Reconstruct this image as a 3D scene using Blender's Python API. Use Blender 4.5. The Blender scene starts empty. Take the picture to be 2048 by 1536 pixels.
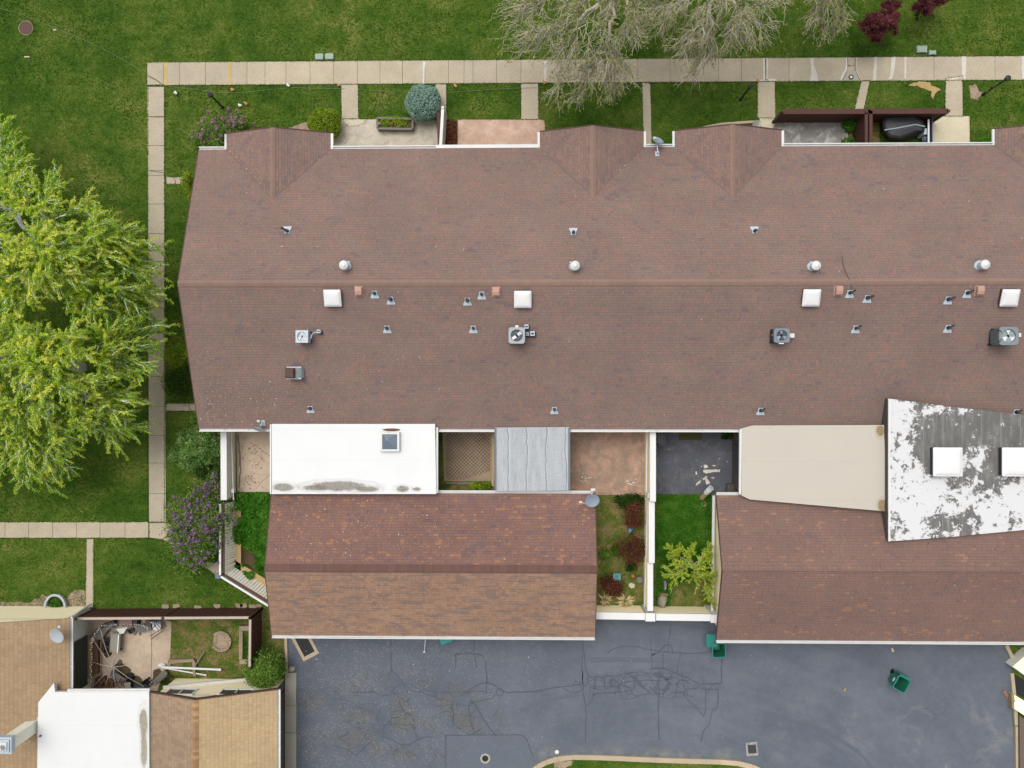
import bpy, math, random
import numpy as np
from mathutils import Vector, Matrix, Euler

# ------------------------------------------------------------------ camera, sky, sun, exposure
SC = bpy.context.scene
COL = SC.collection
H = 46.0; F = 1702.0; TH = math.radians(1.2)
cam = bpy.data.objects.new('camera', bpy.data.cameras.new('camera'))
COL.objects.link(cam); SC.camera = cam
cam.location = (0, 0, H); cam.rotation_euler = (0, TH, 0)
cam.data.sensor_width = 36; cam.data.lens = 36*F/2048; cam.data.clip_end = 2000

SUN_DIR = Vector((-0.20, 0.30, 1.0)).normalized()      # towards the sun
world = bpy.data.worlds.new('World'); SC.world = world; world.use_nodes = True
wn = world.node_tree; bgn = wn.nodes['Background']
sky = wn.nodes.new('ShaderNodeTexSky'); sky.sky_type = 'NISHITA'; sky.sun_disc = False
sky.sun_elevation = math.asin(SUN_DIR.z); sky.sun_rotation = math.atan2(SUN_DIR.x, SUN_DIR.y)
sky.dust_density = 5.0; sky.air_density = 1.0
hs = wn.nodes.new('ShaderNodeHueSaturation'); hs.inputs['Saturation'].default_value = 0.22
wn.links.new(sky.outputs[0], hs.inputs['Color']); wn.links.new(hs.outputs[0], bgn.inputs['Color'])
bgn.inputs['Strength'].default_value = 0.15
sun = bpy.data.objects.new('sun', bpy.data.lights.new('sun', 'SUN')); COL.objects.link(sun)
sun.data.energy = 1.1; sun.data.angle = math.radians(38); sun.data.color = (1.0, 0.965, 0.90)
sun.location = (0, 0, 60); sun.rotation_euler = (-SUN_DIR).to_track_quat('-Z', 'Y').to_euler()
SC.view_settings.view_transform = 'Standard'; SC.view_settings.look = 'None'
SC.view_settings.exposure = 0.50; SC.view_settings.gamma = 1.0

random.seed(7); RNG = np.random.default_rng(11)
_c, _s = math.cos(TH), math.sin(TH)

def W(px, py, z=0.0):
    """point of the place at height z that the photograph (2048 px wide) shows at px, py"""
    x = (px-1024)/F; y = (768-py)/F
    X = x*_c - _s; Z = -x*_s - _c
    t = (z-H)/Z
    return Vector((X*t, y*t, z))
def Wn(px, py, z):
    x = (px-1024)/F; y = (768-py)/F
    X = x*_c - _s; Z = -x*_s - _c
    t = (z-H)/Z
    return np.stack([X*t, y*t, z+0*px], -1)

# ------------------------------------------------------------------ node helpers
class N:
    def __init__(s, name, spec=0.3, rough=0.85):
        s.m = bpy.data.materials.new(name); s.m.use_nodes = True
        s.t = s.m.node_tree; s.b = s.t.nodes['Principled BSDF']
        s.b.inputs['Roughness'].default_value = rough
        s.b.inputs['Specular IOR Level'].default_value = spec
    def n(s, ty, **kw):
        nd = s.t.nodes.new(ty)
        for k, v in kw.items(): setattr(nd, k, v)
        return nd
    def put(s, sock, v):
        if isinstance(v, bpy.types.NodeSocket): s.t.links.new(v, sock)
        elif isinstance(v, (tuple, list)) and len(v) == 3 and sock.type == 'RGBA': sock.default_value = (*v, 1)
        else: sock.default_value = v
    def math(s, op, a, b=0.0, c=None, clamp=False):
        nd = s.n('ShaderNodeMath', operation=op, use_clamp=clamp)
        s.put(nd.inputs[0], a); s.put(nd.inputs[1], b)
        if c is not None: s.put(nd.inputs[2], c)
        return nd.outputs[0]
    def mix(s, f, a, b, mode='MIX'):
        nd = s.n('ShaderNodeMix', data_type='RGBA', blend_type=mode)
        s.put(nd.inputs[0], f); s.put(nd.inputs[6], a); s.put(nd.inputs[7], b)
        return nd.outputs[2]
    def ramp(s, f, stops, interp='LINEAR'):
        nd = s.n('ShaderNodeValToRGB'); cr = nd.color_ramp; cr.interpolation = interp
        while len(cr.elements) < len(stops): cr.elements.new(0.5)
        for e, (p, c) in zip(cr.elements, stops):
            e.position = p; e.color = (*c, 1) if len(c) == 3 else c
        s.put(nd.inputs[0], f); return nd.outputs[0]
    def step(s, f, lo, hi):
        nd = s.n('ShaderNodeMapRange', clamp=True); s.put(nd.inputs[0], f)
        nd.inputs[1].default_value = lo; nd.inputs[2].default_value = hi
        return nd.outputs[0]
    def pos(s): return s.n('ShaderNodeNewGeometry').outputs['Position']
    def uv(s): return s.n('ShaderNodeTexCoord').outputs['UV']
    def obj(s): return s.n('ShaderNodeTexCoord').outputs['Object']
    def xyz(s, v):
        nd = s.n('ShaderNodeSeparateXYZ'); s.put(nd.inputs[0], v); return nd.outputs
    def comb(s, x, y, z=0.0):
        nd = s.n('ShaderNodeCombineXYZ')
        for i, q in enumerate((x, y, z)): s.put(nd.inputs[i], q)
        return nd.outputs[0]
    def scale(s, v, k, off=(0, 0, 0)):
        nd = s.n('ShaderNodeMapping'); s.put(nd.inputs[0], v)
        nd.inputs['Scale'].default_value = k; nd.inputs['Location'].default_value = off
        return nd.outputs[0]
    def noise(s, v, sc, det=3, ro=0.6, dist=0.0):
        nd = s.n('ShaderNodeTexNoise'); s.put(nd.inputs['Vector'], v)
        nd.inputs['Scale'].default_value = sc; nd.inputs['Detail'].default_value = det
        nd.inputs['Roughness'].default_value = ro; nd.inputs['Distortion'].default_value = dist
        return nd.outputs[0]
    def vor(s, v, sc, feat='F1', out=0, rnd=1.0):
        nd = s.n('ShaderNodeTexVoronoi', feature=feat); s.put(nd.inputs['Vector'], v)
        nd.inputs['Scale'].default_value = sc; nd.inputs['Randomness'].default_value = rnd
        return nd.outputs[out]
    def wn(s, v, dim='2D', out=0):
        nd = s.n('ShaderNodeTexWhiteNoise', noise_dimensions=dim)
        s.put(nd.inputs['W' if dim == '1D' else 'Vector'], v); return nd.outputs[out]
    def attr(s, name='tone'):
        return s.n('ShaderNodeAttribute', attribute_name=name).outputs['Fac']
    def bump(s, h, st=0.5, d=0.02):
        nd = s.n('ShaderNodeBump'); nd.inputs['Strength'].default_value = st
        nd.inputs['Distance'].default_value = d; s.put(nd.inputs['Height'], h)
        s.t.links.new(nd.outputs[0], s.b.inputs['Normal'])
    def col(s, c): s.put(s.b.inputs['Base Color'], c); return s.m

def L(r, g, b):
    """colour as the photograph shows it (sRGB 0-255) -> reflectance; the exposure doubles what an open level surface sends back"""
    return tuple(((c/255)/12.92 if c <= 10 else ((c/255+0.055)/1.055)**2.4)/1.87 for c in (r, g, b))
def LG(k, *cols):
    return [tuple(x*q for x, q in zip(L(*c), k)) for c in cols]
def sc(c, k): return tuple(x*k for x in c)

def plain(name, c, rough=0.6, metal=0.0, var=0.12, nscale=6, spec=0.35):
    m = N(name, spec, rough); m.b.inputs['Metallic'].default_value = metal
    f = m.noise(m.pos(), nscale, 4, 0.65)
    return m.col(m.mix(f, sc(c, 1-var), sc(c, 1+var)))

def shingle(name, cols, w=0.26, h=0.142, patch=0.35, streak=None, gap_shade=0.35):
    """courses of tabs in uv metres; each tab takes one of the colours"""
    m = N(name, 0.15, 0.95)
    u, v, _ = m.xyz(m.uv())
    r = m.math('DIVIDE', v, h); row = m.math('FLOOR', r); fr = m.math('FRACT', r)
    off = m.math('MULTIPLY', m.wn(row, '1D'), 13.7)
    uu = m.math('ADD', m.math('DIVIDE', u, w), off)
    uu = m.math('ADD', uu, m.math('MULTIPLY', m.noise(m.comb(m.math('MULTIPLY', uu, 0.9), m.math('MULTIPLY', row, 3.1)), 1.0, 0), 1.3))
    cell = m.math('FLOOR', uu); fu = m.math('FRACT', uu)
    rnd = m.wn(m.comb(cell, row))
    big = m.noise(m.comb(m.math('MULTIPLY', u, 1.0), m.math('MULTIPLY', v, 2.2)), 0.55, 3, 0.6)
    k = m.math('ADD', m.math('MULTIPLY', rnd, 1-patch), m.math('MULTIPLY', m.step(big, 0.3, 0.7), patch))
    n = len(cols); base = m.ramp(k, [(i/n, c) for i, c in enumerate(cols)], 'CONSTANT')
    soft = m.ramp(k, [(i/max(1, n-1), c) for i, c in enumerate(cols)])
    base = m.mix(0.45, base, soft)
    fine = m.noise(m.comb(m.math('MULTIPLY', u, 1.0), v), 26, 3, 0.7)
    base = m.mix(0.4, base, m.ramp(fine, [(0.25, (0.62,)*3), (0.75, (1.4,)*3)]), 'MULTIPLY')
    wide = m.noise(m.scale(m.pos(), (1, 1.6, 1)), 0.3, 5, 0.68)
    base = m.mix(0.8, base, m.ramp(wide, [(0.3, (0.86, 0.87, 0.89)), (0.7, (1.12, 1.11, 1.08))]), 'MULTIPLY')
    if streak:
        st = m.noise(m.comb(m.math('ADD', m.math('MULTIPLY', u, 0.55), m.math('MULTIPLY', v, 0.5)), m.math('MULTIPLY', v, 2.4)), 1.6, 4, 0.65)
        base = m.mix(m.math('MULTIPLY', m.step(st, 0.49, 0.62), 0.85), base, streak)
    slot = m.math('MULTIPLY', m.math('LESS_THAN', fu, 0.11), gap_shade)
    edge = m.math('MULTIPLY', m.math('LESS_THAN', fr, 0.17), gap_shade*m.b.inputs['Roughness'].default_value)  # overlap shade along each course's lower edge, painted into the colour
    d = m.math('MAXIMUM', slot, edge)
    base = m.mix(d, base, sc(cols[0], 0.45))
    m.bump(m.math('ADD', m.math('SUBTRACT', 1.0, fr), m.math('MULTIPLY', rnd, 0.35)), 0.55, 0.012)
    return m.col(base)

def concrete(name, c, blot=0.25, stain=None, fine=0.18, stain_lo=0.62):
    m = N(name, 0.2, 0.9); p = m.pos()
    f1 = m.noise(p, 0.9, 5, 0.65); f2 = m.noise(p, 14, 4, 0.7); f3 = m.noise(p, 60, 2, 0.7)
    t = m.attr('tone')
    b = m.mix(m.step(f1, 0.3, 0.7), sc(c, 1-blot), sc(c, 1+blot*0.6))
    b = m.mix(0.7, b, m.ramp(f2, [(0.3, (1-fine,)*3), (0.7, (1+fine,)*3)]), 'MULTIPLY')
    b = m.mix(0.6, b, m.ramp(f3, [(0.3, (0.85,)*3), (0.7, (1.12,)*3)]), 'MULTIPLY')
    b = m.mix(t, sc(c, 0.0), b) if False else m.mix(1.0, b, m.ramp(t, [(0, (0.84, 0.84, 0.86)), (0.5, (1, 1, 1)), (1, (1.14, 1.13, 1.11))]), 'MULTIPLY')
    if stain:
        s2 = m.noise(p, 1.7, 6, 0.75, 0.6)
        b = m.mix(m.math('MULTIPLY', m.step(s2, stain_lo-0.12, stain_lo+0.08), 0.8), b, stain)
    m.bump(f2, 0.25, 0.01)
    return m.col(b)

def leafmat(name, stops, trans=0.35, gain=1.6):
    stops = [(q, tuple(min(.9, x*gain) for x in c)) for q, c in stops]
    m = bpy.data.materials.new(name); m.use_nodes = True; t = m.node_tree
    for nd in list(t.nodes): t.nodes.remove(nd)
    o = t.nodes.new('ShaderNodeOutputMaterial'); a = t.nodes.new('ShaderNodeAttribute'); a.attribute_name = 'tone'
    r = t.nodes.new('ShaderNodeValToRGB'); cr = r.color_ramp
    while len(cr.elements) < len(stops): cr.elements.new(0.5)
    for e, (p, c) in zip(cr.elements, stops): e.position = p; e.color = (*c, 1)
    t.links.new(a.outputs['Fac'], r.inputs[0])
    d = t.nodes.new('ShaderNodeBsdfDiffuse'); tr = t.nodes.new('ShaderNodeBsdfTranslucent'); mx = t.nodes.new('ShaderNodeMixShader')
    mx.inputs[0].default_value = trans
    t.links.new(r.outputs[0], d.inputs[0]); t.links.new(r.outputs[0], tr.inputs[0])
    t.links.new(d.outputs[0], mx.inputs[1]); t.links.new(tr.outputs[0], mx.inputs[2]); t.links.new(mx.outputs[0], o.inputs[0])
    return m

# ------------------------------------------------------------------ mesh helpers
class MB:
    def __init__(s): s.v = []; s.f = []; s.uv = []; s.t = []; s.mi = []; s.smooth = False
    def face(s, pts, uv=None, t=0.5, mi=0):
        i = len(s.v); s.v += [tuple(p) for p in pts]; s.f.append(list(range(i, i+len(pts))))
        s.uv.append(uv); s.t.append(t); s.mi.append(mi)
    def raw(s, vs, fs, t=0.5, mi=0):
        i = len(s.v); s.v += [tuple(p) for p in vs]
        for f in fs:
            s.f.append([i+k for k in f]); s.uv.append(None); s.t.append(t); s.mi.append(mi)
        return s
    def box(s, c, d, yaw=0.0, rot=None, t=0.5, mi=0):
        M = (rot.to_matrix() if isinstance(rot, Euler) else rot) if rot is not None else Matrix.Rotation(yaw, 3, 'Z')
        vs = [Vector(c)+M @ Vector((x*d[0]/2, y*d[1]/2, z*d[2]/2)) for z in (-1, 1) for x, y in ((-1, -1), (1, -1), (1, 1), (-1, 1))]
        return s.raw(vs, [(3, 2, 1, 0), (4, 5, 6, 7), (0, 1, 5, 4), (1, 2, 6, 5), (2, 3, 7, 6), (3, 0, 4, 7)], t, mi)
    def bar(s, a, b, w, h=None, t=0.5, mi=0):
        a, b = Vector(a), Vector(b); h = h or w; d = b-a; L_ = d.length
        q = d.to_track_quat('X', 'Z').to_matrix()
        return s.box((a+b)/2, (L_, w, h), rot=q, t=t, mi=mi)
    def prism(s, pts, z0, z1, t=0.5, mi=0, uvtop=None):
        n = len(pts)
        a = sum(pts[i][0]*pts[(i+1) % n][1]-pts[(i+1) % n][0]*pts[i][1] for i in range(n))
        if a < 0: pts = pts[::-1]
        zt = z1 if callable(z1) else (lambda x, y: z1); zb = z0 if callable(z0) else (lambda x, y: z0)
        lo = [(p[0], p[1], zb(p[0], p[1])) for p in pts]; hi = [(p[0], p[1], zt(p[0], p[1])) for p in pts]
        i0 = len(s.v); s.v += lo+hi
        s.f.append([i0+n+k for k in range(n)]); s.f.append([i0+k for k in range(n)][::-1])
        for k in range(n): s.f.append([i0+k, i0+(k+1) % n, i0+n+(k+1) % n, i0+n+k])
        s.uv += [None]*(n+2); s.t += [t]*(n+2); s.mi += [mi]*(n+2)
        if uvtop: s.uv[-(n+2)] = [uvtop(p) for p in hi]
        return s
    def loft(s, rings, t=0.5, mi=0, cap=True, closed=True):
        n = len(rings[0]); i0 = len(s.v)
        for r in rings: s.v += [tuple(p) for p in r]
        cnt = 0
        for a in range(len(rings)-1):
            for k in range(n if closed else n-1):
                k2 = (k+1) % n
                s.f.append([i0+a*n+k, i0+a*n+k2, i0+(a+1)*n+k2, i0+(a+1)*n+k]); cnt += 1
        if cap:
            s.f.append([i0+k for k in range(n)][::-1]); s.f.append([i0+(len(rings)-1)*n+k for k in range(n)]); cnt += 2
        s.uv += [None]*cnt; s.t += [t]*cnt; s.mi += [mi]*cnt
        return s
    def cyl(s, a, b, r0, r1=None, n=12, t=0.5, mi=0, cap=True):
        a, b = Vector(a), Vector(b); r1 = r0 if r1 is None else r1
        q = (b-a).to_track_quat('Z', 'Y').to_matrix()
        ring = lambda c, r: [c+q @ Vector((r*math.cos(2*math.pi*k/n), r*math.sin(2*math.pi*k/n), 0)) for k in range(n)]
        return s.loft([ring(a, r0), ring(b, r1)], t, mi, cap)
    def lathe(s, c, prof, n=20, t=0.5, mi=0, M=None, cap=True):
        M = M or Matrix.Identity(3)
        rings = [[Vector(c)+M @ Vector((r*math.cos(2*math.pi*k/n), r*math.sin(2*math.pi*k/n), z)) for k in range(n)] for r, z in prof]
        return s.loft(rings, t, mi, cap)
    def tube(s, pts, r, n=5, t=0.5, mi=0):
        pts = [Vector(p) for p in pts]; rr = r if isinstance(r, (list, tuple)) else [r]*len(pts); rings = []
        for i, p in enumerate(pts):
            d = (pts[min(i+1, len(pts)-1)]-pts[max(i-1, 0)])
            q = d.to_track_quat('Z', 'Y').to_matrix() if d.length > 1e-6 else Matrix.Identity(3)
            rings.append([p+q @ Vector((rr[i]*math.cos(2*math.pi*k/n), rr[i]*math.sin(2*math.pi*k/n), 0)) for k in range(n)])
        return s.loft(rings, t, mi)

ORIG = {}
def build(name, mb, mats, parent=None, smooth=False):
    if not isinstance(mats, (list, tuple)): mats = [mats]
    o = Vector((0, 0, 0)) if parent is None else ORIG.get(parent.name, Vector((0, 0, 0)))
    me = bpy.data.meshes.new(name)
    me.from_pydata([(x-o.x, y-o.y, z-o.z) for x, y, z in mb.v], [], mb.f)
    for m in mats: me.materials.append(m)
    if len(mats) > 1: me.polygons.foreach_set('material_index', mb.mi)
    a = me.attributes.new('tone', 'FLOAT', 'FACE'); a.data.foreach_set('value', mb.t)
    if any(u is not None for u in mb.uv):
        ul = me.uv_layers.new(name='UVMap')
        for p, u in zip(me.polygons, mb.uv):
            if u is not None:
                for li, q in zip(p.loop_indices, u): ul.data[li].uv = q
    if smooth: me.polygons.foreach_set('use_smooth', [True]*len(me.polygons))
    me.update()
    ob = bpy.data.objects.new(name, me); COL.objects.link(ob)
    if parent is not None:
        ob.parent = parent; ORIG[ob.name] = o
    return ob
def npmesh(name, V, k, tone, mat, parent=None):
    """V (n*k,3): n separate k-gons"""
    n = len(V)//k; o = ORIG.get(parent.name, Vector((0, 0, 0))) if parent is not None else Vector((0, 0, 0))
    V = V-np.array(o)
    me = bpy.data.meshes.new(name); me.vertices.add(n*k); me.vertices.foreach_set('co', V.astype(np.float32).ravel())
    me.loops.add(n*k); me.loops.foreach_set('vertex_index', np.arange(n*k, dtype=np.int32))
    me.polygons.add(n); me.polygons.foreach_set('loop_start', np.arange(0, n*k, k, dtype=np.int32))
    me.materials.append(mat)
    a = me.attributes.new('tone', 'FLOAT', 'FACE'); a.data.foreach_set('value', np.asarray(tone, np.float32))
    me.update(calc_edges=True)
    ob = bpy.data.objects.new(name, me); COL.objects.link(ob)
    if parent is not None: ob.parent = parent; ORIG[ob.name] = o
    return ob

def tag(o, label, cat, group=None, kind=None):
    if label: o['label'] = label
    if cat: o['category'] = cat
    if group: o['group'] = group
    if kind: o['kind'] = kind
    return o
def thing(name, loc, label, cat, group=None):
    o = bpy.data.objects.new(name, None); COL.objects.link(o); o.location = loc; o.empty_display_size = 0.2
    ORIG[o.name] = Vector(loc); return tag(o, label, cat, group)
def struct(name, mb, mats, kind='structure'):
    o = build(name, mb, mats); o['kind'] = kind; return o
def copytree(root, loc, label, group=None, rotz=0.0):
    r = root.copy(); COL.objects.link(r); r.location = loc; r.rotation_euler = (0, 0, rotz); r['label'] = label
    for ch in root.children:
        c = ch.copy(); COL.objects.link(c); c.parent = r
        for g in ch.children:
            d = g.copy(); COL.objects.link(d); d.parent = c
    return r

HARD = []   # px polygons where no grass grows
def inside(px, py, poly):
    P = np.array(poly, float); x0, y0 = P[:, 0], P[:, 1]; x1, y1 = np.roll(x0, -1), np.roll(y0, -1)
    r = np.zeros(px.shape, bool)
    for a, b, c, d in zip(x0, y0, x1, y1):
        if b == d: continue
        r ^= ((b > py) != (d > py)) & (px < (c-a)*(py-b)/(d-b)+a)
    return r
def wob(poly, amp=3, step=12):
    out = []
    for i, (x, y) in enumerate(poly):
        x2, y2 = poly[(i+1) % len(poly)]; n = max(1, int(math.hypot(x2-x, y2-y)/step))
        for k in range(n):
            out.append((x+(x2-x)*k/n+random.uniform(-amp, amp), y+(y2-y)*k/n+random.uniform(-amp, amp)))
    return out
def pts(poly, z=0.0): return [W(x, y, z).to_2d() for x, y in poly]
def ground(name, poly, z, mat, hard=True, z0=None, t=0.5, mb=None):
    b = mb or MB()
    if z0 is None: b.face([W(x, y, z) for x, y in (poly if area(poly) < 0 else poly[::-1])], t=t)
    else: b.prism(pts(poly, z), z0, z, t)
    if hard: HARD.append(poly)
    return b if mb is not None else struct(name, b, mat)
def area(p): return sum(p[i][0]*p[(i+1) % len(p)][1]-p[(i+1) % len(p)][0]*p[i][1] for i in range(len(p)))
def R4(x0, y0, x1, y1): return [(x0, y0), (x1, y0), (x1, y1), (x0, y1)]
def rr2(w, h, r, n=4):
    o = []
    for cx, cy, a0 in ((w/2-r, h/2-r, 0), (-w/2+r, h/2-r, 90), (-w/2+r, -h/2+r, 180), (w/2-r, -h/2+r, 270)):
        for k in range(n+1):
            a = math.radians(a0+90*k/n); o.append((cx+r*math.cos(a), cy+r*math.sin(a)))
    return o

# ------------------------------------------------------------------ materials
def lawnmat():
    m = N('lawn_soil', 0.1, 0.95); p = m.pos()
    a = m.noise(p, 0.13, 4, 0.6); b = m.noise(p, 0.55, 5, 0.65, 0.4); c = m.noise(p, 2.6, 4, 0.7, 0.3); d = m.noise(m.scale(p, (0.25, 1.6, 1)), 1.2, 3, 0.6); e = m.noise(p, 9.5, 3, 0.75)
    k = m.math('ADD', m.math('MULTIPLY', m.step(a, 0.36, 0.64), 0.30), m.math('MULTIPLY', m.step(b, 0.34, 0.66), 0.36))
    k = m.math('ADD', k, m.math('ADD', m.math('MULTIPLY', m.step(c, 0.3, 0.7), 0.20), m.math('MULTIPLY', m.step(d, 0.36, 0.64), 0.14)))
    col = m.ramp(k, [(0.12, L(46, 76, 19)), (0.38, L(70, 100, 30)), (0.58, L(93, 115, 42)), (0.85, L(128, 133, 66))])
    col = m.mix(0.9, col, m.ramp(e, [(0.28, (0.48, 0.52, 0.5)), (0.5, (1, 1, 1)), (0.74, (1.6, 1.5, 1.5))]), 'MULTIPLY')
    m.bump(e, 0.7, 0.05)
    return m.col(col)
M = {}
M['lawn'] = lawnmat()
M['blade'] = leafmat('grass_blades', [(0, L(44, 77, 18)), (0.4, L(74, 107, 33)), (0.72, L(104, 127, 49)), (1, L(152, 150, 84))], 0.25, 1.25)
M['walk'] = concrete('walk_concrete', L(203, 190, 166), 0.12)
M['walk_old'] = concrete('side_path_concrete', L(168, 148, 122), 0.18, L(120, 104, 84))
M['patio'] = concrete('patio_concrete', LG((1.5,)*3, (184, 176, 160))[0], 0.15, L(168, 156, 134))
M['patio_pale'] = concrete('pale_patio_concrete', LG((1.25,)*3, (208, 198, 172))[0], 0.08)
M['stamped'] = concrete('stamped_concrete', LG((1.45,)*3, (196, 170, 152))[0], 0.22, LG((1.45,)*3, (172, 140, 122))[0], stain_lo=0.52)
M['stamped_dark'] = concrete('stamped_brown_concrete', LG((1.85,)*3, (160, 130, 112))[0], 0.26, LG((1.85,)*3, (118, 104, 92))[0], stain_lo=0.50)
M['slate'] = concrete('grey_sealed_patio', LG((2,)*3, (122, 120, 116))[0], 0.24, LG((1.8,)*3, (196, 195, 192))[0], stain_lo=0.60)
M['court_dark'] = concrete('black_court_floor', LG((1.5,)*3, (82, 84, 91))[0], 0.2, LG((1.75,)*3, (100, 98, 96))[0], stain_lo=0.62)
M['court_tan'] = concrete('tan_court_concrete', LG((1.6,)*3, (178, 160, 140))[0], 0.14, LG((1.6,)*3, (150, 132, 114))[0], stain_lo=0.62)
M['apron'] = concrete('apron_concrete', LG((1.5,)*3, (158, 153, 140))[0], 0.12)
M['patch'] = concrete('pale_mortar', L(228, 222, 210), 0.12)
M['kerb'] = concrete('kerb_concrete', L(206, 188, 160), 0.12)
M['stone'] = concrete('garden_stone', L(176, 158, 132), 0.25)
M['yellow'] = concrete('yellow_paint', L(212, 186, 120), 0.15)
M['sand'] = concrete('dry_soil', L(204, 176, 120), 0.25)
M['gravel'] = concrete('gravel', L(186, 164, 140), 0.3, L(120, 100, 80), fine=0.35)
def mulch():
    m = N('red_mulch', 0.1, 1.0); p = m.pos(); v = m.vor(p, 22, 'F1', 1)
    x = m.xyz(v)[0]; m.bump(x, 0.8, 0.03)
    return m.col(m.ramp(x, [(0, L(58, 32, 22)), (0.5, L(92, 50, 36)), (0.85, L(112, 66, 46)), (1, L(160, 120, 96))]))
M['mulch'] = mulch()
def soil(name='weedy_soil', dry=0.5):
    m = N(name, 0.1, 1.0); p = m.pos(); a = m.noise(p, 1.6, 6, 0.75, 0.5); b = m.noise(p, 12, 4, 0.75)
    c = m.ramp(a, [(0.36, LG((1.3,)*3, (70, 94, 32))[0]), (0.48, LG((1.3,)*3, (96, 106, 46))[0]), (dry+0.07, LG((1.3,)*3, (128, 112, 76))[0]), (0.74, LG((1.3,)*3, (146, 124, 94))[0])])
    c = m.mix(0.8, c, m.ramp(b, [(0.3, (0.55,)*3), (0.7, (1.4,)*3)]), 'MULTIPLY'); m.bump(b, 0.8, 0.04)
    return m.col(c)
M['soil'] = soil()
M['soil_brown'] = concrete('bare_brown_soil', L(104, 86, 62), 0.3, L(70, 56, 40), fine=0.4)
def asphalt():
    m = N('asphalt', 0.25, 0.88); p = m.pos(); x, y, _ = m.xyz(p)
    big = m.noise(p, 0.35, 5, 0.65); mid = m.noise(p, 2.2, 5, 0.7); fine = m.noise(p, 45, 3, 0.8)
    c = m.ramp(big, [(0.3, L(100, 107, 119)), (0.5, L(110, 117, 128)), (0.72, L(120, 126, 136))])
    c = m.mix(0.6, c, m.ramp(mid, [(0.3, (0.88,)*3), (0.7, (1.12, 1.12, 1.1))]), 'MULTIPLY')
    c = m.mix(0.7, c, m.ramp(fine, [(0.3, (0.72,)*3), (0.72, (1.3,)*3)]), 'MULTIPLY')
    c = m.mix(m.math('MULTIPLY', m.step(x, W(1100, 1400).x, W(600, 1400).x), 0.35), c, L(90, 95, 106))
    # tyre arcs round the turning place
    cx, cy = W(1290, 1820).x, W(1290, 1820).y
    dx = m.math('SUBTRACT', x, cx); dy = m.math('SUBTRACT', y, cy)
    r = m.math('SQRT', m.math('ADD', m.math('MULTIPLY', dx, dx), m.math('MULTIPLY', m.math('MULTIPLY', dy, dy), 1.7)))
    arc = m.noise(m.comb(m.math('ADD', m.math('MULTIPLY', r, 1.1), m.math('MULTIPLY', m.noise(p, 0.25, 2), 1.2)), m.math('MULTIPLY', m.math('ARCTAN2', dy, dx), 1.6), 3.0), 1.0, 4, 0.65)
    right = m.step(x, W(1000, 1400).x, W(1250, 1400).x)
    c = m.mix(m.math('MULTIPLY', m.math('MULTIPLY', m.step(arc, 0.54, 0.68), right), 0.28), c, L(132, 132, 135))
    c = m.mix(m.math('MULTIPLY', m.math('MULTIPLY', m.step(arc, 0.44, 0.34), right), 0.4), c, L(94, 100, 112))
    # alligator cracking in the worn part by the low garage
    wx = m.math('DIVIDE', m.math('SUBTRACT', x, W(800, 1440).x), 6.6); wy = m.math('DIVIDE', m.math('SUBTRACT', y, W(800, 1440).y), 2.9)
    wd = m.math('SQRT', m.math('ADD', m.math('MULTIPLY', wx, wx), m.math('MULTIPLY', wy, wy)))
    worn = m.math('MULTIPLY', m.step(m.math('ADD', wd, m.math('MULTIPLY', m.noise(p, 0.6, 4, 0.6), 0.9)), 1.45, 1.05), 1.0)
    wp = m.n('ShaderNodeTexNoise'); m.put(wp.inputs['Vector'], p); wp.inputs['Scale'].default_value = 1.3
    ed = m.vor(m.mix(0.22, p, wp.outputs[1]), 1.9, 'DISTANCE_TO_EDGE'); ed2 = m.vor(m.mix(0.2, p, wp.outputs[1]), 0.9, 'DISTANCE_TO_EDGE')
    ed = m.math('MINIMUM', ed, m.math('MULTIPLY', ed2, 1.4))
    vx = m.math('DIVIDE', m.math('SUBTRACT', x, W(1290, 1370).x), 4.0); vy = m.math('DIVIDE', m.math('SUBTRACT', y, W(1290, 1370).y), 0.75)
    web = m.step(m.math('ADD', m.math('SQRT', m.math('ADD', m.math('MULTIPLY', vx, vx), m.math('MULTIPLY', vy, vy))), m.math('MULTIPLY', m.noise(p, 0.9, 3), 0.7)), 1.45, 1.2)
    web_line = m.math('MULTIPLY', m.step(ed, 0.035, 0.012), m.math('MULTIPLY', web, 0.6))
    fl = m.noise(p, 0.8, 3, 0.6)
    wornc = m.mix(m.math('MULTIPLY', worn, m.step(fl, 0.47, 0.6)), c, L(112, 111, 106))
    c = m.mix(0.6, c, wornc)
    c = m.mix(m.math('MULTIPLY', m.math('MULTIPLY', m.step(ed, 0.03, 0.010), worn), m.math('MULTIPLY', m.step(fl, 0.40, 0.56), 0.6)), c, L(70, 74, 83))
    c = m.mix(web_line, c, L(78, 84, 95))
    # loose pale chips on the west half
    left = m.step(x, W(1150, 1400).x, W(640, 1400).x)
    sp = m.vor(p, 15, 'F1', 1); sx = m.xyz(sp)[0]; sdist = m.vor(p, 15, 'F1', 0)
    den = m.math('MULTIPLY', left, m.step(m.noise(p, 0.7, 4, 0.7), 0.36, 0.62))
    on = m.math('MULTIPLY', m.math('LESS_THAN', sx, m.math('MULTIPLY', den, 0.62)), m.math('LESS_THAN', sdist, 0.34))
    c = m.mix(m.math('MULTIPLY', on, 0.6), c, L(176, 170, 156))
    # pale dried mud along the kerb and to the south-east
    dr = m.noise(p, 0.55, 5, 0.7, 0.6)
    se = m.math('MULTIPLY', m.step(x, W(1350, 1500).x, W(1850, 1500).x), m.step(y, W(1500, 1330).y, W(1500, 1430).y))
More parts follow.
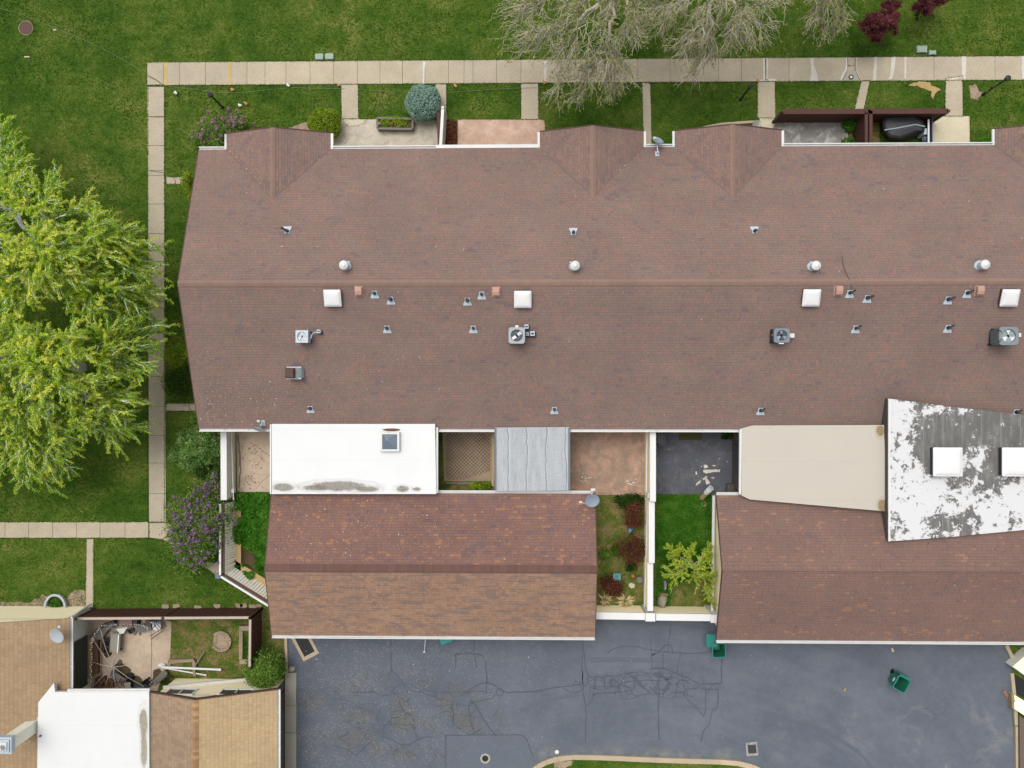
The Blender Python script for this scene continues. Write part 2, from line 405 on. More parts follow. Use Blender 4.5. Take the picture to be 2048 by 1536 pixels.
    kz = m.math('MULTIPLY', m.math('MULTIPLY', m.step(y, W(1300, 1492).y, W(1300, 1508).y), m.step(x, W(1040, 1500).x, W(1080, 1500).x)), m.math('MULTIPLY', m.step(x, W(1520, 1500).x, W(1440, 1500).x), m.step(m.noise(p, 0.9, 5, 0.7), 0.44, 0.6)))
    c = m.mix(m.math('MULTIPLY', kz, 0.7), c, L(150, 148, 138))
    c = m.mix(m.math('MULTIPLY', m.math('MULTIPLY', m.step(dr, 0.54, 0.7), se), 0.6), c, L(156, 154, 150))
    m.bump(fine, 0.35, 0.01)
    return m.col(c)
M['asphalt'] = asphalt()
M['crack'] = plain('crack_filler', L(86, 93, 105), 0.8)
M['newasphalt'] = concrete('newer_asphalt', L(113, 120, 131), 0.08)
# roofs
M['roof_main'] = shingle('brown_shingles', LG((1.58, 1.57, 1.66), (106, 92, 91), (117, 100, 92), (122, 103, 92), (118, 101, 92), (129, 103, 91), (111, 96, 91)), 0.26, 0.142, 0.4, gap_shade=0.26)
M['roof_gable'] = shingle('gable_shingles', LG((1.68, 1.68, 1.76), (106, 90, 86), (116, 97, 88), (124, 101, 89), (114, 96, 89), (129, 103, 90)), 0.22, 0.142, 0.3, gap_shade=0.3)
M['roof_gar'] = shingle('mixed_brown_shingles', LG((1.7, 1.74, 1.74), (97, 79, 80), (110, 85, 79), (116, 88, 79), (112, 84, 77), (117, 88, 78), (138, 100, 80)), 0.25, 0.145, 0.25, gap_shade=0.34)
M['roof_tan'] = shingle('tan_brown_shingles', LG((1.32,1.37,1.52), (134, 108, 90), (148, 116, 92), (156, 122, 96), (146, 118, 98)), 0.2, 0.145, 0.3, streak=LG((1.3,)*3, (122, 106, 97))[0], gap_shade=0.3)
M['roof_gar2'] = shingle('reddish_shingles', LG((1.6, 1.66, 1.68), (105, 87, 83), (114, 91, 83), (118, 93, 84), (114, 90, 83), (118, 92, 83), (137, 102, 84)), 0.24, 0.145, 0.28, gap_shade=0.33)
M['roof_nb'] = shingle('sandy_shingles', LG((1.3, 1.3, 1.3), (156, 132, 104), (163, 139, 108), (168, 144, 113), (160, 136, 108)), 0.2, 0.2, 0.3, gap_shade=0.26)
M['roof_nb_light'] = shingle('pale_sandy_shingles', LG((1.3, 1.3, 1.3), (176, 152, 117), (182, 158, 122), (187, 163, 127), (179, 157, 122)), 0.2, 0.2, 0.3, gap_shade=0.22)
M['roof_nb_grey'] = shingle('greyish_sandy_shingles', LG((1.3, 1.3, 1.3), (146, 124, 104), (152, 130, 108), (158, 136, 113), (140, 120, 102)), 0.2, 0.2, 0.3, gap_shade=0.26)
M['cap'] = shingle('ridge_shingles', LG((1.32,1.36,1.42), (140, 114, 102), (146, 118, 105), (143, 116, 103)), 0.17, 5.0, 0.3, gap_shade=0.14)
M['cap_gar'] = shingle('dark_ridge_shingles', LG((1.75,1.8,1.8), (104, 78, 72), (112, 84, 76), (118, 88, 78)), 0.17, 5.0, 0.3, gap_shade=0.6)
M['cap_nb'] = shingle('striped_ridge_shingles', LG((1.3,)*3, (156, 122, 92), (164, 128, 95), (154, 116, 86), (186, 152, 108)), 0.2, 5.0, 0.0, gap_shade=0.2)
M['fascia'] = plain('brown_fascia', L(92, 66, 54), 0.7)
M['white'] = plain('white_metal', LG((1.15,)*3, (226, 226, 223))[0], 0.5, var=0.16, nscale=1.6)
M['whitewall'] = plain('white_cap_paint', LG((1.1,)*3, (238, 238, 236))[0], 0.6, var=0.04, nscale=2)
M['cream'] = plain('cream_stucco', LG((2.3, 2.3, 2.2), (216, 204, 176))[0], 0.9, var=0.06)
M['greywall'] = plain('pale_grey_stucco', LG((2.2,)*3, (188, 187, 178))[0], 0.9, var=0.06)
M['darkwall'] = plain('brown_grey_wall', L(96, 90, 84), 0.85, var=0.08)
M['glass'] = plain('window_glass', L(62, 66, 60), 0.35, var=0.1, spec=0.4)
def membrane(name, c, stains=None, dirt=0.0):
    m = N(name, 0.3, 0.55); p = m.pos(); x, y, _ = m.xyz(p)
    f = m.noise(p, 0.8, 5, 0.6); g = m.noise(p, 18, 3, 0.7)
    b = m.mix(f, sc(c, 0.95), sc(c, 1.03)); b = m.mix(0.5, b, m.ramp(g, [(0.3, (0.95,)*3), (0.7, (1.03,)*3)]), 'MULTIPLY')
    sm = m.math('FRACT', m.math('MULTIPLY', m.math('ADD', y, m.math('MULTIPLY', m.noise(p, 0.4, 2), 0.12)), 0.52))
    b = m.mix(m.math('MULTIPLY', m.math('LESS_THAN', sm, 0.025), 0.10), b, sc(c, 0.55))
    du = m.noise(m.scale(p, (1.6, 0.5, 1)), 0.9, 6, 0.75)
    b = m.mix(m.math('MULTIPLY', m.step(du, 0.55, 0.75), 0.12), b, sc(c, 0.72))
    for (cx, cy, rx, ry, col) in stains or []:
        dx = m.math('DIVIDE', m.math('SUBTRACT', x, cx), rx); dy = m.math('DIVIDE', m.math('SUBTRACT', y, cy), ry)
        d = m.math('SQRT', m.math('ADD', m.math('MULTIPLY', dx, dx), m.math('MULTIPLY', dy, dy)))
        d = m.math('ADD', d, m.math('MULTIPLY', m.math('SUBTRACT', m.noise(p, 2.6, 5, 0.7), 0.5), 0.9))
        k = m.math('MULTIPLY', m.step(d, 1.12, 0.72), m.ramp(g, [(0.35, (1.0,)*3), (0.7, (0.62,)*3)]))
        b = m.mix(k, b, col)
        ring = m.math('MULTIPLY', m.step(d, 1.5, 1.25), m.step(d, 1.1, 1.25))
        b = m.mix(m.math('MULTIPLY', ring, 0.25), b, sc(col, 1.4))
    return m.col(b)
def wst(px, py, z, rx, ry, col): 
    q = W(px, py, z); return (q.x, q.y, rx/39.5, ry/39.5, col)
DIRT = L(132, 124, 108)
M['mem_white'] = membrane('white_membrane', L(250, 251, 251), [wst(678, 972, 2.9, 62, 11, DIRT), wst(568, 974, 2.9, 22, 9, DIRT), wst(806, 977, 2.9, 15, 7, DIRT), wst(834, 978, 2.9, 9, 4, DIRT), wst(632, 975, 2.9, 26, 6, DIRT), wst(733, 978, 2.9, 26, 6, DIRT)])
M['mem_white2'] = membrane('white_coating', L(247, 248, 247), [wst(287, 1445, 3.2, 9, 32, L(150, 140, 112)), wst(288, 1500, 3.2, 7, 40, L(158, 150, 124))])
M['mem_cream'] = membrane('cream_membrane', L(214, 206, 192), [wst(1758, 862, 3.1, 8, 12, L(150, 122, 72)), wst(1762, 1011, 3.1, 9, 13, L(150, 122, 72))])
def greyroof():
    m = N('grey_roll_roofing', 0.25, 0.7); p = m.pos(); x, y, _ = m.xyz(p)
    f = m.noise(m.scale(p, (3.0, 0.5, 1)), 1.6, 5, 0.7); g = m.noise(p, 16, 4, 0.75); h = m.noise(m.scale(p, (1, 9, 1)), 3, 3, 0.7)
    c = m.ramp(f, [(0.3, L(180, 186, 190)), (0.5, L(194, 199, 203)), (0.7, L(206, 210, 213))])
    c = m.mix(0.8, c, m.ramp(g, [(0.28, (0.72,)*3), (0.55, (1,)*3), (0.75, (1.1,)*3)]), 'MULTIPLY')
    c = m.mix(0.5, c, m.ramp(h, [(0.3, (0.86,)*3), (0.7, (1.1,)*3)]), 'MULTIPLY')
    s = m.math('FRACT', m.math('MULTIPLY', m.math('ADD', x, m.math('MULTIPLY', m.noise(p, 0.7, 2), 0.35)), 1.02))
    c = m.mix(m.math('MULTIPLY', m.math('LESS_THAN', s, 0.05), 0.6), c, L(110, 114, 118))
    c = m.mix(m.math('MULTIPLY', m.math('MULTIPLY', m.math('GREATER_THAN', s, 0.05), m.math('LESS_THAN', s, 0.1)), 0.5), c, L(214, 218, 220))
    m.bump(g, 0.4, 0.02); return m.col(c)
M['mem_grey'] = greyroof()
def peel():
    m = N('peeling_white_coating', 0.3, 0.7); p = m.pos(); x, y, _ = m.xyz(p)
    a = m.noise(p, 0.62, 2, 0.5, 0.3); b = m.noise(p, 1.7, 9, 0.78, 0.3)
    k = m.math('ADD', m.math('MULTIPLY', a, 0.10), m.math('MULTIPLY', b, 1.46))
    for px, py, r_, w_ in ((1790, 840, 42, .15), (1800, 905, 30, .08), (1800, 985, 46, .15), (1872, 985, 44, .13), (1966, 1010, 36, .06), (2036, 1000, 44, .15), (1962, 915, 24, .24), (1985, 1040, 34, .14), (1835, 1050, 40, .10), (1880, 818, 16, .14), (1925, 822, 14, .10),
                           (1862, 840, 32, -.12), (1960, 850, 70, -.13), (2050, 865, 60, -.15), (1858, 905, 34, -.18), (1995, 925, 26, -.20), (1880, 1050, 30, -.16), (1985, 970, 28, -.16), (1930, 950, 20, -.14), (1945, 1045, 24, -.12), (1795, 880, 12, -.14), (1905, 870, 30, -.12)):
        q = W(px, py, 3.5); rr_ = r_/39.5
        dx = m.math('SUBTRACT', x, q.x); dy = m.math('SUBTRACT', y, q.y); d2 = m.math('ADD', m.math('MULTIPLY', dx, dx), m.math('MULTIPLY', dy, dy))
        k = m.math('ADD', k, m.math('MULTIPLY', m.math('POWER', 2.718, m.math('MULTIPLY', d2, -1/(rr_*rr_))), w_))
    k = m.step(k, 0.77, 0.795)
    gf = m.noise(m.scale(p, (2.6, 0.6, 1)), 1.4, 5, 0.7); sp = m.noise(p, 9, 5, 0.8)
    gc = m.ramp(gf, [(0.3, L(108, 106, 103)), (0.5, L(122, 120, 116)), (0.72, L(154, 152, 149))])
    seam = m.math('FRACT', m.math('MULTIPLY', x, 1.03)); gc = m.mix(m.math('MULTIPLY', m.math('LESS_THAN', seam, 0.05), 0.5), gc, L(160, 159, 156))
    wc = m.mix(m.math('MULTIPLY', m.step(sp, 0.68, 0.74), 0.8), L(240, 240, 241), L(120, 120, 118))
    m.bump(k, 0.3, 0.004); return m.col(m.mix(k, gc, wc))
M['peel'] = peel()
# objects
M['steel'] = plain('galvanised_metal', LG((1.25,)*3, (186, 198, 208))[0], 0.5, 0.0, 0.08)
M['pipe_dark'] = plain('dark_rubber_boot', L(52, 60, 66), 0.6)
M['black'] = plain('black_paint', L(22, 23, 25), 0.5)
M['terra'] = plain('terracotta_metal', LG((1.15, 1.45, 1.6), (192, 136, 116))[0], 0.6, 0, 0.06)
def dome():
    m = N('white_acrylic_dome', 0.5, 0.25); m.b.inputs['Subsurface Weight'].default_value = 0.0
    return m.col(m.mix(m.noise(m.pos(), 3, 3), LG((1.2,)*3, (232, 232, 230))[0], LG((1.2,)*3, (240, 240, 239))[0]))
M['dome'] = dome()
M['skyglass'] = plain('skylight_glass', L(104, 120, 136), 0.08, 0.0, 0.15, 1.0, spec=0.8)
M['ac_grey'] = plain('light_grey_casing', L(176, 184, 190), 0.5)
M['ac_blue'] = plain('blue_grey_casing', L(128, 142, 156), 0.5)
M['ac_mid'] = plain('mid_grey_casing', L(140, 150, 154), 0.5)
def louvre(name, c, pitch=0.05):
    m = N(name, 0.3, 0.5); z = m.xyz(m.pos())[2]; x = m.xyz(m.pos())[0]
    f = m.math('FRACT', m.math('DIVIDE', z, pitch)); m.bump(f, 1.0, 0.03)
    return m.col(c)
M['coil'] = louvre('condenser_fins', L(72, 80, 90))
M['coil_grey'] = louvre('grey_condenser_fins', LG((1.7,)*3, (128, 138, 140))[0])
M['cream_blade'] = plain('cream_fan_blades', LG((1.8,)*3, (216, 208, 188))[0], 0.5)
M['silver_blade'] = plain('aluminium_fan_blades', LG((1.8,)*3, (196, 200, 202))[0], 0.4, 0.0)
M['dish'] = plain('dish_grey', L(156, 168, 184), 0.5)
M['dish_pale'] = plain('pale_dish_grey', L(186, 192, 198), 0.5)
M['brownwood'] = plain('brown_stained_wood', LG((.95,)*3, (92, 54, 46))[0], 0.75, 0, 0.25, 5)
M['rustwood'] = plain('weathered_brown_wood', L(120, 84, 66), 0.85, 0, 0.2, 7)
M['greywood'] = plain('weathered_grey_wood', L(138, 132, 124), 0.9, 0, 0.2, 8)
M['board'] = plain('painted_white_boards', LG((2.2,)*3, (206, 205, 198))[0], 0.8, 0, 0.1, 9)
M['tanledge'] = plain('tan_ledge', LG((1.3,)*3, (178, 152, 108))[0], 0.9, 0, 0.14, 5)
M['bin'] = plain('teal_plastic', LG((2,)*3, (24, 98, 88))[0], 0.5, 0, 0.06)
M['bin_in'] = plain('dark_green_plastic', LG((3,)*3, (20, 74, 58))[0], 0.55, 0, 0.15)
M['teal_lid'] = plain('turquoise_plastic', L(52, 152, 146), 0.5, 0, 0.05)
M['turq'] = plain('turquoise_paint', L(104, 170, 172), 0.6, 0, 0.05)
M['blue'] = plain('sky_blue_glaze', L(96, 168, 206), 0.3)
M['cover'] = plain('black_vinyl_cover', LG((1.5,)*3, (52, 53, 58))[0], 0.6, 0, 0.12, 4)
M['strip'] = plain('reflective_piping', L(160, 174, 178), 0.4)
M['lilac'] = leafmat('lilac_flowers', [(0, L(104, 74, 104)), (0.5, L(126, 98, 126)), (1, L(160, 134, 156))], 0.2)
M['pinkflower'] = leafmat('faded_lilac_flowers', [(0, L(122, 92, 104)), (0.5, L(142, 112, 122)), (1, L(172, 146, 150))], 0.2)
M['redbrown'] = plain('rusty_iron', L(104, 66, 48), 0.8)
M['pink'] = plain('faded_pink_lid', L(160, 126, 116), 0.7)
M['cushion'] = plain('stained_pale_cushion', L(170, 166, 150), 0.9, 0, 0.2, 9)
M['greyfab'] = plain('grey_fabric', L(126, 122, 120), 0.9, 0, 0.12, 7)
M['darkgrey'] = plain('dark_grey_plastic', L(66, 66, 70), 0.6)
M['bulb'] = plain('pale_glass_bulb', L(220, 214, 200), 0.2)
M['bluegrey'] = plain('blue_grey_plastic', L(108, 122, 140), 0.5)
M['greenbox'] = plain('pale_green_plastic', L(160, 182, 164), 0.6, 0, 0.08)
M['orange'] = plain('orange_glaze', L(206, 130, 74), 0.5)
M['brick'] = plain('pink_brick', L(160, 118, 108), 0.85)
M['rock'] = concrete('pale_rock', L(176, 168, 150), 0.3, L(120, 104, 84))
M['rust'] = plain('rusty_brown_lid', L(104, 78, 70), 0.85, 0, 0.2, 14)
M['petal'] = leafmat('dry_petals', [(0, L(190, 150, 110)), (0.5, L(216, 196, 164)), (1, L(236, 228, 212))], 0.1, 1.2)
M['bark'] = plain('pale_grey_bark', LG((2.0,)*3, (200, 202, 198))[0], 0.85, 0, 0.15, 9)
M['bark_brown'] = plain('grey_brown_bark', LG((1.8,)*3, (168, 162, 144))[0], 0.85, 0, 0.18, 7)
M['twigbrown'] = plain('brown_twigs', L(104, 82, 62), 0.9)
G = lambda *a: [(i/(len(a)-1), L(*c)) for i, c in enumerate(a)]
M['leaf_spring'] = leafmat('spring_leaves', G((74, 112, 26), (108, 140, 36), (150, 164, 50), (190, 186, 80)), 0.55, 3.0)
M['leaf_bud'] = leafmat('opening_buds', G((96, 122, 34), (126, 140, 52), (150, 150, 84), (168, 160, 110)), 0.3)
M['leaf_red'] = leafmat('wine_red_leaves', G((66, 34, 38), (88, 46, 50), (104, 58, 60), (122, 78, 74)), 0.3, 1.75)
M['leaf_dull_red'] = leafmat('dark_red_leaves', G((66, 36, 30), (88, 48, 40), (108, 64, 50), (140, 104, 74)), 0.3)
M['leaf_mid'] = leafmat('mid_green_leaves', G((48, 74, 24), (72, 102, 38), (98, 126, 52), (132, 150, 72)), 0.3, 2.1)
M['leaf_lush'] = leafmat('lush_green_leaves', G((38, 82, 20), (58, 110, 30), (84, 126, 44), (116, 148, 66)), 0.4, 1.9)
M['leaf_grey'] = leafmat('grey_green_leaves', G((58, 88, 36), (82, 112, 52), (112, 138, 76), (146, 162, 108)), 0.3, 2.1)
M['leaf_olive'] = leafmat('olive_green_leaves', G((70, 92, 24), (98, 122, 32), (128, 146, 44), (156, 166, 66)), 0.25, 1.9)
M['leaf_dark'] = leafmat('dark_green_leaves', G((22, 44, 14), (36, 62, 22), (58, 82, 34), (84, 104, 50)), 0.25)
M['leaf_lime'] = leafmat('lime_leaves', G((110, 138, 26), (138, 162, 36), (164, 180, 54), (188, 194, 82)), 0.4, 1.8)
M['leaf_blue'] = leafmat('blue_green_needles', G((84, 112, 100), (110, 138, 124), (134, 160, 144), (160, 182, 166)), 0.2, 1.95)
M['leaf_yucca'] = leafmat('straw_yellow_leaves', G((150, 138, 84), (184, 170, 112), (210, 198, 146), (226, 216, 176)), 0.2)
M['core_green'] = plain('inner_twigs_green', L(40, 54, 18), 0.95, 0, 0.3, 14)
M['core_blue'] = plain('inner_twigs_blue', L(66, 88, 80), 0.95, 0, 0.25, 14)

# ------------------------------------------------------------------ ground
b = MB(); b.face([(-160, -160, 0), (160, -160, 0), (160, 160, 0), (-160, 160, 0)]); struct('lawn', b, M['lawn'])
def swtop(x): return 124.5-(x-327)*0.0073
def swbot(x): return 170.5-(x-327)*0.0062
jx = [294, 327, 359, 411, 457, 494, 530, 572, 620, 667, 715, 760, 805, 850, 897, 928, 946, 993, 1042, 1090, 1183, 1276, 1340, 1437, 1483, 1531, 1578, 1625, 1692, 1750, 1785, 1810, 1868, 1927, 1990, 2047, 2100, 2150, 2200]+list(range(2250, 3300, 50))
pale = {494: .75, 530: .85, 572: .85, 620: .8, 667: .7, 715: .75, 760: .7, 805: .65, 1042: .7, 1090: .6}
b = MB()
for a, c in zip(jx, jx[1:]):
    g = 0.35
    p = [(a+g, swtop(a)), (c-g, swtop(c)), (c-g, swbot(c)), (a+g, swbot(c))]
    b.prism(pts(p, .025), -.08, .025+random.uniform(-.003, .003), pale.get(a, random.uniform(.35, .6)))
HARD.append([(294, swtop(294)), (3250, swtop(3250)), (3250, swbot(3250)), (294, swbot(294))])
struct('sidewalk', b, M['walk'])
b = None
jy = [171.5, 173.5, 233, 291, 341, 351, 408, 467, 523, 581, 641, 697, 753, 813, 871, 926, 987, 1044]
b = MB()
def wl(y): return 294.5+(y-125)*0.004
def wr(y): return 327.5+(y-125)*0.0045
for a, c in zip(jy[1:], jy[2:]):
    b.prism(pts([(wl(a), a+.4), (wr(a), a+.4), (wr(c), c-.4), (wl(c), c-.4)], .022), -.08, .022+random.uniform(-.004, .004), random.uniform(.35, .6))
HARD.append(R4(296, 170, 329, 1044))
struct('walkway', b, M['walk'])
b = MB()
low = list(range(-900, -60, 48))+[-60, 10, 57, 105, 153, 200, 250, 297]
for a, c in zip(low, low[1:]):
    b.prism(pts([(a+.4, 1044.5), (c-.4, 1043.5), (c-.4, 1075), (a+.4, 1076.5)], .022), -.08, .022, random.uniform(.4, .6))
b.prism(pts([(298, 1045), (331, 1045), (341, 1050), (352, 1064), (362, 1092), (356, 1097), (342, 1088), (325, 1078), (298, 1075)], .022), -.08, .022, .6)
b.prism(pts([(362, 1093), (400, 1122), (442, 1128), (442, 1152), (435, 1152), (402, 1130), (358, 1098)], .02), -.08, .02, .6)
HARD += [R4(-60, 1044, 298, 1076), [(298, 1045), (331, 1045), (352, 1064), (365, 1092), (442, 1125), (442, 1152), (400, 1132), (340, 1088), (298, 1076)]]
struct('lower_walkway', b, M['walk'])
b = MB()
for x0, w in ((328.5, 5.5), (456.5, 5.5)):
    b.face([W(x, y, .033) for x, y in ((x0, swbot(x0)), (x0+w, swbot(x0)), (x0+w, swtop(x0)), (x0, swtop(x0)))], t=.6)
struct('yellow_joint_markings', b, M['yellow'])
b = MB()
for p in ([(1526, 116), (1530, 116), (1530.5, 160), (1527, 160)], [(1532, 116), (1536, 116), (1535.5, 160), (1532, 160)],
          [(1620, 116), (1627, 116), (1628, 132), (1633, 145), (1637, 162), (1620, 162), (1623, 145), (1622, 130)],
          [(1692, 115), (1696, 115), (1697, 138), (1690, 150), (1683, 160), (1680, 160), (1684, 148), (1691, 138)],
          [(1711, 115), (1714, 115), (1713, 138), (1718, 150), (1720, 160), (1716, 160), (1712, 142)],
          [(1749, 114), (1755, 114), (1752, 160), (1746, 160)], [(1783, 114), (1792, 114), (1789, 135), (1784, 158), (1778, 158), (1782, 140)],
          [(1809, 114), (1813, 114), (1812, 158), (1809, 158)], [(1923, 113), (1933, 113), (1931, 158), (1924, 158)], [(2043, 112), (2049, 112), (2048, 158), (2044, 158)],
          [(1895, 158), (1905, 154), (1925, 151), (1926, 154), (1905, 160)], [(1505, 160), (1552, 158), (1552, 162), (1508, 163)], [(1088, 122), (1094, 122), (1092, 166), (1089, 166)], [(845, 123), (850, 123), (849, 168), (846, 168)]):
    p = wob(p, .7, 7); b.face([W(x, y, .032) for x, y in (p if area(p) < 0 else p[::-1])], t=random.uniform(.5, .8))
struct('mortar_patches', b, M['patch'])
b = MB(); p = [(1683, 161), (1688, 150), (1694, 142), (1705, 139), (1712, 142), (1717, 150), (1719, 161)]
b.face([W(x, y, .035) for x, y in p[::-1]][::-1] if area(p) < 0 else [W(x, y, .035) for x, y in p[::-1]], t=.5); struct('drain_surround', b, M['apron'])

# hairline cracks in the concrete and sealed cracks in the asphalt: thin ribbons
def ribbon(mb, pl, w, z, jit=1.2, seg=9):
    P = [pl[0]]
    for (x0, y0), (x1, y1) in zip(pl, pl[1:]):
        n = max(1, int(math.hypot(x1-x0, y1-y0)/seg))
        for k in range(1, n+1):
            j = 0 if k == n else jit
            P.append((x0+(x1-x0)*k/n+random.uniform(-j, j), y0+(y1-y0)*k/n+random.uniform(-j, j)))
    for i, ((x0, y0), (x1, y1)) in enumerate(zip(P, P[1:])):
        d = math.hypot(x1-x0, y1-y0) or 1; nx, ny = -(y1-y0)/d, (x1-x0)/d
        w0 = w*random.uniform(.35, .65); zz = z+.0006*(i % 3)
        q = [(x0+nx*w0, y0+ny*w0), (x0-nx*w0, y0-ny*w0), (x1-nx*w0, y1-ny*w0), (x1+nx*w0, y1+ny*w0)]
        mb.face([W(x, y, zz) for x, y in (q if area(q) < 0 else q[::-1])])
b = MB()
for pl in ([(298, 341), (312, 343), (328, 346)], [(299, 233), (315, 234), (328, 233)], [(296, 152), (312, 160), (325, 170)], [(347, 354), (350, 360), (351, 368)], [(377, 808), (380, 820)],
           [(1532, 117), (1532, 160)], [(1695, 116), (1696, 137), (1686, 160)], [(1711, 116), (1710, 137), (1720, 160)], [(1696, 130), (1703, 132), (1711, 131)], [(1905, 155), (1926, 151)],
           [(318, 1085), (335, 1070), (340, 1060)]):
    ribbon(b, pl, 1.1, .037, .6)
struct('concrete_cracks', b, M['soil_brown'])

# short paths and patios
paths = [R4(332, 354, 378, 368), R4(332, 807, 396, 822), [(173, 1077), (187, 1077), (187, 1215), (171, 1215)], [(682, 169), (716, 168.6), (717, 238), (683, 238)], [(870, 168), (893, 168), (893, 232), (878, 236)],
         [(1042, 167), (1077, 166.5), (1077, 239), (1042, 239)], [(1284, 166), (1301, 166), (1304, 293), (1287, 293)], [(1515, 163), (1550, 162.5), (1551, 236), (1515, 236)],
         [(1723, 161), (1740, 161), (1727, 222), (1708, 222)], [(1891, 156), (1925, 153), (1926, 233), (1890, 233)]]
b = MB()
for i, p in enumerate(paths):
    q = wob(p, .6, 14); b.prism(pts(q, .02), -.08, .02, .5+.1*(i in (3, 5, 7, 9))+(.25 if i == 5 else 0)); HARD.append(p)
struct('garden_paths', b, M['walk'])
ground('patio_centre', [(650, 238), (873, 239), (878, 300), (640, 300)], .03, M['patio'], z0=-.05)
p = wob([(686, 238), (729, 239), (727, 246), (716, 251), (700, 252), (690, 247)], .8, 6); ground('patio_patch', p, .036, M['patio_pale'])
ground('stamped_patio', [(915, 239), (1085, 239), (1090, 243), (1090, 300), (915, 300)], .03, M['stamped'], z0=-.05)
ground('grey_patio', [(1505, 240), (1690, 238), (1694, 255), (1697, 275), (1690, 300), (1500, 300)], .028, M['slate'], z0=-.05)
ground('patio_patch_worn', wob([(1518, 236), (1550, 236), (1549, 250), (1543, 262), (1546, 266), (1525, 264), (1522, 250)], .8, 6), .034, M['patio_pale'])
ground('pale_patio', [(1855, 233), (1939, 232), (1940, 300), (1850, 300)], .03, M['patio_pale'], z0=-.05)
ground('mulch_bed', wob([(886, 236), (905, 241), (916, 245), (915, 300), (884, 300)], .8, 8), .02, M['mulch'])
ground('mulch_strip', [(850, 232), (878, 228), (878, 240), (840, 240)], .018, M['mulch'])
ground('gravel_bed', wob([(545, 262), (580, 254), (605, 245), (622, 243), (636, 262), (636, 290), (545, 290)], 1, 8), .014, M['gravel'])
ground('weedy_bed', [(1689, 238), (1760, 238), (1760, 300), (1690, 300)], .016, M['soil'])
ground('weedy_bed_edge', [(1350, 268), (1400, 255), (1450, 247), (1505, 246), (1505, 300), (1350, 300)], .012, M['soil_brown'])
ground('dry_patch', wob([(1812, 172), (1826, 165), (1840, 163), (1862, 164), (1864, 172), (1880, 176), (1882, 181), (1872, 186), (1866, 198), (1860, 193), (1862, 184), (1846, 178), (1836, 173)], 1.3, 5), .012, M['sand'])
ground('bare_patch', wob([(1938, 172), (1950, 168), (1958, 182), (1968, 186), (1955, 200), (1942, 196)], 1.5, 6), .01, M['gravel'])
ground('bare_edge', wob([(1926, 240), (1934, 246), (1938, 262), (1932, 270), (1927, 262)], 1, 6), .011, M['soil_brown'])
b = MB()
for a, c in zip([(1352, 270), (1380, 263), (1415, 254), (1440, 249), (1475, 246)], [(1380, 263), (1415, 254), (1440, 249), (1475, 246), (1505, 244)]):
    b.bar(W(*a, .05), W(*c, .05), .13, .14)
struct('garden_edging', b, M['kerb'])
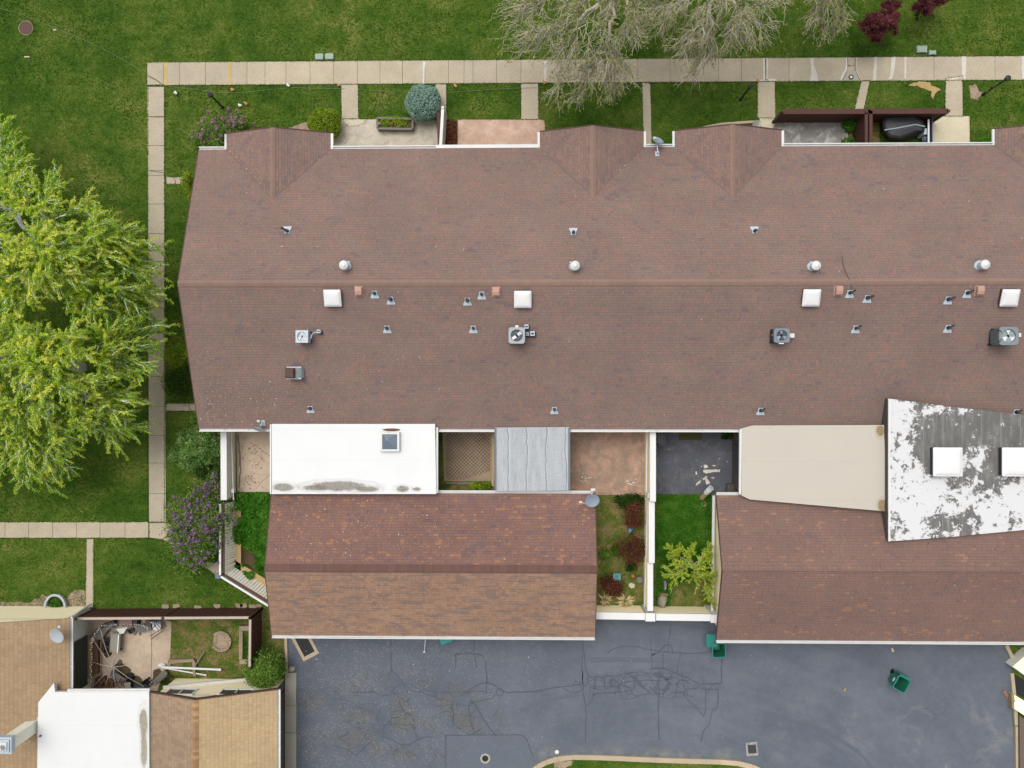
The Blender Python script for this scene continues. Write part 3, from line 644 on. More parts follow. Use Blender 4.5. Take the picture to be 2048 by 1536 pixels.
# driveway
drv = [(572, 1225), (1191, 1225), (1191, 1222), (1436, 1222), (2008, 1240), (2010, 1292), (2024, 1330), (2025, 1440), (2032, 1540), (2060, 1800), (520, 1800), (560, 1600), (578, 1540), (578, 1345), (574, 1280)]
ground('driveway', drv, .008, M['asphalt'])
ground('driveway_patch', [(892, 1472), (1045, 1470), (1052, 1476), (1068, 1512), (1068, 1525), (1030, 1560), (892, 1560)], .013, M['newasphalt'], hard=False)
b = MB()
CR = [[(783, 1276), (782, 1300), (783, 1340)], [(783, 1340), (777, 1350)], [(783, 1340), (800, 1358), (825, 1383)], [(948, 1276), (948, 1303), (953, 1338)], [(910, 1308), (948, 1307), (965, 1311), (972, 1325), (973, 1350), (975, 1365)],
      [(911, 1308), (911, 1335)], [(975, 1365), (960, 1368), (938, 1382), (925, 1385)], [(975, 1365), (990, 1371), (1000, 1380), (1018, 1386)], [(973, 1365), (972, 1384)], [(825, 1383), (860, 1381), (872, 1385), (905, 1385), (940, 1384), (986, 1384)],
      [(1018, 1386), (1040, 1384), (1075, 1382), (1105, 1376), (1120, 1374)], [(995, 1378), (1002, 1377), (1007, 1383), (1004, 1391), (996, 1392), (992, 1386), (995, 1378)], [(938, 1404), (984, 1398), (990, 1388)], [(938, 1412), (946, 1404), (960, 1425), (975, 1450), (992, 1472)],
      [(938, 1412), (940, 1435), (946, 1460)], [(870, 1412), (905, 1408), (936, 1412)], [(892, 1471), (960, 1470), (1045, 1470), (1054, 1480), (1067, 1512)], [(892, 1470), (892, 1536)], [(836, 1384), (900, 1402)],
      [(1165, 1280), (1166, 1310), (1163, 1340), (1166, 1370)], [(1168, 1305), (1171, 1335), (1178, 1352)], [(1165, 1340), (1166, 1385), (1172, 1412), (1172, 1440), (1171, 1485)], [(1161, 1362), (1158, 1372), (1166, 1378)], [(1120, 1374), (1145, 1371), (1162, 1369)],
      [(1127, 1376), (1138, 1384), (1163, 1383)], [(1172, 1360), (1180, 1354), (1205, 1354), (1215, 1351), (1228, 1357), (1220, 1372)], [(1176, 1374), (1205, 1380), (1225, 1374), (1240, 1371), (1265, 1378)], [(1190, 1358), (1190, 1378)], [(1210, 1356), (1208, 1372), (1216, 1378)],
      [(1186, 1389), (1240, 1384), (1262, 1380)], [(1187, 1388), (1184, 1400), (1174, 1412)], [(1228, 1357), (1240, 1350), (1258, 1345), (1280, 1344), (1298, 1347)], [(1228, 1360), (1240, 1368), (1262, 1376)], [(1262, 1380), (1266, 1390), (1276, 1392), (1284, 1390)],
      [(1235, 1370), (1270, 1361), (1310, 1361), (1340, 1360), (1345, 1353)], [(1273, 1345), (1275, 1360)], [(1268, 1362), (1268, 1376)], [(1280, 1362), (1284, 1376), (1295, 1366)], [(1300, 1276), (1303, 1300), (1304, 1330), (1301, 1345), (1302, 1358)],
      [(1303, 1310), (1318, 1305), (1330, 1290), (1342, 1290), (1346, 1305)], [(1304, 1312), (1310, 1306)], [(1342, 1250), (1337, 1280), (1336, 1304)], [(1326, 1306), (1326, 1338)], [(1363, 1306), (1356, 1330), (1354, 1345)], [(1215, 1306), (1228, 1297), (1245, 1293), (1270, 1293), (1300, 1300), (1346, 1306), (1400, 1306), (1424, 1303)],
      [(1302, 1338), (1330, 1337), (1350, 1346), (1375, 1355), (1398, 1368)], [(1320, 1338), (1317, 1362), (1318, 1392), (1317, 1430), (1319, 1480)], [(1345, 1346), (1341, 1355), (1330, 1362)], [(1398, 1370), (1420, 1368), (1442, 1367)], [(1300, 1374), (1312, 1386), (1325, 1388), (1340, 1376)],
      [(1342, 1384), (1368, 1386), (1376, 1378), (1396, 1376)], [(1366, 1386), (1380, 1405), (1398, 1420), (1408, 1434)], [(1411, 1380), (1412, 1415), (1408, 1432)], [(1411, 1380), (1437, 1378), (1435, 1415), (1425, 1420)], [(1425, 1420), (1418, 1450), (1405, 1468), (1402, 1485)], [(1443, 1318), (1443, 1368)],
      [(1358, 1376), (1352, 1366), (1360, 1360), (1376, 1362)], [(660, 1398), (699, 1402)], [(705, 1385), (720, 1384), (748, 1384), (762, 1392), (800, 1386)], [(702, 1402), (720, 1415), (750, 1425)], [(766, 1450), (795, 1448), (824, 1449), (832, 1470), (840, 1480)], [(666, 1490), (700, 1503), (712, 1512), (724, 1500), (745, 1478)],
      [(752, 1428), (757, 1445)], [(768, 1452), (766, 1470), (764, 1480)], [(790, 1422), (808, 1422)], [(780, 1392), (792, 1372), (806, 1366), (818, 1388)], [(766, 1474), (790, 1482), (800, 1490)], [(800, 1490), (820, 1488), (845, 1475), (870, 1475)]]
for pl in CR: ribbon(b, pl, random.choice((1.5, 1.8, 2.2)), .018, 1.3)
struct('asphalt_cracks', b, M['crack'])
b = MB()
for arc in ([(1530, 1428), (1580, 1440), (1630, 1452), (1680, 1478), (1720, 1505), (1750, 1540)], [(1540, 1450), (1600, 1462), (1650, 1482), (1690, 1510), (1712, 1540)], [(1040, 1420), (1090, 1402), (1130, 1392), (1158, 1388)], [(1180, 1320), (1240, 1318), (1320, 1321), (1380, 1328), (1430, 1345)]):
    for k in range(7): o = random.gauss(0, 3.2); ribbon(b, [(x+o*.4, y+o) for x, y in arc], random.uniform(.8, 2.2), .0145+.0004*k, .8, 14)
struct('tyre_marks', b, plain('tyre_mark', L(103, 110, 122), .85))
b = MB()
for y0, y1 in ((1346, 1411), (1412, 1465), (1466, 1545)): b.prism(pts([(570, y0), (592.5, y0), (592, y1), (570, y1)], .05), -.05, .05, .5)
HARD.append(R4(560, 1345, 592, 1560)); struct('garage_apron', b, M['apron'])
b = MB(); b.bar(W(571.5, 1262, .06), W(574, 1345, .06), .14, .14); struct('kerb_strip', b, M['kerb'])
# planted island with its kerb
isl = [(1060, 1546), (1075, 1533), (1092, 1524), (1115, 1517), (1147, 1513.5), (1200, 1514.5), (1260, 1517), (1330, 1520), (1400, 1522), (1440, 1523), (1475, 1526), (1505, 1533), (1530, 1545), (1560, 1580)]
b = MB()
for i, (a, c) in enumerate(zip(isl, isl[1:])): b.bar(W(*a, .07), W(*c, .07), .26, .16, t=.45 if a[0] < 1430 else .95)
struct('kerb_island', b, M['kerb'])
ground('island_lawn', [(1050, 1600)]+isl+[(1560, 1640), (1050, 1640)], .09, M['lawn'], hard=False, z0=-.02)
ground('island_bare_soil', wob([(1108, 1523), (1145, 1521), (1142, 1530), (1130, 1538), (1108, 1536)], 1.5, 5), .1, M['gravel'])
# right-hand kerb
b = MB()
for a, c, t in (((2012, 1290), (2030, 1328), .6), ((2023, 1346), (2027, 1385), .5), ((2027, 1385), (2029, 1416), .4), ((2030, 1418), (2032, 1450), .45), ((2033, 1452), (2034, 1540), .6), ((2034, 1540), (2038, 1640), .5)):
    b.bar(W(*a, .06), W(*c, .06), .18, .16, t=t)
struct('kerb_side', b, M['kerb'])
ground('black_gravel_bed', [(2028, 1348), (2075, 1376), (2075, 1410), (2029, 1386)], .03, plain('black_gravel', L(48, 49, 52), 1.0, 0, 0.6, 22))
# courts behind the houses
ground('court_stained', [(472, 840), (545, 840), (548, 984), (474, 984)], .02, M['court_tan'])
ground('court_latticed', [(884, 840), (992, 840), (992, 966), (888, 966)], .02, concrete('brown_court_concrete', LG((1.5,)*3, (150, 132, 112))[0], .22))
ground('court_stamped', [(1135, 840), (1294, 840), (1294, 990), (1135, 990)], .02, M['stamped_dark'])
ground('court_black', [(1312, 840), (1480, 840), (1480, 988), (1312, 988)], .02, M['court_dark'])
ground('court_mat', [(1357, 855), (1404, 855), (1404, 880), (1357, 880)], .03, plain('olive_mat', L(84, 78, 46), .95))
b = MB()
for p in ([(1406, 940), (1415, 939), (1440, 939), (1440, 944), (1420, 945), (1412, 948), (1407, 944)], [(1408, 930), (1414, 930), (1416, 935), (1408, 936)], [(1424, 930), (1432, 931), (1428, 933)], [(1404, 958), (1412, 952), (1415, 955), (1408, 960)], [(1393, 966), (1403, 960), (1400, 965), (1392, 972)],
          [(1410, 953), (1416, 960), (1420, 966), (1413, 970), (1411, 962)], [(1421, 956), (1429, 954), (1427, 957)], [(1391, 943), (1394, 942), (1394, 949), (1392, 949)], [(1437, 916), (1439, 916), (1438, 919)], [(1391, 920), (1393, 920), (1393, 922)]):
    q = wob(p, .8, 4); b.face([W(x, y, .027) for x, y in (q if area(q) < 0 else q[::-1])], t=.6)
for cx, cy, n in ((1172, 960, 16), (1262, 964, 14)):
    for k in range(n):
        x, y = random.gauss(cx, 7), random.gauss(cy, 5); r = random.uniform(.7, 2); q = wob([(x-r, y-r*.6), (x+r, y-r*.6), (x+r, y+r*.6), (x-r, y+r*.6)], .5, 2)
        b.face([W(u, v, .027) for u, v in (q if area(q) < 0 else q[::-1])], t=.8)
struct('floor_scuffs', b, M['patch'])
b = MB()
for k in range(90):
    cx, cy = random.choice(((510, 930), (498, 952), (520, 915), (505, 965), (490, 900))); x, y = random.gauss(cx, 12), random.gauss(cy, 14)
    if 478 < x < 540 and 866 < y < 980: r = random.uniform(.5, 1.6); q = wob([(x-r, y-r), (x+r, y-r*.6), (x+r, y+r), (x-r, y+r*.6)], .4, 2); b.face([W(u, v, .026) for u, v in (q if area(q) < 0 else q[::-1])])
ribbon(b, [(500, 885), (520, 898), (540, 912)], .9, .025); ribbon(b, [(512, 978), (525, 962), (541, 948)], .9, .025); ribbon(b, [(476, 870), (478, 900), (482, 940), (478, 975)], 3.2, .0245, 1.5)
struct('court_stains', b, plain('court_stain', LG((1.5,)*3, (118, 100, 88))[0], .95))
b = MB()      # lattice of joints in the small court
for k in range(-14, 16):
    for sgn in (1, -1):
        seg = []
        for t in range(0, 28):
            x = 890+k*7.4+t*3.6 if sgn > 0 else 890+k*7.4+100-t*3.6
            y = 866+t*3.6
            if 890 < x < 982 and 864 < y < 960-(max(0, x-930)*.35): seg.append((x, y))
        if len(seg) > 3: ribbon(b, [seg[0], seg[-1]], 1.1, .026, .25, 8)
struct('court_joints', b, plain('court_joint_dirt', LG((1.2,)*3, (104, 88, 74))[0], .9))
ground('court_border', [(880, 962), (990, 962), (992, 985), (880, 985)], .024, M['soil'])
ground('yard_soil', [(1186, 988), (1296, 988), (1296, 1222), (1186, 1222)], .014, M['soil'], hard=False)
ground('yard_dry_soil', wob([(1345, 1172), (1370, 1165), (1420, 1158), (1428, 1222), (1340, 1222), (1343, 1195)], 2, 10), .012, M['soil'])
ground('yard_shrub_soil', wob([(470, 1095), (500, 1090), (535, 1110), (540, 1180), (500, 1165), (470, 1140)], 2, 10), .012, M['soil_brown'])
ground('neighbour_patio', [(172, 1225), (300, 1222), (343, 1245), (340, 1320), (318, 1372), (300, 1440), (150, 1440)], .03, M['court_tan'])
ground('neighbour_soil', [(338, 1228), (505, 1224), (505, 1352), (325, 1362), (340, 1320)], .01, M['soil'], hard=False)
ground('side_bed', [(522, 1222), (572, 1222), (572, 1345), (520, 1345)], .01, M['soil'])
ground('foundation_soil', wob([(-20, 1206), (30, 1203), (60, 1204), (85, 1190), (125, 1200), (150, 1180), (172, 1180), (170, 1222), (-20, 1222)], 2, 8), .01, M['gravel'], hard=False)
ground('shrub_bed', [(420, 855), (442, 855), (442, 1010), (425, 990), (415, 950)], .012, M['soil_brown'])

# ------------------------------------------------------------------ main row house
NE, SE, RY, EZ, RZ = 12.02, -2.29, 4.86, 2.7, 5.3
XW = -16.97; XE = 34.0; SL = (RZ-EZ)/(NE-RY)
def zmain(y): return RZ-SL*abs(y-RY)
def roofpt(px, py, h=0.0, zf=None):
    z = 4.0
    for _ in range(12):
        p = W(px, py, z+h); z = (zf or (lambda x, y: zmain(y)))(p.x, p.y)
    return Vector((p.x, p.y, z))
def slope(mb, poly, zf, th=0.12, uvf=None):
    """a roof plane with thickness; uv in metres (along eave, up the slope)"""
    mb.prism(poly, lambda x, y: zf(x, y)-th, zf, uvtop=uvf)
hyp = math.sqrt(1+SL*SL)
house = thing('row_house', (0, 4.86, 0), 'long single storey row house with brown shingle roof and four front gables', 'house')
b = MB(); b.prism([(XW+.35, SE+.45), (XE, SE+.45), (XE, NE-.45), (XW+.35, NE-.45)], 0, 2.62)
# gable end wall
g = [(XW+.36, SE+.45, 2.55), (XW+.36, RY, zmain(RY)-.14), (XW+.36, NE-.45, 2.55)]
b.loft([[Vector(p) for p in g], [Vector((p[0]+.2, p[1], p[2])) for p in g]])
build('wall', b, M['cream'], house)
b = MB()
slope(b, [(XW, RY), (XE, RY), (XE, NE), (XW, NE)], lambda x, y: zmain(y), uvf=lambda p: (p[0], (NE-p[1])*hyp))
slope(b, [(XW, SE), (XE, SE), (XE, RY), (XW, RY)], lambda x, y: zmain(y), uvf=lambda p: (p[0]+55.3, (p[1]-SE)*hyp))
roof = build('roof', b, M['roof_main'], house)
b = MB()
for sg in (1, -1):
    b.face([(XW-.01, RY, RZ+.03), (XE, RY, RZ+.03), (XE, RY+sg*.15, RZ+.03-.15*SL-.008), (XW-.01, RY+sg*.15, RZ+.03-.15*SL-.008)][::sg], uv=[(0, .1), (XE-XW, .1), (XE-XW, .2), (0, .2)][::sg])
build('ridge_cap', b, M['cap'], roof)
b = MB()
for sg, e in ((1, NE), (-1, SE)):
    b.bar((XW-.02, RY, RZ-.07), (XW-.02, e, EZ-.07), .04, .16)
build('rake_board', b, M['fascia'], house)
GZ = 0.80   # gable overhang beyond the eave
def gable(pl, pr, name='gable_roof'):
    xl, xr = W(pl, 270, EZ).x, W(pr, 270, EZ).x; xm = (xl+xr)/2; hw = (xr-xl)/2; rise = hw*0.375
    yn = NE+GZ; ys = RY+(RZ-EZ-rise)/SL; ys = NE-(rise)/SL
    zf = lambda x, y: EZ+rise-abs(x-xm)*rise/hw
    hp = math.sqrt(1+(rise/hw)**2); b = MB()
    slope(b, [(xl, NE-.35), (xm, ys-.25), (xm, yn), (xl, yn)], zf, uvf=lambda p: (p[1], (p[0]-xl)*hp))
    slope(b, [(xm, ys-.25), (xr, NE-.35), (xr, yn), (xm, yn)], zf, uvf=lambda p: (p[1]+31, (xr-p[0])*hp))
    r = build(name, b, M['roof_gable'], house); b = MB()
    for sg in (1, -1):
        b.face([(xm, yn+.01, EZ+rise+.03), (xm, ys-.1, EZ+rise+.03), (xm+sg*.14, ys-.1, EZ+rise+.022-.14*rise/hw), (xm+sg*.14, yn+.01, EZ+rise+.022-.14*rise/hw)][::sg], uv=[(0, .1), (9, .1), (9, .2), (0, .2)][::sg])
    build('ridge_cap', b, M['cap'], r)
    # valley metal: pale worn line along both valleys
    b = MB()
    for x0 in (xl, xr):
        a = Vector((x0, NE, EZ+.012)); c = Vector((xm, ys, EZ+rise+.012)); q = Vector((.05, 0, 0)); b.face([a-q, a+q, c+q, c-q])
    build('valley', b, M['roof_gable'], r)
    b = MB(); b.prism([(xl+.35, NE-.5), (xr-.35, NE-.5), (xr-.35, yn-.35), (xl+.35, yn-.35)], 0, 2.6)
    b.loft([[(xl+.3, yn-.36, 2.55), (xm, yn-.36, EZ+rise-.14), (xr-.3, yn-.36, 2.55)], [(xl+.3, yn-.5, 2.55), (xm, yn-.5, EZ+rise-.14), (xr-.3, yn-.5, 2.55)]])
    build('wall', b, M['cream'], house)
    b = MB()
    b.bar((xl, yn+.03, EZ-.06), (xm, yn+.03, EZ+rise-.06), .05, .16); b.bar((xm, yn+.03, EZ+rise-.06), (xr, yn+.03, EZ-.06), .05, .16)
    build('rake_board', b, M['fascia'], r)
    return xl, xr, yn
def gutter(mb, a, c, out, z):
    """open white gutter: floor, outer lip; out is the outward unit vector"""
    a, c, o = Vector((a[0], a[1], z)), Vector((c[0], c[1], z)), Vector((out[0], out[1], 0))
    d = (c-a).normalized()
    mb.bar(a+o*.07+Vector((0, 0, -.10)), c+o*.07+Vector((0, 0, -.10)), .13, .02)
    mb.bar(a+o*.125+Vector((0, 0, -.04)), c+o*.125+Vector((0, 0, -.04)), .05, .1)
    mb.bar(a+o*.012+Vector((0, 0, -.06)), c+o*.012+Vector((0, 0, -.06)), .02, .06)
    n = int((c-a).length/1.1)
    for k in range(1, n):
        p = a+(c-a)*k/n+o*.06+Vector((0, 0, -.02)); mb.bar(p-o*.06, p+o*.06, .03, .02)
GX = [gable(453, 661), gable(1080, 1287), gable(1350, 1563), gable(1990, 2200)]
edges = [(XW, GX[0][0]), (GX[0][1], GX[1][0]), (GX[1][1], GX[2][0]), (GX[2][1], GX[3][0])]
for i, (a, c) in enumerate(edges):
    b = MB(); gutter(b, (a, NE), (c, NE), (0, 1), EZ)
    if i == 1: b.bar((W(872, 297, EZ).x, NE+.09, EZ-.02), (c-.02, NE+.09, EZ-.02), .17, .05)
    if i == 1 or i == 3: b.bar((a+.07, NE-.02, EZ-.06), (a+.07, NE+GZ, EZ-.06), .13, .1)
    if i == 2: b.bar((a+.07, NE-.02, EZ-.06), (a+.07, NE+GZ, EZ-.06), .11, .1)
    if i > 0: b.bar((c-.07, NE-.02, EZ-.06), (c-.07, NE+GZ, EZ-.06), .11, .1)
    if i == 0: b.bar((c-.06, NE-.02, EZ-.06), (c-.06, NE+GZ, EZ-.06), .1, .08)
    build('gutter', b, M['white'], house)
xs = lambda px: W(px, 857, EZ).x
for a, c in ((398, 544), (873, 991), (1139, 1318), (1310, 1482)):
    b = MB(); gutter(b, (xs(a), SE), (xs(c), SE), (0, -1), EZ-(.006 if a == 1310 else 0)); build('gutter', b, M['white'], house)

# ------------------------------------------------------------------ garages
def gar(name, label, x0, x1, n, s, ry, ez, rz, mn, ms, mcap, gut):
    g = thing(name, ((x0+x1)/2, ry, 0), label, 'garage')
    zf = lambda x, y: rz-(rz-ez)*((y-ry)/(n-ry) if y > ry else (ry-y)/(ry-s))
    h1 = math.hypot(n-ry, rz-ez)/(n-ry); h2 = math.hypot(ry-s, rz-ez)/(ry-s)
    b = MB(); b.prism([(x0+.32, s+.3), (x1-.12, s+.3), (x1-.12, n-.3), (x0+.32, n-.3)], 0, ez-.08)
    for xx in (x0+.32, x1-.25): b.loft([[(xx, s+.3, ez-.1), (xx, ry, rz-.14), (xx, n-.3, ez-.1)], [(xx+.13, s+.3, ez-.1), (xx+.13, ry, rz-.14), (xx+.13, n-.3, ez-.1)]])
    build('wall', b, M['cream'], g)
    b = MB(); slope(b, [(x0, ry), (x1, ry), (x1, n), (x0, n)], zf, uvf=lambda p: (p[0]+7, (n-p[1])*h1)); r = build('roof', b, mn, g)
    b = MB(); slope(b, [(x0, s), (x1, s), (x1, ry), (x0, ry)], zf, uvf=lambda p: (p[0]+90, (p[1]-s)*h2)); o = build('roof', b, ms, g)
    if ms is not mn: o['label'] = 'tan brown south slope'
    b = MB(); k = (rz-ez)/(n-ry)
    for sg, w in ((1, .34), (-1, .06)):
        b.face([(x0-.01, ry, rz+.025), (x1+.01, ry, rz+.025), (x1+.01, ry+sg*w, rz+.02-w*k), (x0-.01, ry+sg*w, rz+.02-w*k)][::sg], uv=[(0, .1), (x1-x0, .1), (x1-x0, .4), (0, .4)][::sg])
    build('ridge_cap', b, mcap, r)
    for xx in (x0-.02, x1+.02):
        b = MB(); b.bar((xx, ry, rz-.07), (xx, n, ez-.07), .04, .14); b.bar((xx, ry, rz-.07), (xx, s, ez-.07), .04, .14)
        build('rake_board', b, M['fascia'], g)
    for (a, c, y, o) in gut:
        b = MB(); gutter(b, (a, y), (c, y), (0, o), ez); build('gutter', b, M['white'], g)
    for k in range(int((x1-x0)/4)):
        xa = x0+.9+k*4.05; b = MB(); b.box((xa+1.6, s+.27, 1.05), (2.9, .05, 2.1))
        for q in range(4): b.box((xa+1.6, s+.24, .3+q*.5), (2.8, .02, .42))
        build('door', b, M['whitewall'], g)
    return g, zf
G1N, G1S, G1R = -5.60, -12.92, -9.36; G1X0, G1X1 = -13.27, 3.32
ge = lambda px: W(px, 986, 2.5).x
g1, zg1 = gar('garage', 'gable roofed garage with mixed brown north slope and tan south slope', G1X0, G1X1, G1N, G1S, G1R, 2.5, 3.62, M['roof_gar'], M['roof_tan'], M['cap_gar'], [(G1X0, G1X1, G1S, -1), (ge(873), ge(1183), G1N, 1)])
G2N, G2S, G2R = -5.66, -13.02, -9.17; G2X0 = 9.50
g2, zg2 = gar('garage', 'reddish brown gable roofed garage running off the right edge beside the tree yard', G2X0, 34.0, G2N, G2S, G2R, 2.5, 3.9, M['roof_gar2'], M['roof_gar2'], M['roof_gar2'], [(G2X0, 34, G2S, -1), (G2X0, W(1483, 990, 2.5).x, G2N, 1)])
g1['group'] = g2['group'] = 'garages behind the row house'
# white cap + tan plinth along the west wall of the second garage, with green louvre panels
b = MB(); b.bar(W(1427, 992, 1.0), W(1424, 1224, 1.0), .12, .14); build('wall_ledge', b, M['whitewall'], g2)
for y0, z in ((1047, 2.2), (1100, 2.3), (1203, 2.2)):
    b = MB(); x = G2X0+.305; q = W(1430, y0, z)
    for k in range(3): b.box((x, q.y+.0, z-.18+.17*k), (.05, .42, .14))
    build('vent_panel', b, plain('faded_green_paint', L(150, 164, 132), .8), g2)

# ------------------------------------------------------------------ flat roofed additions
def flat(name, label, poly, zf, th, mat, wallpx, wallmat, group='flat roofs joining the house and garages', cat='flat roof extension'):
    c = [W(x, y, zf) if not callable(zf) else W(x, y, 3) for x, y in poly]
    o = thing(name, (sum(p.x for p in c)/len(c), sum(p.y for p in c)/len(c), 0), label, cat, group)
    if callable(zf):
        P = []
        for x, y in poly:
            z = 3.0
            for _ in range(8): q = W(x, y, z); z = zf(q.x)
            P.append((q.x, q.y))
        f = lambda x, y: zf(x)
    else: P = pts(poly, zf); f = lambda x, y: zf
    b = MB(); b.prism(P, lambda x, y: f(x, y)-th, f); b.mi = [0]+[1]*(len(b.mi)-1); r = build('roof', b, [mat, M['darkwall'] if th > .5 else mat], o)
    b = MB(); b.prism(pts(wallpx, 2.3), 0, 2.45); build('wall', b, wallmat, o)
    return o, r, f
ext_w, r_, _ = flat('house_extension', 'white flat roofed extension with dark dirt stains and one skylight', [(543.5, 848), (870, 848), (872.5, 988), (544, 988)], 2.98, .22, M['mem_white'], [(556, 862), (864, 862), (866, 985), (556, 985)], M['darkwall'])
b = MB(); a, c = W(543, 849, 2.95), W(543, 988, 2.95); b.bar((a.x-.05, a.y, 2.86), (c.x-.05, c.y, 2.86), .08, .16); build('gutter', b, M['white'], ext_w); b = MB(); a, c = W(874, 855, 2.9), W(874, 986, 2.9); b.bar((a.x, a.y, 2.8), (c.x, c.y, 2.8), .1, .12)
build('gutter', b, M['white'], ext_w)
b = MB(); b.bar(W(546, 858.5, 2.99), W(868, 857, 2.99), .03, .02); build('seam', b, M['mem_white'], r_)
ext_g, r_, _ = flat('covered_patio', 'grey rolled roofing over the covered patio between two courts', [(990, 855), (1139, 854), (1139.5, 981), (990, 982)], 2.82, .16, M['mem_grey'], [(998, 868), (1003, 868), (1003, 976), (998, 976)], M['rustwood'])
for x in (991, 1138.3):
    b = MB(); b.bar(W(x, 856, 2.83), W(x, 981, 2.83), .10, .03); build('edge_trim', b, M['bluegrey'], r_)
b = MB()
for x in (1128, 1134): b.prism(pts(R4(x-2, 880, x+2, 885), 2.5), 0, 2.6)
build('post', b, M['rustwood'], ext_g)
zc = lambda x: 2.86+(x-W(1483, 900, 2.9).x)*0.055
ext_c, r_, _ = flat('house_extension', 'beige flat roofed extension sloping up to the peeling roof', [(1483, 857), (1505, 851), (1768, 850), (1774, 1023), (1500, 999), (1483, 991)], zc, .25, M['mem_cream'], [(1485, 868), (1766, 868), (1766, 985), (1485, 985)], M['darkwall'])
b = MB(); a, c = W(1480.5, 858, 2.8), W(1479.5, 988, 2.8); b.bar(a, c, .10, .14); build('gutter', b, M['white'], ext_c)
b = MB(); b.box((W(1474, 917, 1.3).x, W(1474, 917, 1.3).y, 1.35), (.05, 1.5, 1.1)); build('window', b, M['glass'], ext_c)
zp = lambda x: 3.62-(x-W(1776, 900, 3.5).x)*0.045
ext_p, r_, _ = flat('house_extension', 'grey flat roofed extension with peeling white coating and two large domes', [(1776, 797), (1800, 800), (1907, 814), (2048, 830), (2200, 846), (2200, 1048), (2048, 1060), (1900, 1074), (1776, 1083)], zp, .75, M['peel'], [(1784, 840), (2150, 850), (2150, 1020), (1784, 1030)], M['darkwall'])
b = MB(); a, c = W(1777.5, 799, 3.63), W(1777.5, 1082, 3.63); b.bar((a.x+.02, a.y, 3.645), (c.x+.02, c.y, 3.645), .09, .05); build('edge_trim', b, M['whitewall'], r_)

# ------------------------------------------------------------------ neighbour house, lower left
nb = thing('neighbour_house', (-25, -17, 0), 'sandy shingled house with white coated flat roof in the lower left corner', 'house')
ex = W(140, 1300, 2.6).x; ny = W(140, 1237, 2.6).y; k = .285
zw = lambda x, y: 2.6+k*(ex-x)
b = MB(); slope(b, [(ex-7, -34), (ex, -34), (ex, ny), (ex-7, ny)], zw, uvf=lambda p: (p[1], (ex-p[0])*1.04)); rw = build('roof', b, M['roof_nb'], nb)
b = MB(); b.prism([(ex-13, -34), (ex-.32, -34), (ex-.32, ny-.06), (ex-13, ny-.06)], 0, 2.55)
b.loft([[(ex-.34, ny-.06, 2.5), (ex-7, ny-.06, 2.5), (ex-7, ny-.06, 4.4)], [(ex-.34, ny-.2, 2.5), (ex-7, ny-.2, 2.5), (ex-7, ny-.2, 4.4)]]); build('wall', b, M['cream'], nb)
b = MB(); slope(b, [(ex-14, -34), (ex-7, -34), (ex-7, ny), (ex-14, ny)], lambda x, y: 2.6+k*7-k*(ex-7-x), uvf=lambda p: (p[1], (p[0]+60)*1.04)); build('roof', b, M['roof_nb'], nb)
b = MB(); b.prism([(ex-.31, -16.2), (ex-.29, -16.2), (ex-.29, ny-.07), (ex-.31, ny-.07)], 0, 2.5); o = build('wall', b, M['greywall'], nb); o['label'] = 'pale grey east wall'
b = MB(); gutter(b, (ex, W(140, 1381, 2.6).y), (ex, ny), (1, 0), 2.6); b.bar((ex+.02, ny+.02, 2.5), (ex-.25, ny+.08, .15), .09, .09); build('gutter', b, M['white'], nb)
# barred window on its east wall
wy0, wy1 = W(160, 1281, 1.3).y, W(160, 1378, 1.3).y
b = MB(); b.box((ex-.27, (wy0+wy1)/2, 1.35), (.05, wy0-wy1, 1.7)); w_ = build('window', b, plain('pale_green_blind', LG((1.9,)*3, (168, 172, 150))[0], .7), nb)
b = MB()
for q in range(8): b.box((ex-.2, (wy0+wy1)/2, .6+q*.21), (.09, wy0-wy1, .08))
b.box((ex-.22, wy0, 1.35), (.07, .08, 1.8)); b.box((ex-.22, wy1, 1.35), (.07, .08, 1.8)); build('louvre', b, plain('dark_louvre', L(84, 88, 76), .7), w_)
# flat white roof
b = MB(); P2 = [(76.5, 1405), (108, 1366), (110, 1384), (298, 1384), (298.5, 1560), (74, 1560)]
b.prism(pts(P2, 3.2), 3.0, 3.2); o = build('flat_roof', b, M['mem_white2'], nb)
b = MB(); b.prism(pts([(90, 1440), (296, 1436), (296, 1600), (90, 1600)], 2.6), 0, 3.0); build('wall', b, M['greywall'], nb)
b = MB(); a, c = W(136, 1380.5, 3.1), W(300, 1379.5, 3.1); b.bar(a, c, .14, .12); b.bar(W(138, 1383, 3.2), W(299, 1382.4, 3.2), .05, .06); build('gutter', b, M['white'], nb)
b = MB(); b.cyl(W(80, 1472, 3.19), W(80, 1472, 3.3), .05); build('vent_pipe', b, M['pipe_dark'], nb)
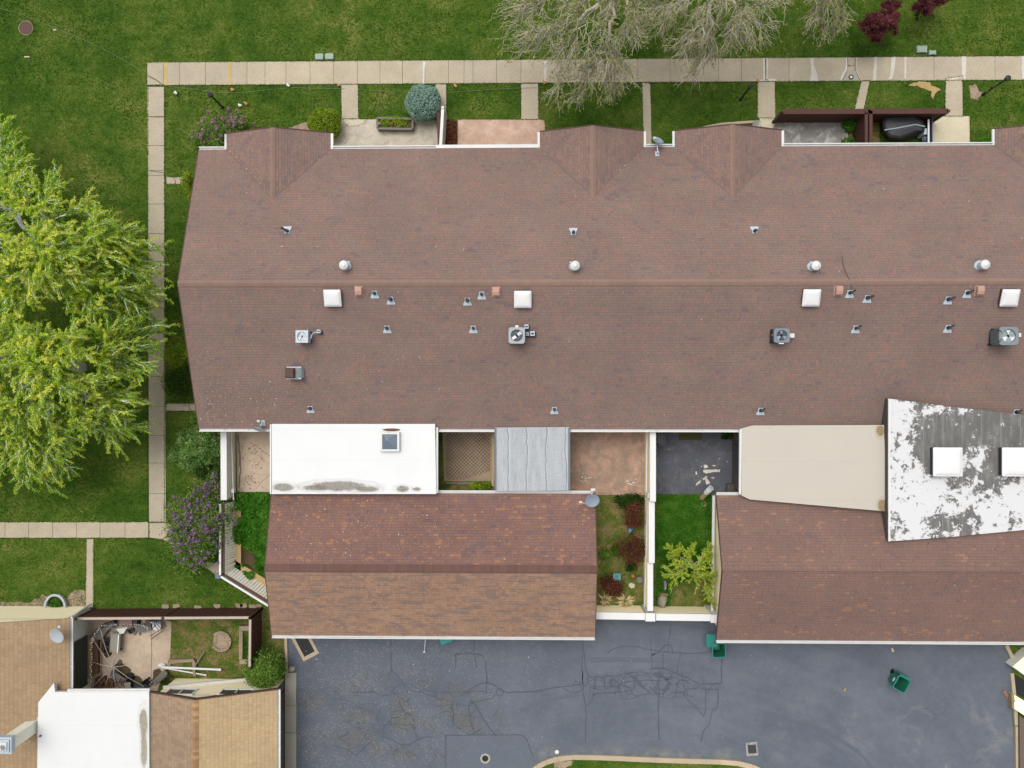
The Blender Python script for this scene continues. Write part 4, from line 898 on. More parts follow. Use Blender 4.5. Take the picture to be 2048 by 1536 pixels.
# garage wing with a north gable
wx0, wx1, rx = W(299, 1390, 3.0).x, W(555, 1382, 2.5).x, W(390, 1401, 3.98).x; gy = W(390, 1400, 3.98).y
zl = lambda x, y: 3.02+(3.98-3.02)*(x-wx0)/(rx-wx0); zr = lambda x, y: 2.5+(3.98-2.5)*(wx1-x)/(wx1-rx)
b = MB(); slope(b, [(wx0, -34), (rx, -34), (rx, gy), (wx0, gy)], zl, uvf=lambda p: (p[1], (p[0]-wx0)*1.06)); o = build('roof', b, M['roof_nb_grey'], nb); o['label'] = 'greyish west slope of the wing'
b = MB(); slope(b, [(rx, -34), (wx1, -34), (wx1, gy), (rx, gy)], zr, uvf=lambda p: (p[1], (wx1-p[0])*1.06)); o2 = build('roof', b, M['roof_nb_light'], nb); o2['label'] = 'pale sandy east slope of the wing'
b = MB()
for sg, w in ((1, .17), (-1, .13)):
    b.face([(rx, gy+.01, 4.01), (rx, -34, 4.01), (rx+sg*w, -34, 3.995-w*.36), (rx+sg*w, gy+.01, 3.995-w*.36)][::sg], uv=[(0, .1), (24, .1), (24, .3), (0, .3)][::sg])
build('ridge_cap', b, M['cap_nb'], o2)
wy = gy-.32
b = MB(); b.prism([(wx0+.1, -34), (wx1-.4, -34), (wx1-.4, wy), (wx0+.1, wy)], 0, 2.45)
b.loft([[(wx0+.1, wy, 2.4), (wx1-.4, wy, 2.4), (rx, wy, 3.85), (wx0+.1, wy, 2.95)], [(wx0+.1, wy-.15, 2.4), (wx1-.4, wy-.15, 2.4), (rx, wy-.15, 3.85), (wx0+.1, wy-.15, 2.95)]]); build('wall', b, M['cream'], nb)
b = MB(); b.box((wx1-.385, (wy-34)/2, 1.2), (.05, 34+wy-.1, 2.38)); o = build('wall', b, M['darkwall'], nb); o['label'] = 'east wall of the wing, its door and shade painted brown grey'  # dark grey of garage door and shade, painted into the wall colour
b = MB(); b.box((wx1-.34, wy-1.0, 1.15), (.07, .9, 2.1)); build('door', b, M['fascia'], nb)
b = MB(); b.bar((wx0, gy+.03, 2.95), (rx, gy+.03, 3.92), .06, .2); b.bar((rx, gy+.03, 3.92), (wx1, gy+.03, 2.42), .06, .2); build('rake_board', b, M['fascia'], nb)
b = MB(); gutter(b, (wx1, gy), (wx1, -34), (1, 0), 2.5); build('gutter', b, M['white'], nb)
for px0, px1 in ((345, 398), (450, 510)):
    x0, x1 = W(px0, 1386, 1.5).x, W(px1, 1386, 1.5).x
    b = MB(); b.box(((x0+x1)/2, wy+.01, 2.1), (x1-x0, .05, .75)); w_ = build('window', b, M['glass'], nb)
    b = MB()
    for zz in (1.71, 2.49): b.box(((x0+x1)/2, wy+.03, zz), (x1-x0+.1, .1, .06))
    for xx in (x0, x1, (x0+x1)/2): b.box((xx, wy+.03, 2.1), (.05, .1, .72))
    build('frame', b, M['greywall'], w_)
b = MB(); b.bar((W(326, 1375, 1.5).x, wy+.06, 1.5), (W(495, 1353, .1).x, wy+.06, .2), .12, .12); build('downpipe', b, M['white'], nb)
# tall chimney
q = W(58, 1457, 3.3); ch = MB(); ch.box((q.x, q.y, 4.0), (.52, .6, 2.7)); chim = build('chimney', ch, plain('cream_chimney_panels', LG((2,)*3, (206, 206, 190))[0], .8, var=.08), nb)
b = MB(); b.box((q.x, q.y, 5.2), (.72, .8, .3)); b.box((q.x, q.y, 5.38), (.56, .62, .1)); build('chimney_cap', b, M['steel'], chim)
b = MB(); b.box((q.x, q.y, 5.45), (.4, .42, .08)); b.cyl((q.x, q.y, 5.4), (q.x, q.y, 5.75), .1); b.cyl((q.x, q.y, 5.75), (q.x, q.y, 5.82), .14); build('flue', b, M['white'], chim)
b = MB(); b.box((q.x+.35, q.y, zw(q.x+.35, 0)+.02), (.18, 1.0, .05), rot=Euler((0, math.atan(k), 0))); build('flashing', b, M['steel'], chim)

# ------------------------------------------------------------------ yard walls and fences
def wallrun(mb, mc, a, c, h, w=.22, capw=.32, z0=0):
    """wall along px points a-c given at its top; body into mb, cap into mc"""
    A, B = W(*a, h), W(*c, h)
    mb.bar((A.x, A.y, (h+z0)/2-.05), (B.x, B.y, (h+z0)/2-.05), w, h-z0-.1)
    mc.bar((A.x, A.y, h-.05), (B.x, B.y, h-.05), capw, .1)
t = thing('yard_wall', W(1303, 1040), 'white capped stepped wall dividing the red shrub yard from the lime tree yard', 'wall', 'cream yard walls')
for a, c, h in (((1306, 858), (1306, 1003), 2.35), ((1303.5, 1003.5), (1303.5, 1126), 2.1), ((1300.5, 1126.5), (1300.5, 1222), 1.85)):
    b, d = MB(), MB(); wallrun(b, d, a, c, h, .2, .30); build('wall_panel', b, M['cream'], t); build('wall_cap', d, M['whitewall'], t)
b = MB(); b.bar(W(1294, 862, 1.5), W(1292.5, 985, 1.5), .05, .06); b.bar(W(1295, 1000, 1.1), W(1289, 1214, .8), .05, .06); build('conduit', b, M['white'], t)
b = MB(); b.box(W(1296, 990, 1.6), (.1, .28, .3)); build('junction_box', b, M['steel'], t)
t = thing('yard_wall', W(1310, 1232), 'white capped front wall with two square piers facing the driveway', 'wall', 'cream yard walls')
for a, c in (((1189, 1231.5), (1290, 1233)), ((1312, 1234), (1424, 1235.5))):
    b, d = MB(), MB(); wallrun(b, d, a, c, 1.8, .2, .36); build('wall_panel', b, M['cream'], t); build('wall_cap', d, M['whitewall'], t)
for x, y in ((1300.5, 1234), (1431, 1237)):
    b = MB(); q = W(x, y, 1.85); b.box((q.x, q.y, .9), (.4, .4, 1.8)); b.box((q.x, q.y, 1.86), (.5, .42, .1)); build('pier', b, M['whitewall'], t)
t = thing('yard_wall', W(455, 925), 'white topped side wall beside the stained court at the west end', 'wall', 'cream yard walls')
b, d = MB(), MB(); wallrun(b, d, (447, 858), (447.5, 1000), 1.55, .2, .32); build('wall_panel', b, M['board'], t); build('wall_cap', d, M['whitewall'], t)
b = MB(); b.bar(W(463, 862, .8), W(467, 1000, .8), .06, .05); b.bar(W(462, 932, .75), W(471, 931, .1), .04, .04); build('conduit', b, M['greywall'], t)
b = MB(); b.box(W(467, 981, .9), (.14, .22, .3)); build('junction_box', b, M['white'], t)
# board fence, two runs meeting at the corner post
def boardfence(name, label, a, c, n):
    """a, c: px of the top rail; boards hang on the inner face, ledge at the foot"""
    h = 1.5; A, B = W(*a, h), W(*c, h); d = (B-A); Ln = d.length; u = d.normalized(); nin = Vector((u.y, -u.x, 0))
    if nin.dot(Vector((5, 5, 0))-A.xy.to_3d()) < 0: nin = -nin
    t = thing(name, (A.x, A.y, 0), label, 'fence', 'slatted white board fences')
    b = MB(); b.bar(A, B, .10, .09); b.bar(A-nin*.03-Vector((0, 0, .7)), B-nin*.03-Vector((0, 0, .7)), .05, 1.4); build('top_rail', b, M['whitewall'], t)
    b = MB(); b.bar(A+nin*.14+Vector((0, 0, -.12)), B+nin*.14+Vector((0, 0, -.12)), .09, .06); build('rust_rail', b, M['redbrown'], t)
    b = MB()
    for k in range(n):
        p = A+u*(Ln*(k+.5)/n); q = p+nin*.16; lean = random.uniform(.16, .24)
        b.bar(q+Vector((0, 0, -.12-random.uniform(0, .05))), q+nin*lean+Vector((0, 0, -1.25)), Ln/n*.84, .03)
    # boards are broadside to the yard
    build('boards', b, M['board'], t)
    b = MB(); e_ = u*.3; P = [A+nin*.34-e_, B+nin*.34+e_, B+nin*.68+e_*.1, A+nin*.68-e_*.1]; b.prism([p.to_2d() for p in P], 0, .3); build('ledge', b, M['tanledge'], t)
    return t
boardfence('board_fence', 'slatted white board fence run beside the purple lilac', (440.5, 1008), (440.5, 1150), 26)
boardfence('board_fence', 'slatted white board fence run slanting to the tan roofed garage', (442, 1153), (538, 1212), 19)
q = W(436, 1152, 1.1); b = MB(); b.box((q.x, q.y, .55), (.22, .22, 1.1)); b.box((q.x, q.y, 1.13), (.26, .26, .06)); tag(build('fence_post', b, M['bluegrey']), 'blue grey post at the corner of the slatted board fence', 'post')
# brown picket fence of the neighbour
def panelfence(name, label, runs, h, mat, cap=None, n=40, group='brown wooden fences', capw=.10, post=True):
    A0 = W(*runs[0][0], h); t = thing(name, (A0.x, A0.y, 0), label, 'fence', group)
    for a, c, nn in runs:
        A, B = W(*a, h), W(*c, h); u = (B-A)/nn; b = MB()
        for k in range(nn):
            p = A+u*(k+.5); zz = random.uniform(-.03, .01)
            b.bar((p-u*.46)+Vector((0, 0, -h/2-.02)), (p+u*.46)+Vector((0, 0, -h/2-.02)), .025+.02*(k % 2), h-.06+zz)
        build('panel', b, mat, t)
        b = MB(); b.bar(A+Vector((0, 0, -.05)), B+Vector((0, 0, -.05)), capw, .09); build('top_rail', b, cap or mat, t)
        if post:
            m = max(1, int((B-A).length/3.2))
            for k in range(m+1):
                p = A+(B-A)*k/m; pb = MB(); pb.box((p.x, p.y, (h+.06)/2), (.12, .12, h+.06)); build('post', pb, mat, t)
    return t
panelfence('picket_fence', 'dark brown board fence with pale top rail round the cluttered yard', [((152, 1237.5), (500, 1235.5), 112), ((500, 1236), (499, 1336), 34)], 1.95, M['brownwood'], plain('pale_top_rail', L(206, 188, 172), .8), capw=.12)
panelfence('privacy_fence', 'dark brown fence before the grey patio and covered grill', [((1566, 223), (1738, 222.5), 40), ((1738, 222.5), (1897, 222), 38)], 1.85, M['brownwood'], M['brownwood'], capw=.26)
panelfence('privacy_fence', 'double railed brown fence between grey patio and covered grill', [((1742, 220), (1742, 291), 20), ((1733, 224), (1733, 291), 18)], 1.85, M['brownwood'], M['brownwood'], capw=.16)
b = MB(); b.bar(W(1721, 232, 1.0), W(1729, 289, 1.0), .1, .05); b.bar(W(1721, 232, .5), W(1721, 232, 1.0), .08); b.bar(W(1729, 289, 0), W(1729, 289, 1.0), .08); b.bar(W(1721, 232, 0), W(1721, 232, 1.0), .08); tag(build('leaning_rail', b, M['greywood']), 'weathered grey rail leaning along the double brown fence', 'rail')
panelfence('privacy_fence', 'short brown fence touching the blue green ball shrub', [((876.5, 221), (878.5, 293), 18)], 1.85, M['brownwood'], M['brownwood'], capw=.16)
panelfence('vinyl_fence', 'white vinyl fence beside the red mulch bed', [((885.5, 215), (881, 293), 14)], 1.9, M['white'], M['white'], group=None, capw=.15)
q = W(892, 233); b = MB(); b.loft([[W(887, 229, .02), W(894, 229, .02), W(891, 238, .02), W(889, 238, .02)], [W(888, 230, .22), W(893, 230, .22), W(890.5, 236, .22), W(889.5, 236, .22)]]); tag(build('downspout_shoe', b, M['steel']), 'small grey downspout shoe at the end of the white vinyl fence', 'downspout')

# ------------------------------------------------------------------ things on the roofs
def nrm(y): return Vector((0, SL*(1 if y > RY else -1), 1)).normalized()
def tiltM(y): return Euler((math.atan(SL)*(-1 if y > RY else 1), 0, 0)).to_matrix()
# plumbing vents: lead flashing on the slope and a dark boot
def plumbvent(label, px, py, h=.3, r=.075, lean=None, side=None):
    p = roofpt(px, py, h*.6); t = thing('plumbing_vent', p, label, 'roof vent', 'plumbing vents on the long roof')
    Mt = tiltM(p.y); dn = Vector((0, 1 if p.y > RY else -1, 0)); b = MB()
    c = p+Mt @ Vector((0, 0, .015)); f = 1 if p.y > RY else -1
    pl = [(-.12, -.14), (.12, -.14), (.13, .02), (.2, .16), (.2, .24), (-.2, .24), (-.2, .16), (-.13, .02)]
    b.loft([[c+Mt @ Vector((x, y*f, 0)) for x, y in pl], [c+Mt @ Vector((x, y*f, .02)) for x, y in pl]])
    build('flashing', b, M['steel'], t)
    b = MB(); b.cyl(p+Vector((0, 0, -.05)), p+Vector((0, 0, h)), r*1.25, r, 12); b.cyl(p+Vector((0, 0, h)), p+Vector((0, 0, h+.03)), r*.6, r*.6, 10)
    if lean: b.tube([p+Vector((0, 0, h)), p+Vector(lean)], r*.6, 8)
    if side: b.tube([p+Vector((0, 0, h*.7)), p+Vector((side, .08, h+.02)), p+Vector((side*1.5, .1, h-.04))], r*.5, 6)
    build('boot', b, M['pipe_dark'], t); return t
VENTS = [('leftmost vent pipe on the north slope, with a bent top', 573, 461, .25, .08, (-.2, .1, .4), None), ('small vent pipe on the north slope above the middle turbine vent', 1147, 464, .3, .075, None, None),
 ('vent pipe on the north slope at the foot of the third gable', 1511, 461, .3, .075, None, None), ('small vent pipe just east of the westernmost terracotta cap', 748, 586, .3, .075, None, None),
 ('taller vent pipe right of the one beside the westernmost terracotta cap', 780, 598, .42, .085, None, None), ('vent pipe just west of the middle terracotta cap', 963, 588, .3, .075, None, None),
 ('taller vent pipe left of the one beside the middle terracotta cap', 934, 600, .42, .085, None, None), ('lone vent pipe on the south slope below the two western vent pipes', 773, 656, .3, .08, None, None),
 ('lone vent pipe between the silver and white air conditioners, nearer the white one', 946, 656, .3, .075, None, None), ('vent pipe trailing a wire over the ridge beside the third terracotta cap', 1702, 585, .3, .075, None, .12),
 ('vent pipe with tall bent stub right of the wire vent', 1737, 595, .25, .085, (.2, .08, .33), None), ('vent pipe left of the easternmost terracotta cap', 1938, 585, .3, .075, None, .12),
 ('vent pipe with tall bent stub left of the easternmost terracotta cap', 1899, 598, .25, .085, (.2, .08, .33), None), ('lone vent pipe below the third terracotta cap', 1714, 656, .3, .075, None, .12),
 ('lone vent pipe left of the ribbed grey air conditioner', 1899, 655, .3, .075, None, .12), ('vent pipe near the eave above the white flat roof', 619, 817, .3, .08, None, None),
 ('vent pipe near the eave above the grey covered patio', 1109, 819, .3, .08, None, None), ('vent pipe near the eave above the beige flat roof', 1523, 821, .3, .08, None, .1),
 ('vent pipe at the upper edge of the peeling flat roof', 2036, 824, .3, .08, None, .1)]
for v in VENTS: plumbvent(*v)
b = MB(); P = [roofpt(x, y) for x, y in ((1683, 512), (1686, 530), (1692, 548), (1699, 560), (1702, 572), (1702, 582))]; b.tube([p+Vector((0, 0, .03)) for p in P], .012, 4)
tag(build('cable', b, M['pipe_dark']), 'thin dark wire crossing the ridge to a vent pipe', 'cable')
# turbine / flue caps
for lab, px, py, kind in (('white flue cap with ringed top west of the others', 689, 531, 0), ('domed white flue cap above the middle terracotta cap', 1150, 532, 1), ('white flue cap above the parallelogram shaped skylight dome', 1630, 532, 0), ('white flue cap at the eastern end of the north slope', 1967, 530, 0)):
    h = .62; p = roofpt(px+(0 if px < 1200 else 0), py, h*.6); t = thing('flue_cap', p, lab, 'roof vent', 'white flue caps on the north slope')
    b = MB(); b.cyl(p+Vector((0, 0, -.15)), p+Vector((0, 0, .44)), .17, .17, 18); b.lathe(p, [(.3, 0.0), (.22, .05), (.17, .09)], 18); build('pipe', b, M['steel'], t, True)
    b = MB(); b.lathe(p, [(.2, .40), (.225, .44), (.225, .56), (.20, .61), (.12, .63), (.11, .66 if kind == 0 else .68), (.03, .68 if kind == 0 else .71), (.001, .69 if kind == 0 else .72)], 22); build('cap', b, M['dome'], t, True)
    b = MB(); b.box(p+Vector((.24 if px < 800 else -.22, .16, .5)), (.07, .05, .05)); build('bracket', b, M['petal'] if False else M['white'], t)
# terracotta box vents
for lab, px, py in (('westernmost terracotta box vent, right of the first skylight dome', 716, 581), ('terracotta box vent left of the second skylight dome', 992, 582), ('terracotta box vent right of the parallelogram shaped dome', 1680, 580), ('terracotta box vent left of the easternmost skylight dome', 1963, 580)):
    p = roofpt(px, py, .25); t = thing('box_vent', p, lab, 'roof vent', 'terracotta box vents along the ridge')
    Mt = tiltM(p.y); b = MB(); c = p+Mt @ Vector((0, 0, .01)); b.box(c, (.42, .5, .03), rot=Mt); build('flashing', b, M['terra'], t)
    b = MB(); rings = []
    for y, z0, z1 in ((-.2, -.02, .20), (-.05, 0, .27), (.08, 0, .28), (.18, 0, .25)):
        rings.append([p+Vector((x, y, z)) for x, z in ((-.155, z0-.08), (.155, z0-.08), (.165, z1-.02), (.14, z1), (-.14, z1), (-.165, z1-.02))])
    b.loft(rings); build('hood', b, M['terra'], t)
# skylight domes
def dome(label, p, Mt, w, d, h, kh, group='white skylight domes on the south slope', frame='white'):
    t = thing('skylight', p, label, 'skylight', group)
    b = MB(); b.loft([[p+Mt @ Vector((x, y, z)) for x, y in rr2(w-.06, d-.06, .03, 2)] for z in (-.05, kh)]); build('kerb', b, M['fascia'] if frame == 'white' else M['darkgrey'], t)
    b = MB(); rings = []
    for s_, z in ((1.0, kh-.03), (1.0, kh+.03), (.97, kh+.04), (.90, kh+.055), (.80, kh+.055+h*.55), (.62, kh+.055+h*.85), (.35, kh+.055+h), (.02, kh+.06+h)):
        rings.append([p+Mt @ Vector((x, y, z)) for x, y in rr2(w*s_, d*s_, .05*s_+.002, 3)])
    b.loft(rings); build('dome', b, M['dome'], t, False); return t
for lab, px, py in (('westernmost white skylight dome, above the silver air conditioner', 665, 592.5), ('white skylight dome above the white round cornered air conditioner', 1045.5, 595), ('white skylight dome looking like a parallelogram, left of the third terracotta vent', 1623, 592), ('easternmost white skylight dome above the ribbed grey air conditioner', 2020, 592)):
    p = roofpt(px, py, .25); dome(lab, p, tiltM(p.y), .83, .83, .07, .26)
for lab, px in (('large white dome on the peeling flat roof', 1896), ('large white dome on the peeling flat roof cut by the right edge', 2034)):
    z = zp(W(px, 924, 3.5).x); p = W(px, 924, z+.45); p.z = z; dome(lab, p, Matrix.Identity(3), 1.42, 1.42, .09, .42, 'large domes on the peeling flat roof', 'dark')
p = W(781, 883, 3.0); t = thing('skylight', p, 'square skylight with grey glass on the white flat roof', 'skylight')
b = MB(); b.box(p+Vector((0, 0, .1)), (.98, .98, .2)); build('kerb', b, M['white'], t)
b = MB(); b.loft([[p+Vector((x*.38, y*.38, z)) for x, y in ((-1, -1), (1, -1), (1, 1), (-1, 1))] for z in (.2, .215)]+[[p+Vector((-.14+x*.06, .12+y*.06, .3)) for x, y in ((-1, -1), (1, -1), (1, 1), (-1, 1))]]); build('pane', b, M['skyglass'], t)
b = MB()
for x, y, a_, c_ in ((0, .43, .98, .1), (0, -.43, .98, .1), (.43, 0, .1, .76), (-.43, 0, .1, .76)): b.box(p+Vector((x, y, .225)), (a_, c_, .05))
build('frame', b, M['white'], t)
p2 = W(783, 859.5, 3.0); b = MB(); b.lathe(p2, [(.45, .0), (.35, .02), (.001, .03)], 14, M=Matrix(((1, 0, 0), (0, .16, 0), (0, 0, 1)))); tag(build('roof_patch', b, M['rustwood']), 'dark slit of debris above the grey glass skylight', 'debris')
# air conditioners
def ac(label, px, py, w, d, h, rad, casing, side, bladem, nb_, style):
    p = roofpt(px, py, h); t = thing('air_conditioner', p, label, 'air conditioner', 'air conditioners on the south slope')
    b = MB()
    for x in (-1, 1):
        for y in (-1, 1):
            zz = zmain(p.y+y*d*.4)-p.z; b.box(p+Vector((x*w*.42, y*d*.4, zz+.07)), (.07, .07, .34+abs(zz)*.2))
    b.box(p+Vector((0, 0, .1)), (w*.98, d*.98, .05)); build('stand', b, M['black'], t)
    b = MB(); o = rr2(w*.94, d*.94, rad, 4); b.loft([[p+Vector((x, y, z)) for x, y in o] for z in (.12, h-.1)]); build('body', b, side, t)
    # top with a round opening
    n = 28; ro = min(w, d)*.36; b = MB(); out = []
    for k in range(n):
        a = 2*math.pi*k/n; cx, cy = math.cos(a), math.sin(a); m = max(abs(cx)/(w/2), abs(cy)/(d/2)); x, y = cx/m, cy/m
        ex_ = max(0, abs(x)-(w/2-rad)); ey_ = max(0, abs(y)-(d/2-rad)); q = math.hypot(ex_, ey_)
        if q > rad: x = math.copysign(w/2-rad+ex_*rad/q, x); y = math.copysign(d/2-rad+ey_*rad/q, y)
        out.append((x, y))
    ci = [(ro*math.cos(2*math.pi*k/n), ro*math.sin(2*math.pi*k/n)) for k in range(n)]
    b.loft([[p+Vector((x, y, h-.11)) for x, y in out], [p+Vector((x, y, h-.02)) for x, y in out], [p+Vector((x*.96, y*.96, h)) for x, y in out], [p+Vector((x*1.05, y*1.05, h)) for x, y in ci], [p+Vector((x, y, h-.03)) for x, y in ci], [p+Vector((x*.98, y*.98, h-.24)) for x, y in ci]], cap=False)
    build('top', b, casing, t)
    b = MB(); b.cyl(p+Vector((0, 0, h-.25)), p+Vector((0, 0, h-.23)), ro*.98, None, 24); build('recess', b, M['black'], t)
    f = MB()
    for k in range(nb_):
        a = math.pi*2*k/nb_+(.6 if nb_ == 2 else 1.57); Rz = Matrix.Rotation(a, 3, 'Z'); sp = .42 if nb_ == 3 else (.34 if nb_ == 2 else .62)
        P = []
        for r_, wd in ((ro*.18, sp*.45), (ro*.5, sp*.9), (ro*.9, sp)):
            P.append([p+Rz @ Vector((r_, s_*r_*math.tan(wd/1.0) if nb_ > 2 else s_*ro*.26, h-.075+s_*.03)) for s_ in (-1, 1)])
        f.face([P[0][0], P[1][0], P[2][0], P[2][1], P[1][1], P[0][1]])
    f.cyl(p+Vector((0, 0, h-.16)), p+Vector((0, 0, h-.1)), ro*.2, None, 12); build('fan', f, bladem, t)
    b = MB()
    for r_ in (.5, 1.0): b.tube([p+Vector((ro*r_*math.cos(a), ro*r_*math.sin(a), h-.01)) for a in np.linspace(0, 2*math.pi, 20)], .004, 3)
    build('grille', b, casing, t)
    return t, p, h
t, p, h = ac('silver square air conditioner with cream fan blades', 603.5, 673, .62, .62, .72, .02, M['steel'], M['steel'], M['cream_blade'], 3, 0)
b = MB(); b.tube([p+Vector((.38, -.1, .5)), p+Vector((.42, .1, .45)), p+Vector((.52, .22, .35)), p+Vector((.75, .25, .3)), p+Vector((.85, .3, .28))], .025, 6); build('conduit', b, M['steel'], t)
def discbox(lab, q, s_=.2, dark=True):
    z = zmain(q.y); t = thing('disconnect_box', q, lab, 'electrical box', 'disconnect boxes by the air conditioners')
    b = MB(); b.box((q.x, q.y, z+.16), (s_, s_, .26)); build('case', b, M['steel'], t)
    b = MB(); b.box((q.x, q.y, z+.31), (s_*.62, s_*.3, .06)); b.bar((q.x, q.y, z+.01), (q.x, q.y, z+.06), s_*1.5, s_*1.5) if False else b.box((q.x+.02, q.y-.03, z+.04), (s_*1.35, s_*1.35, .05)); build('bracket', b, M['pipe_dark'], t)
discbox('small grey box on a conduit beside the silver air conditioner', roofpt(638, 663, .2), .17)
t, p, h = ac('white round cornered air conditioner with dark fan opening', 1033.5, 671, .80, .80, .80, .12, M['ac_grey'], M['coil'], M['silver_blade'], 2, 1)
b = MB(); b.box(p+Vector((.0, .44, .74)), (.16, .1, .1)); build('handle', b, M['white'], t)
discbox('upper grey box right of the white round cornered air conditioner', roofpt(1053, 653, .3), .2); discbox('lower right grey box beside the white round cornered air conditioner', roofpt(1065, 667, .3), .22); discbox('grey box tucked against the white round cornered air conditioner', roofpt(1055, 668, .3), .15)
t, p, h = ac('blue grey air conditioner with dark louvred west side', 1564, 671, .76, .70, .80, .1, M['ac_blue'], M['coil'], M['ac_grey'], 3, 2)
b = MB(); b.box(p+Vector((-.39, .04, .5)), (.02, .12, .28)); build('sticker', b, M['brick'], t)
b = MB(); b.box(p+Vector((-.02, -.37, .72)), (.24, .06, .1)); build('handle', b, M['white'], t)
z = roofpt(1583, 671, .4); b = MB(); b.box((z.x, z.y, z.z+.2), (.27, .2, .46)); b.box((z.x-.15, z.y+.16, z.z+.15), (.1, .08, .34)); tag(build('disconnect_box', b, M['white']), 'white box on the east side of the blue grey air conditioner', 'electrical box', 'disconnect boxes by the air conditioners')
t, p, h = ac('ribbed grey air conditioner nearest the right edge', 2018.5, 672, .92, .88, .98, .14, M['ac_mid'], M['coil_grey'], M['silver_blade'], 3, 3)
b = MB(); b.box(p+Vector((.52, .05, .9)), (.1, .18, .12)); build('handle', b, M['white'], t)
# old rooftop duct with a brown hood
p = roofpt(591, 746, .3); t = thing('rooftop_duct', p, 'old metal rooftop duct with a brown hood below the silver air conditioner', 'duct')
b = MB()
for y in (.3, -.3): b.box(p+Vector((-.06, y*.92, .34)), (.72, .07, .08))
for x, y in ((-.36, .27), (-.36, -.27), (.2, .27), (.2, -.27)): b.box(p+Vector((x, y, .1)), (.05, .05, .62))
build('rail', b, M['steel'], t)
b = MB(); b.loft([[p+Vector((x, y, z_)) for x, y in rr2(.46*s_, .5*s_, .02, 2)] for s_, z_ in ((1, .1), (1, .62), (.86, .70))]); b.v = [(x-.2, y, z_) for x, y, z_ in b.v]; build('hood', b, M['fascia'], t)
b = MB(); b.loft([[p+Vector((x, y, z_)) for y, z_ in ((-.26*s_, -.2), (.26*s_, -.2), (.26*s_, zt), (-.26*s_, zt))] for x, s_, zt in ((.03, 1.05, .46), (.16, 1.0, .42), (.3, 1.0, .30), (.38, .85, .12))]); build('elbow', b, concrete('weathered_duct_metal', L(160, 166, 168), .2, L(140, 110, 80), stain_lo=.6), t)
# satellite dishes
def dish(label, p, rad, face, arms, mat, foot):
    t = thing('satellite_dish', foot, label, 'satellite dish', 'satellite dishes on the roofs')
    d = Vector(face).normalized(); Mq = d.to_track_quat('Z', 'Y').to_matrix(); b = MB()
    prof = [(r_*rad, .25*rad*r_*r_) for r_ in (0.02, .3, .6, .85, 1.0)]+[(1.02*rad, .25*rad), (.85*rad, .12*rad), (.3*rad, -.02*rad), (.02*rad, -.04*rad)]
    b.lathe(p, prof, 22, M=Mq); build('reflector', b, mat, t, True)
    b = MB(); b.tube([Vector(foot), Vector(foot)+Vector((0, 0, .3)), Vector(p)-d*.1], .03, 7); b.box(Vector(foot)+Vector((0, 0, .03)), (.2, .3, .05), rot=tiltM(foot[1]) if abs(foot[1]) < 13 else None); build('mount', b, M['steel'], t)
    b = MB()
    for a in arms: b.tube([Vector(p)-Mq @ Vector((0, rad*.9, -.1*rad)), Vector(a)], .02, 6); b.box(a, (.14, .1, .1))
    build('feed_arm', b, M['steel'], t); return t
fz = roofpt(1314, 308); dish('blue grey satellite dish at the gutter between the second and third gables', W(1315, 283, 3.2), .29, (.25, .55, .6), [W(1309, 276, 3.15)], M['dish'], fz)
fz = roofpt(527, 846); dish('pale satellite dish leaning over the eave by the stained court', W(519, 856.5, 3.05), .34, (-.2, -.9, .32), [W(517, 842, 3.3)], M['dish_pale'], fz)
fz = roofpt(1186, 996, 0, zg1); dish('blue grey satellite dish at the corner of the tan roofed garage', W(1184, 1000, 3.35), .36, (.1, -.35, .9), [W(1161, 1004, 3.3)], M['dish'], fz)
b = MB(); b.box(W(1186, 979, 2.75), (.22, .12, .12)); b.tube([W(1186, 980, 2.75), W(1182, 994, 3.2)], .025, 6); tag(build('dish_bracket', b, M['white']), 'white bracket on the gutter end by the garage corner dish', 'bracket')
fz = roofpt(113, 1268, 0, zw); dish('pale satellite dish on the sandy neighbour roof', W(115.5, 1270, 3.35), .39, (-.15, -.25, .95), [W(119, 1253, 3.35)], M['dish_pale'], fz)

# ------------------------------------------------------------------ lamps, utility boxes, drains
def lamp(label, base, hd, h=2.0, worn=False):
    p = W(*base, 0); q = W(*hd, h); t = thing('lamp_post', p, label, 'lamp post', 'black garden lamp posts')
    b = MB(); b.cyl(p, q-Vector((0, 0, .2)), .05, .042, 10); b.cyl(p, p+Vector((0, 0, .1)), .1, .07, 12); build('post', b, M['black'] if not worn else concrete('peeling_black_paint', L(42, 42, 40), .3, L(170, 164, 150), stain_lo=.55), t)
    b = MB(); b.lathe(q, [(.06, -.22), (.11, -.2), (.10, -.02), (.15, 0), (.13, .06), (.05, .12), (.02, .16), (.001, .17)], 12); build('lantern', b, M['darkgrey'], t); return t
lamp('black lamp post by the faded lilac at the west lawn corner', (445, 215), (420, 189), 1.95); lamp('black lamp post on the lawn left of the wide middle path', (1481, 199), (1502, 171), 1.75); lamp('peeling lamp post beside the bare patch at the east edge', (1966, 189), (2016, 156), 2.1, True)
def ubox(label, poly, c='greenbox'):
    p = [W(x, y, .12) for x, y in poly]; t = thing('utility_box', (p[0].x, p[0].y, 0), label, 'utility cover', 'utility covers by the sidewalk')
    b = MB(); b.prism([v.to_2d() for v in p], -.02, .12); build('base', b, M[c], t)
    cx = sum(v.x for v in p)/len(p); cy = sum(v.y for v in p)/len(p); b = MB(); b.prism([((v.x-cx)*.9+cx, (v.y-cy)*.9+cy) for v in p], .12, .145); build('lid', b, M[c], t)
def oct_(x0, y0, x1, y1, r=2): return [(x0+r, y0), (x1-r, y0), (x1, y0+r), (x1, y1-r), (x1-r, y1), (x0+r, y1), (x0, y1-r), (x0, y0+r)]
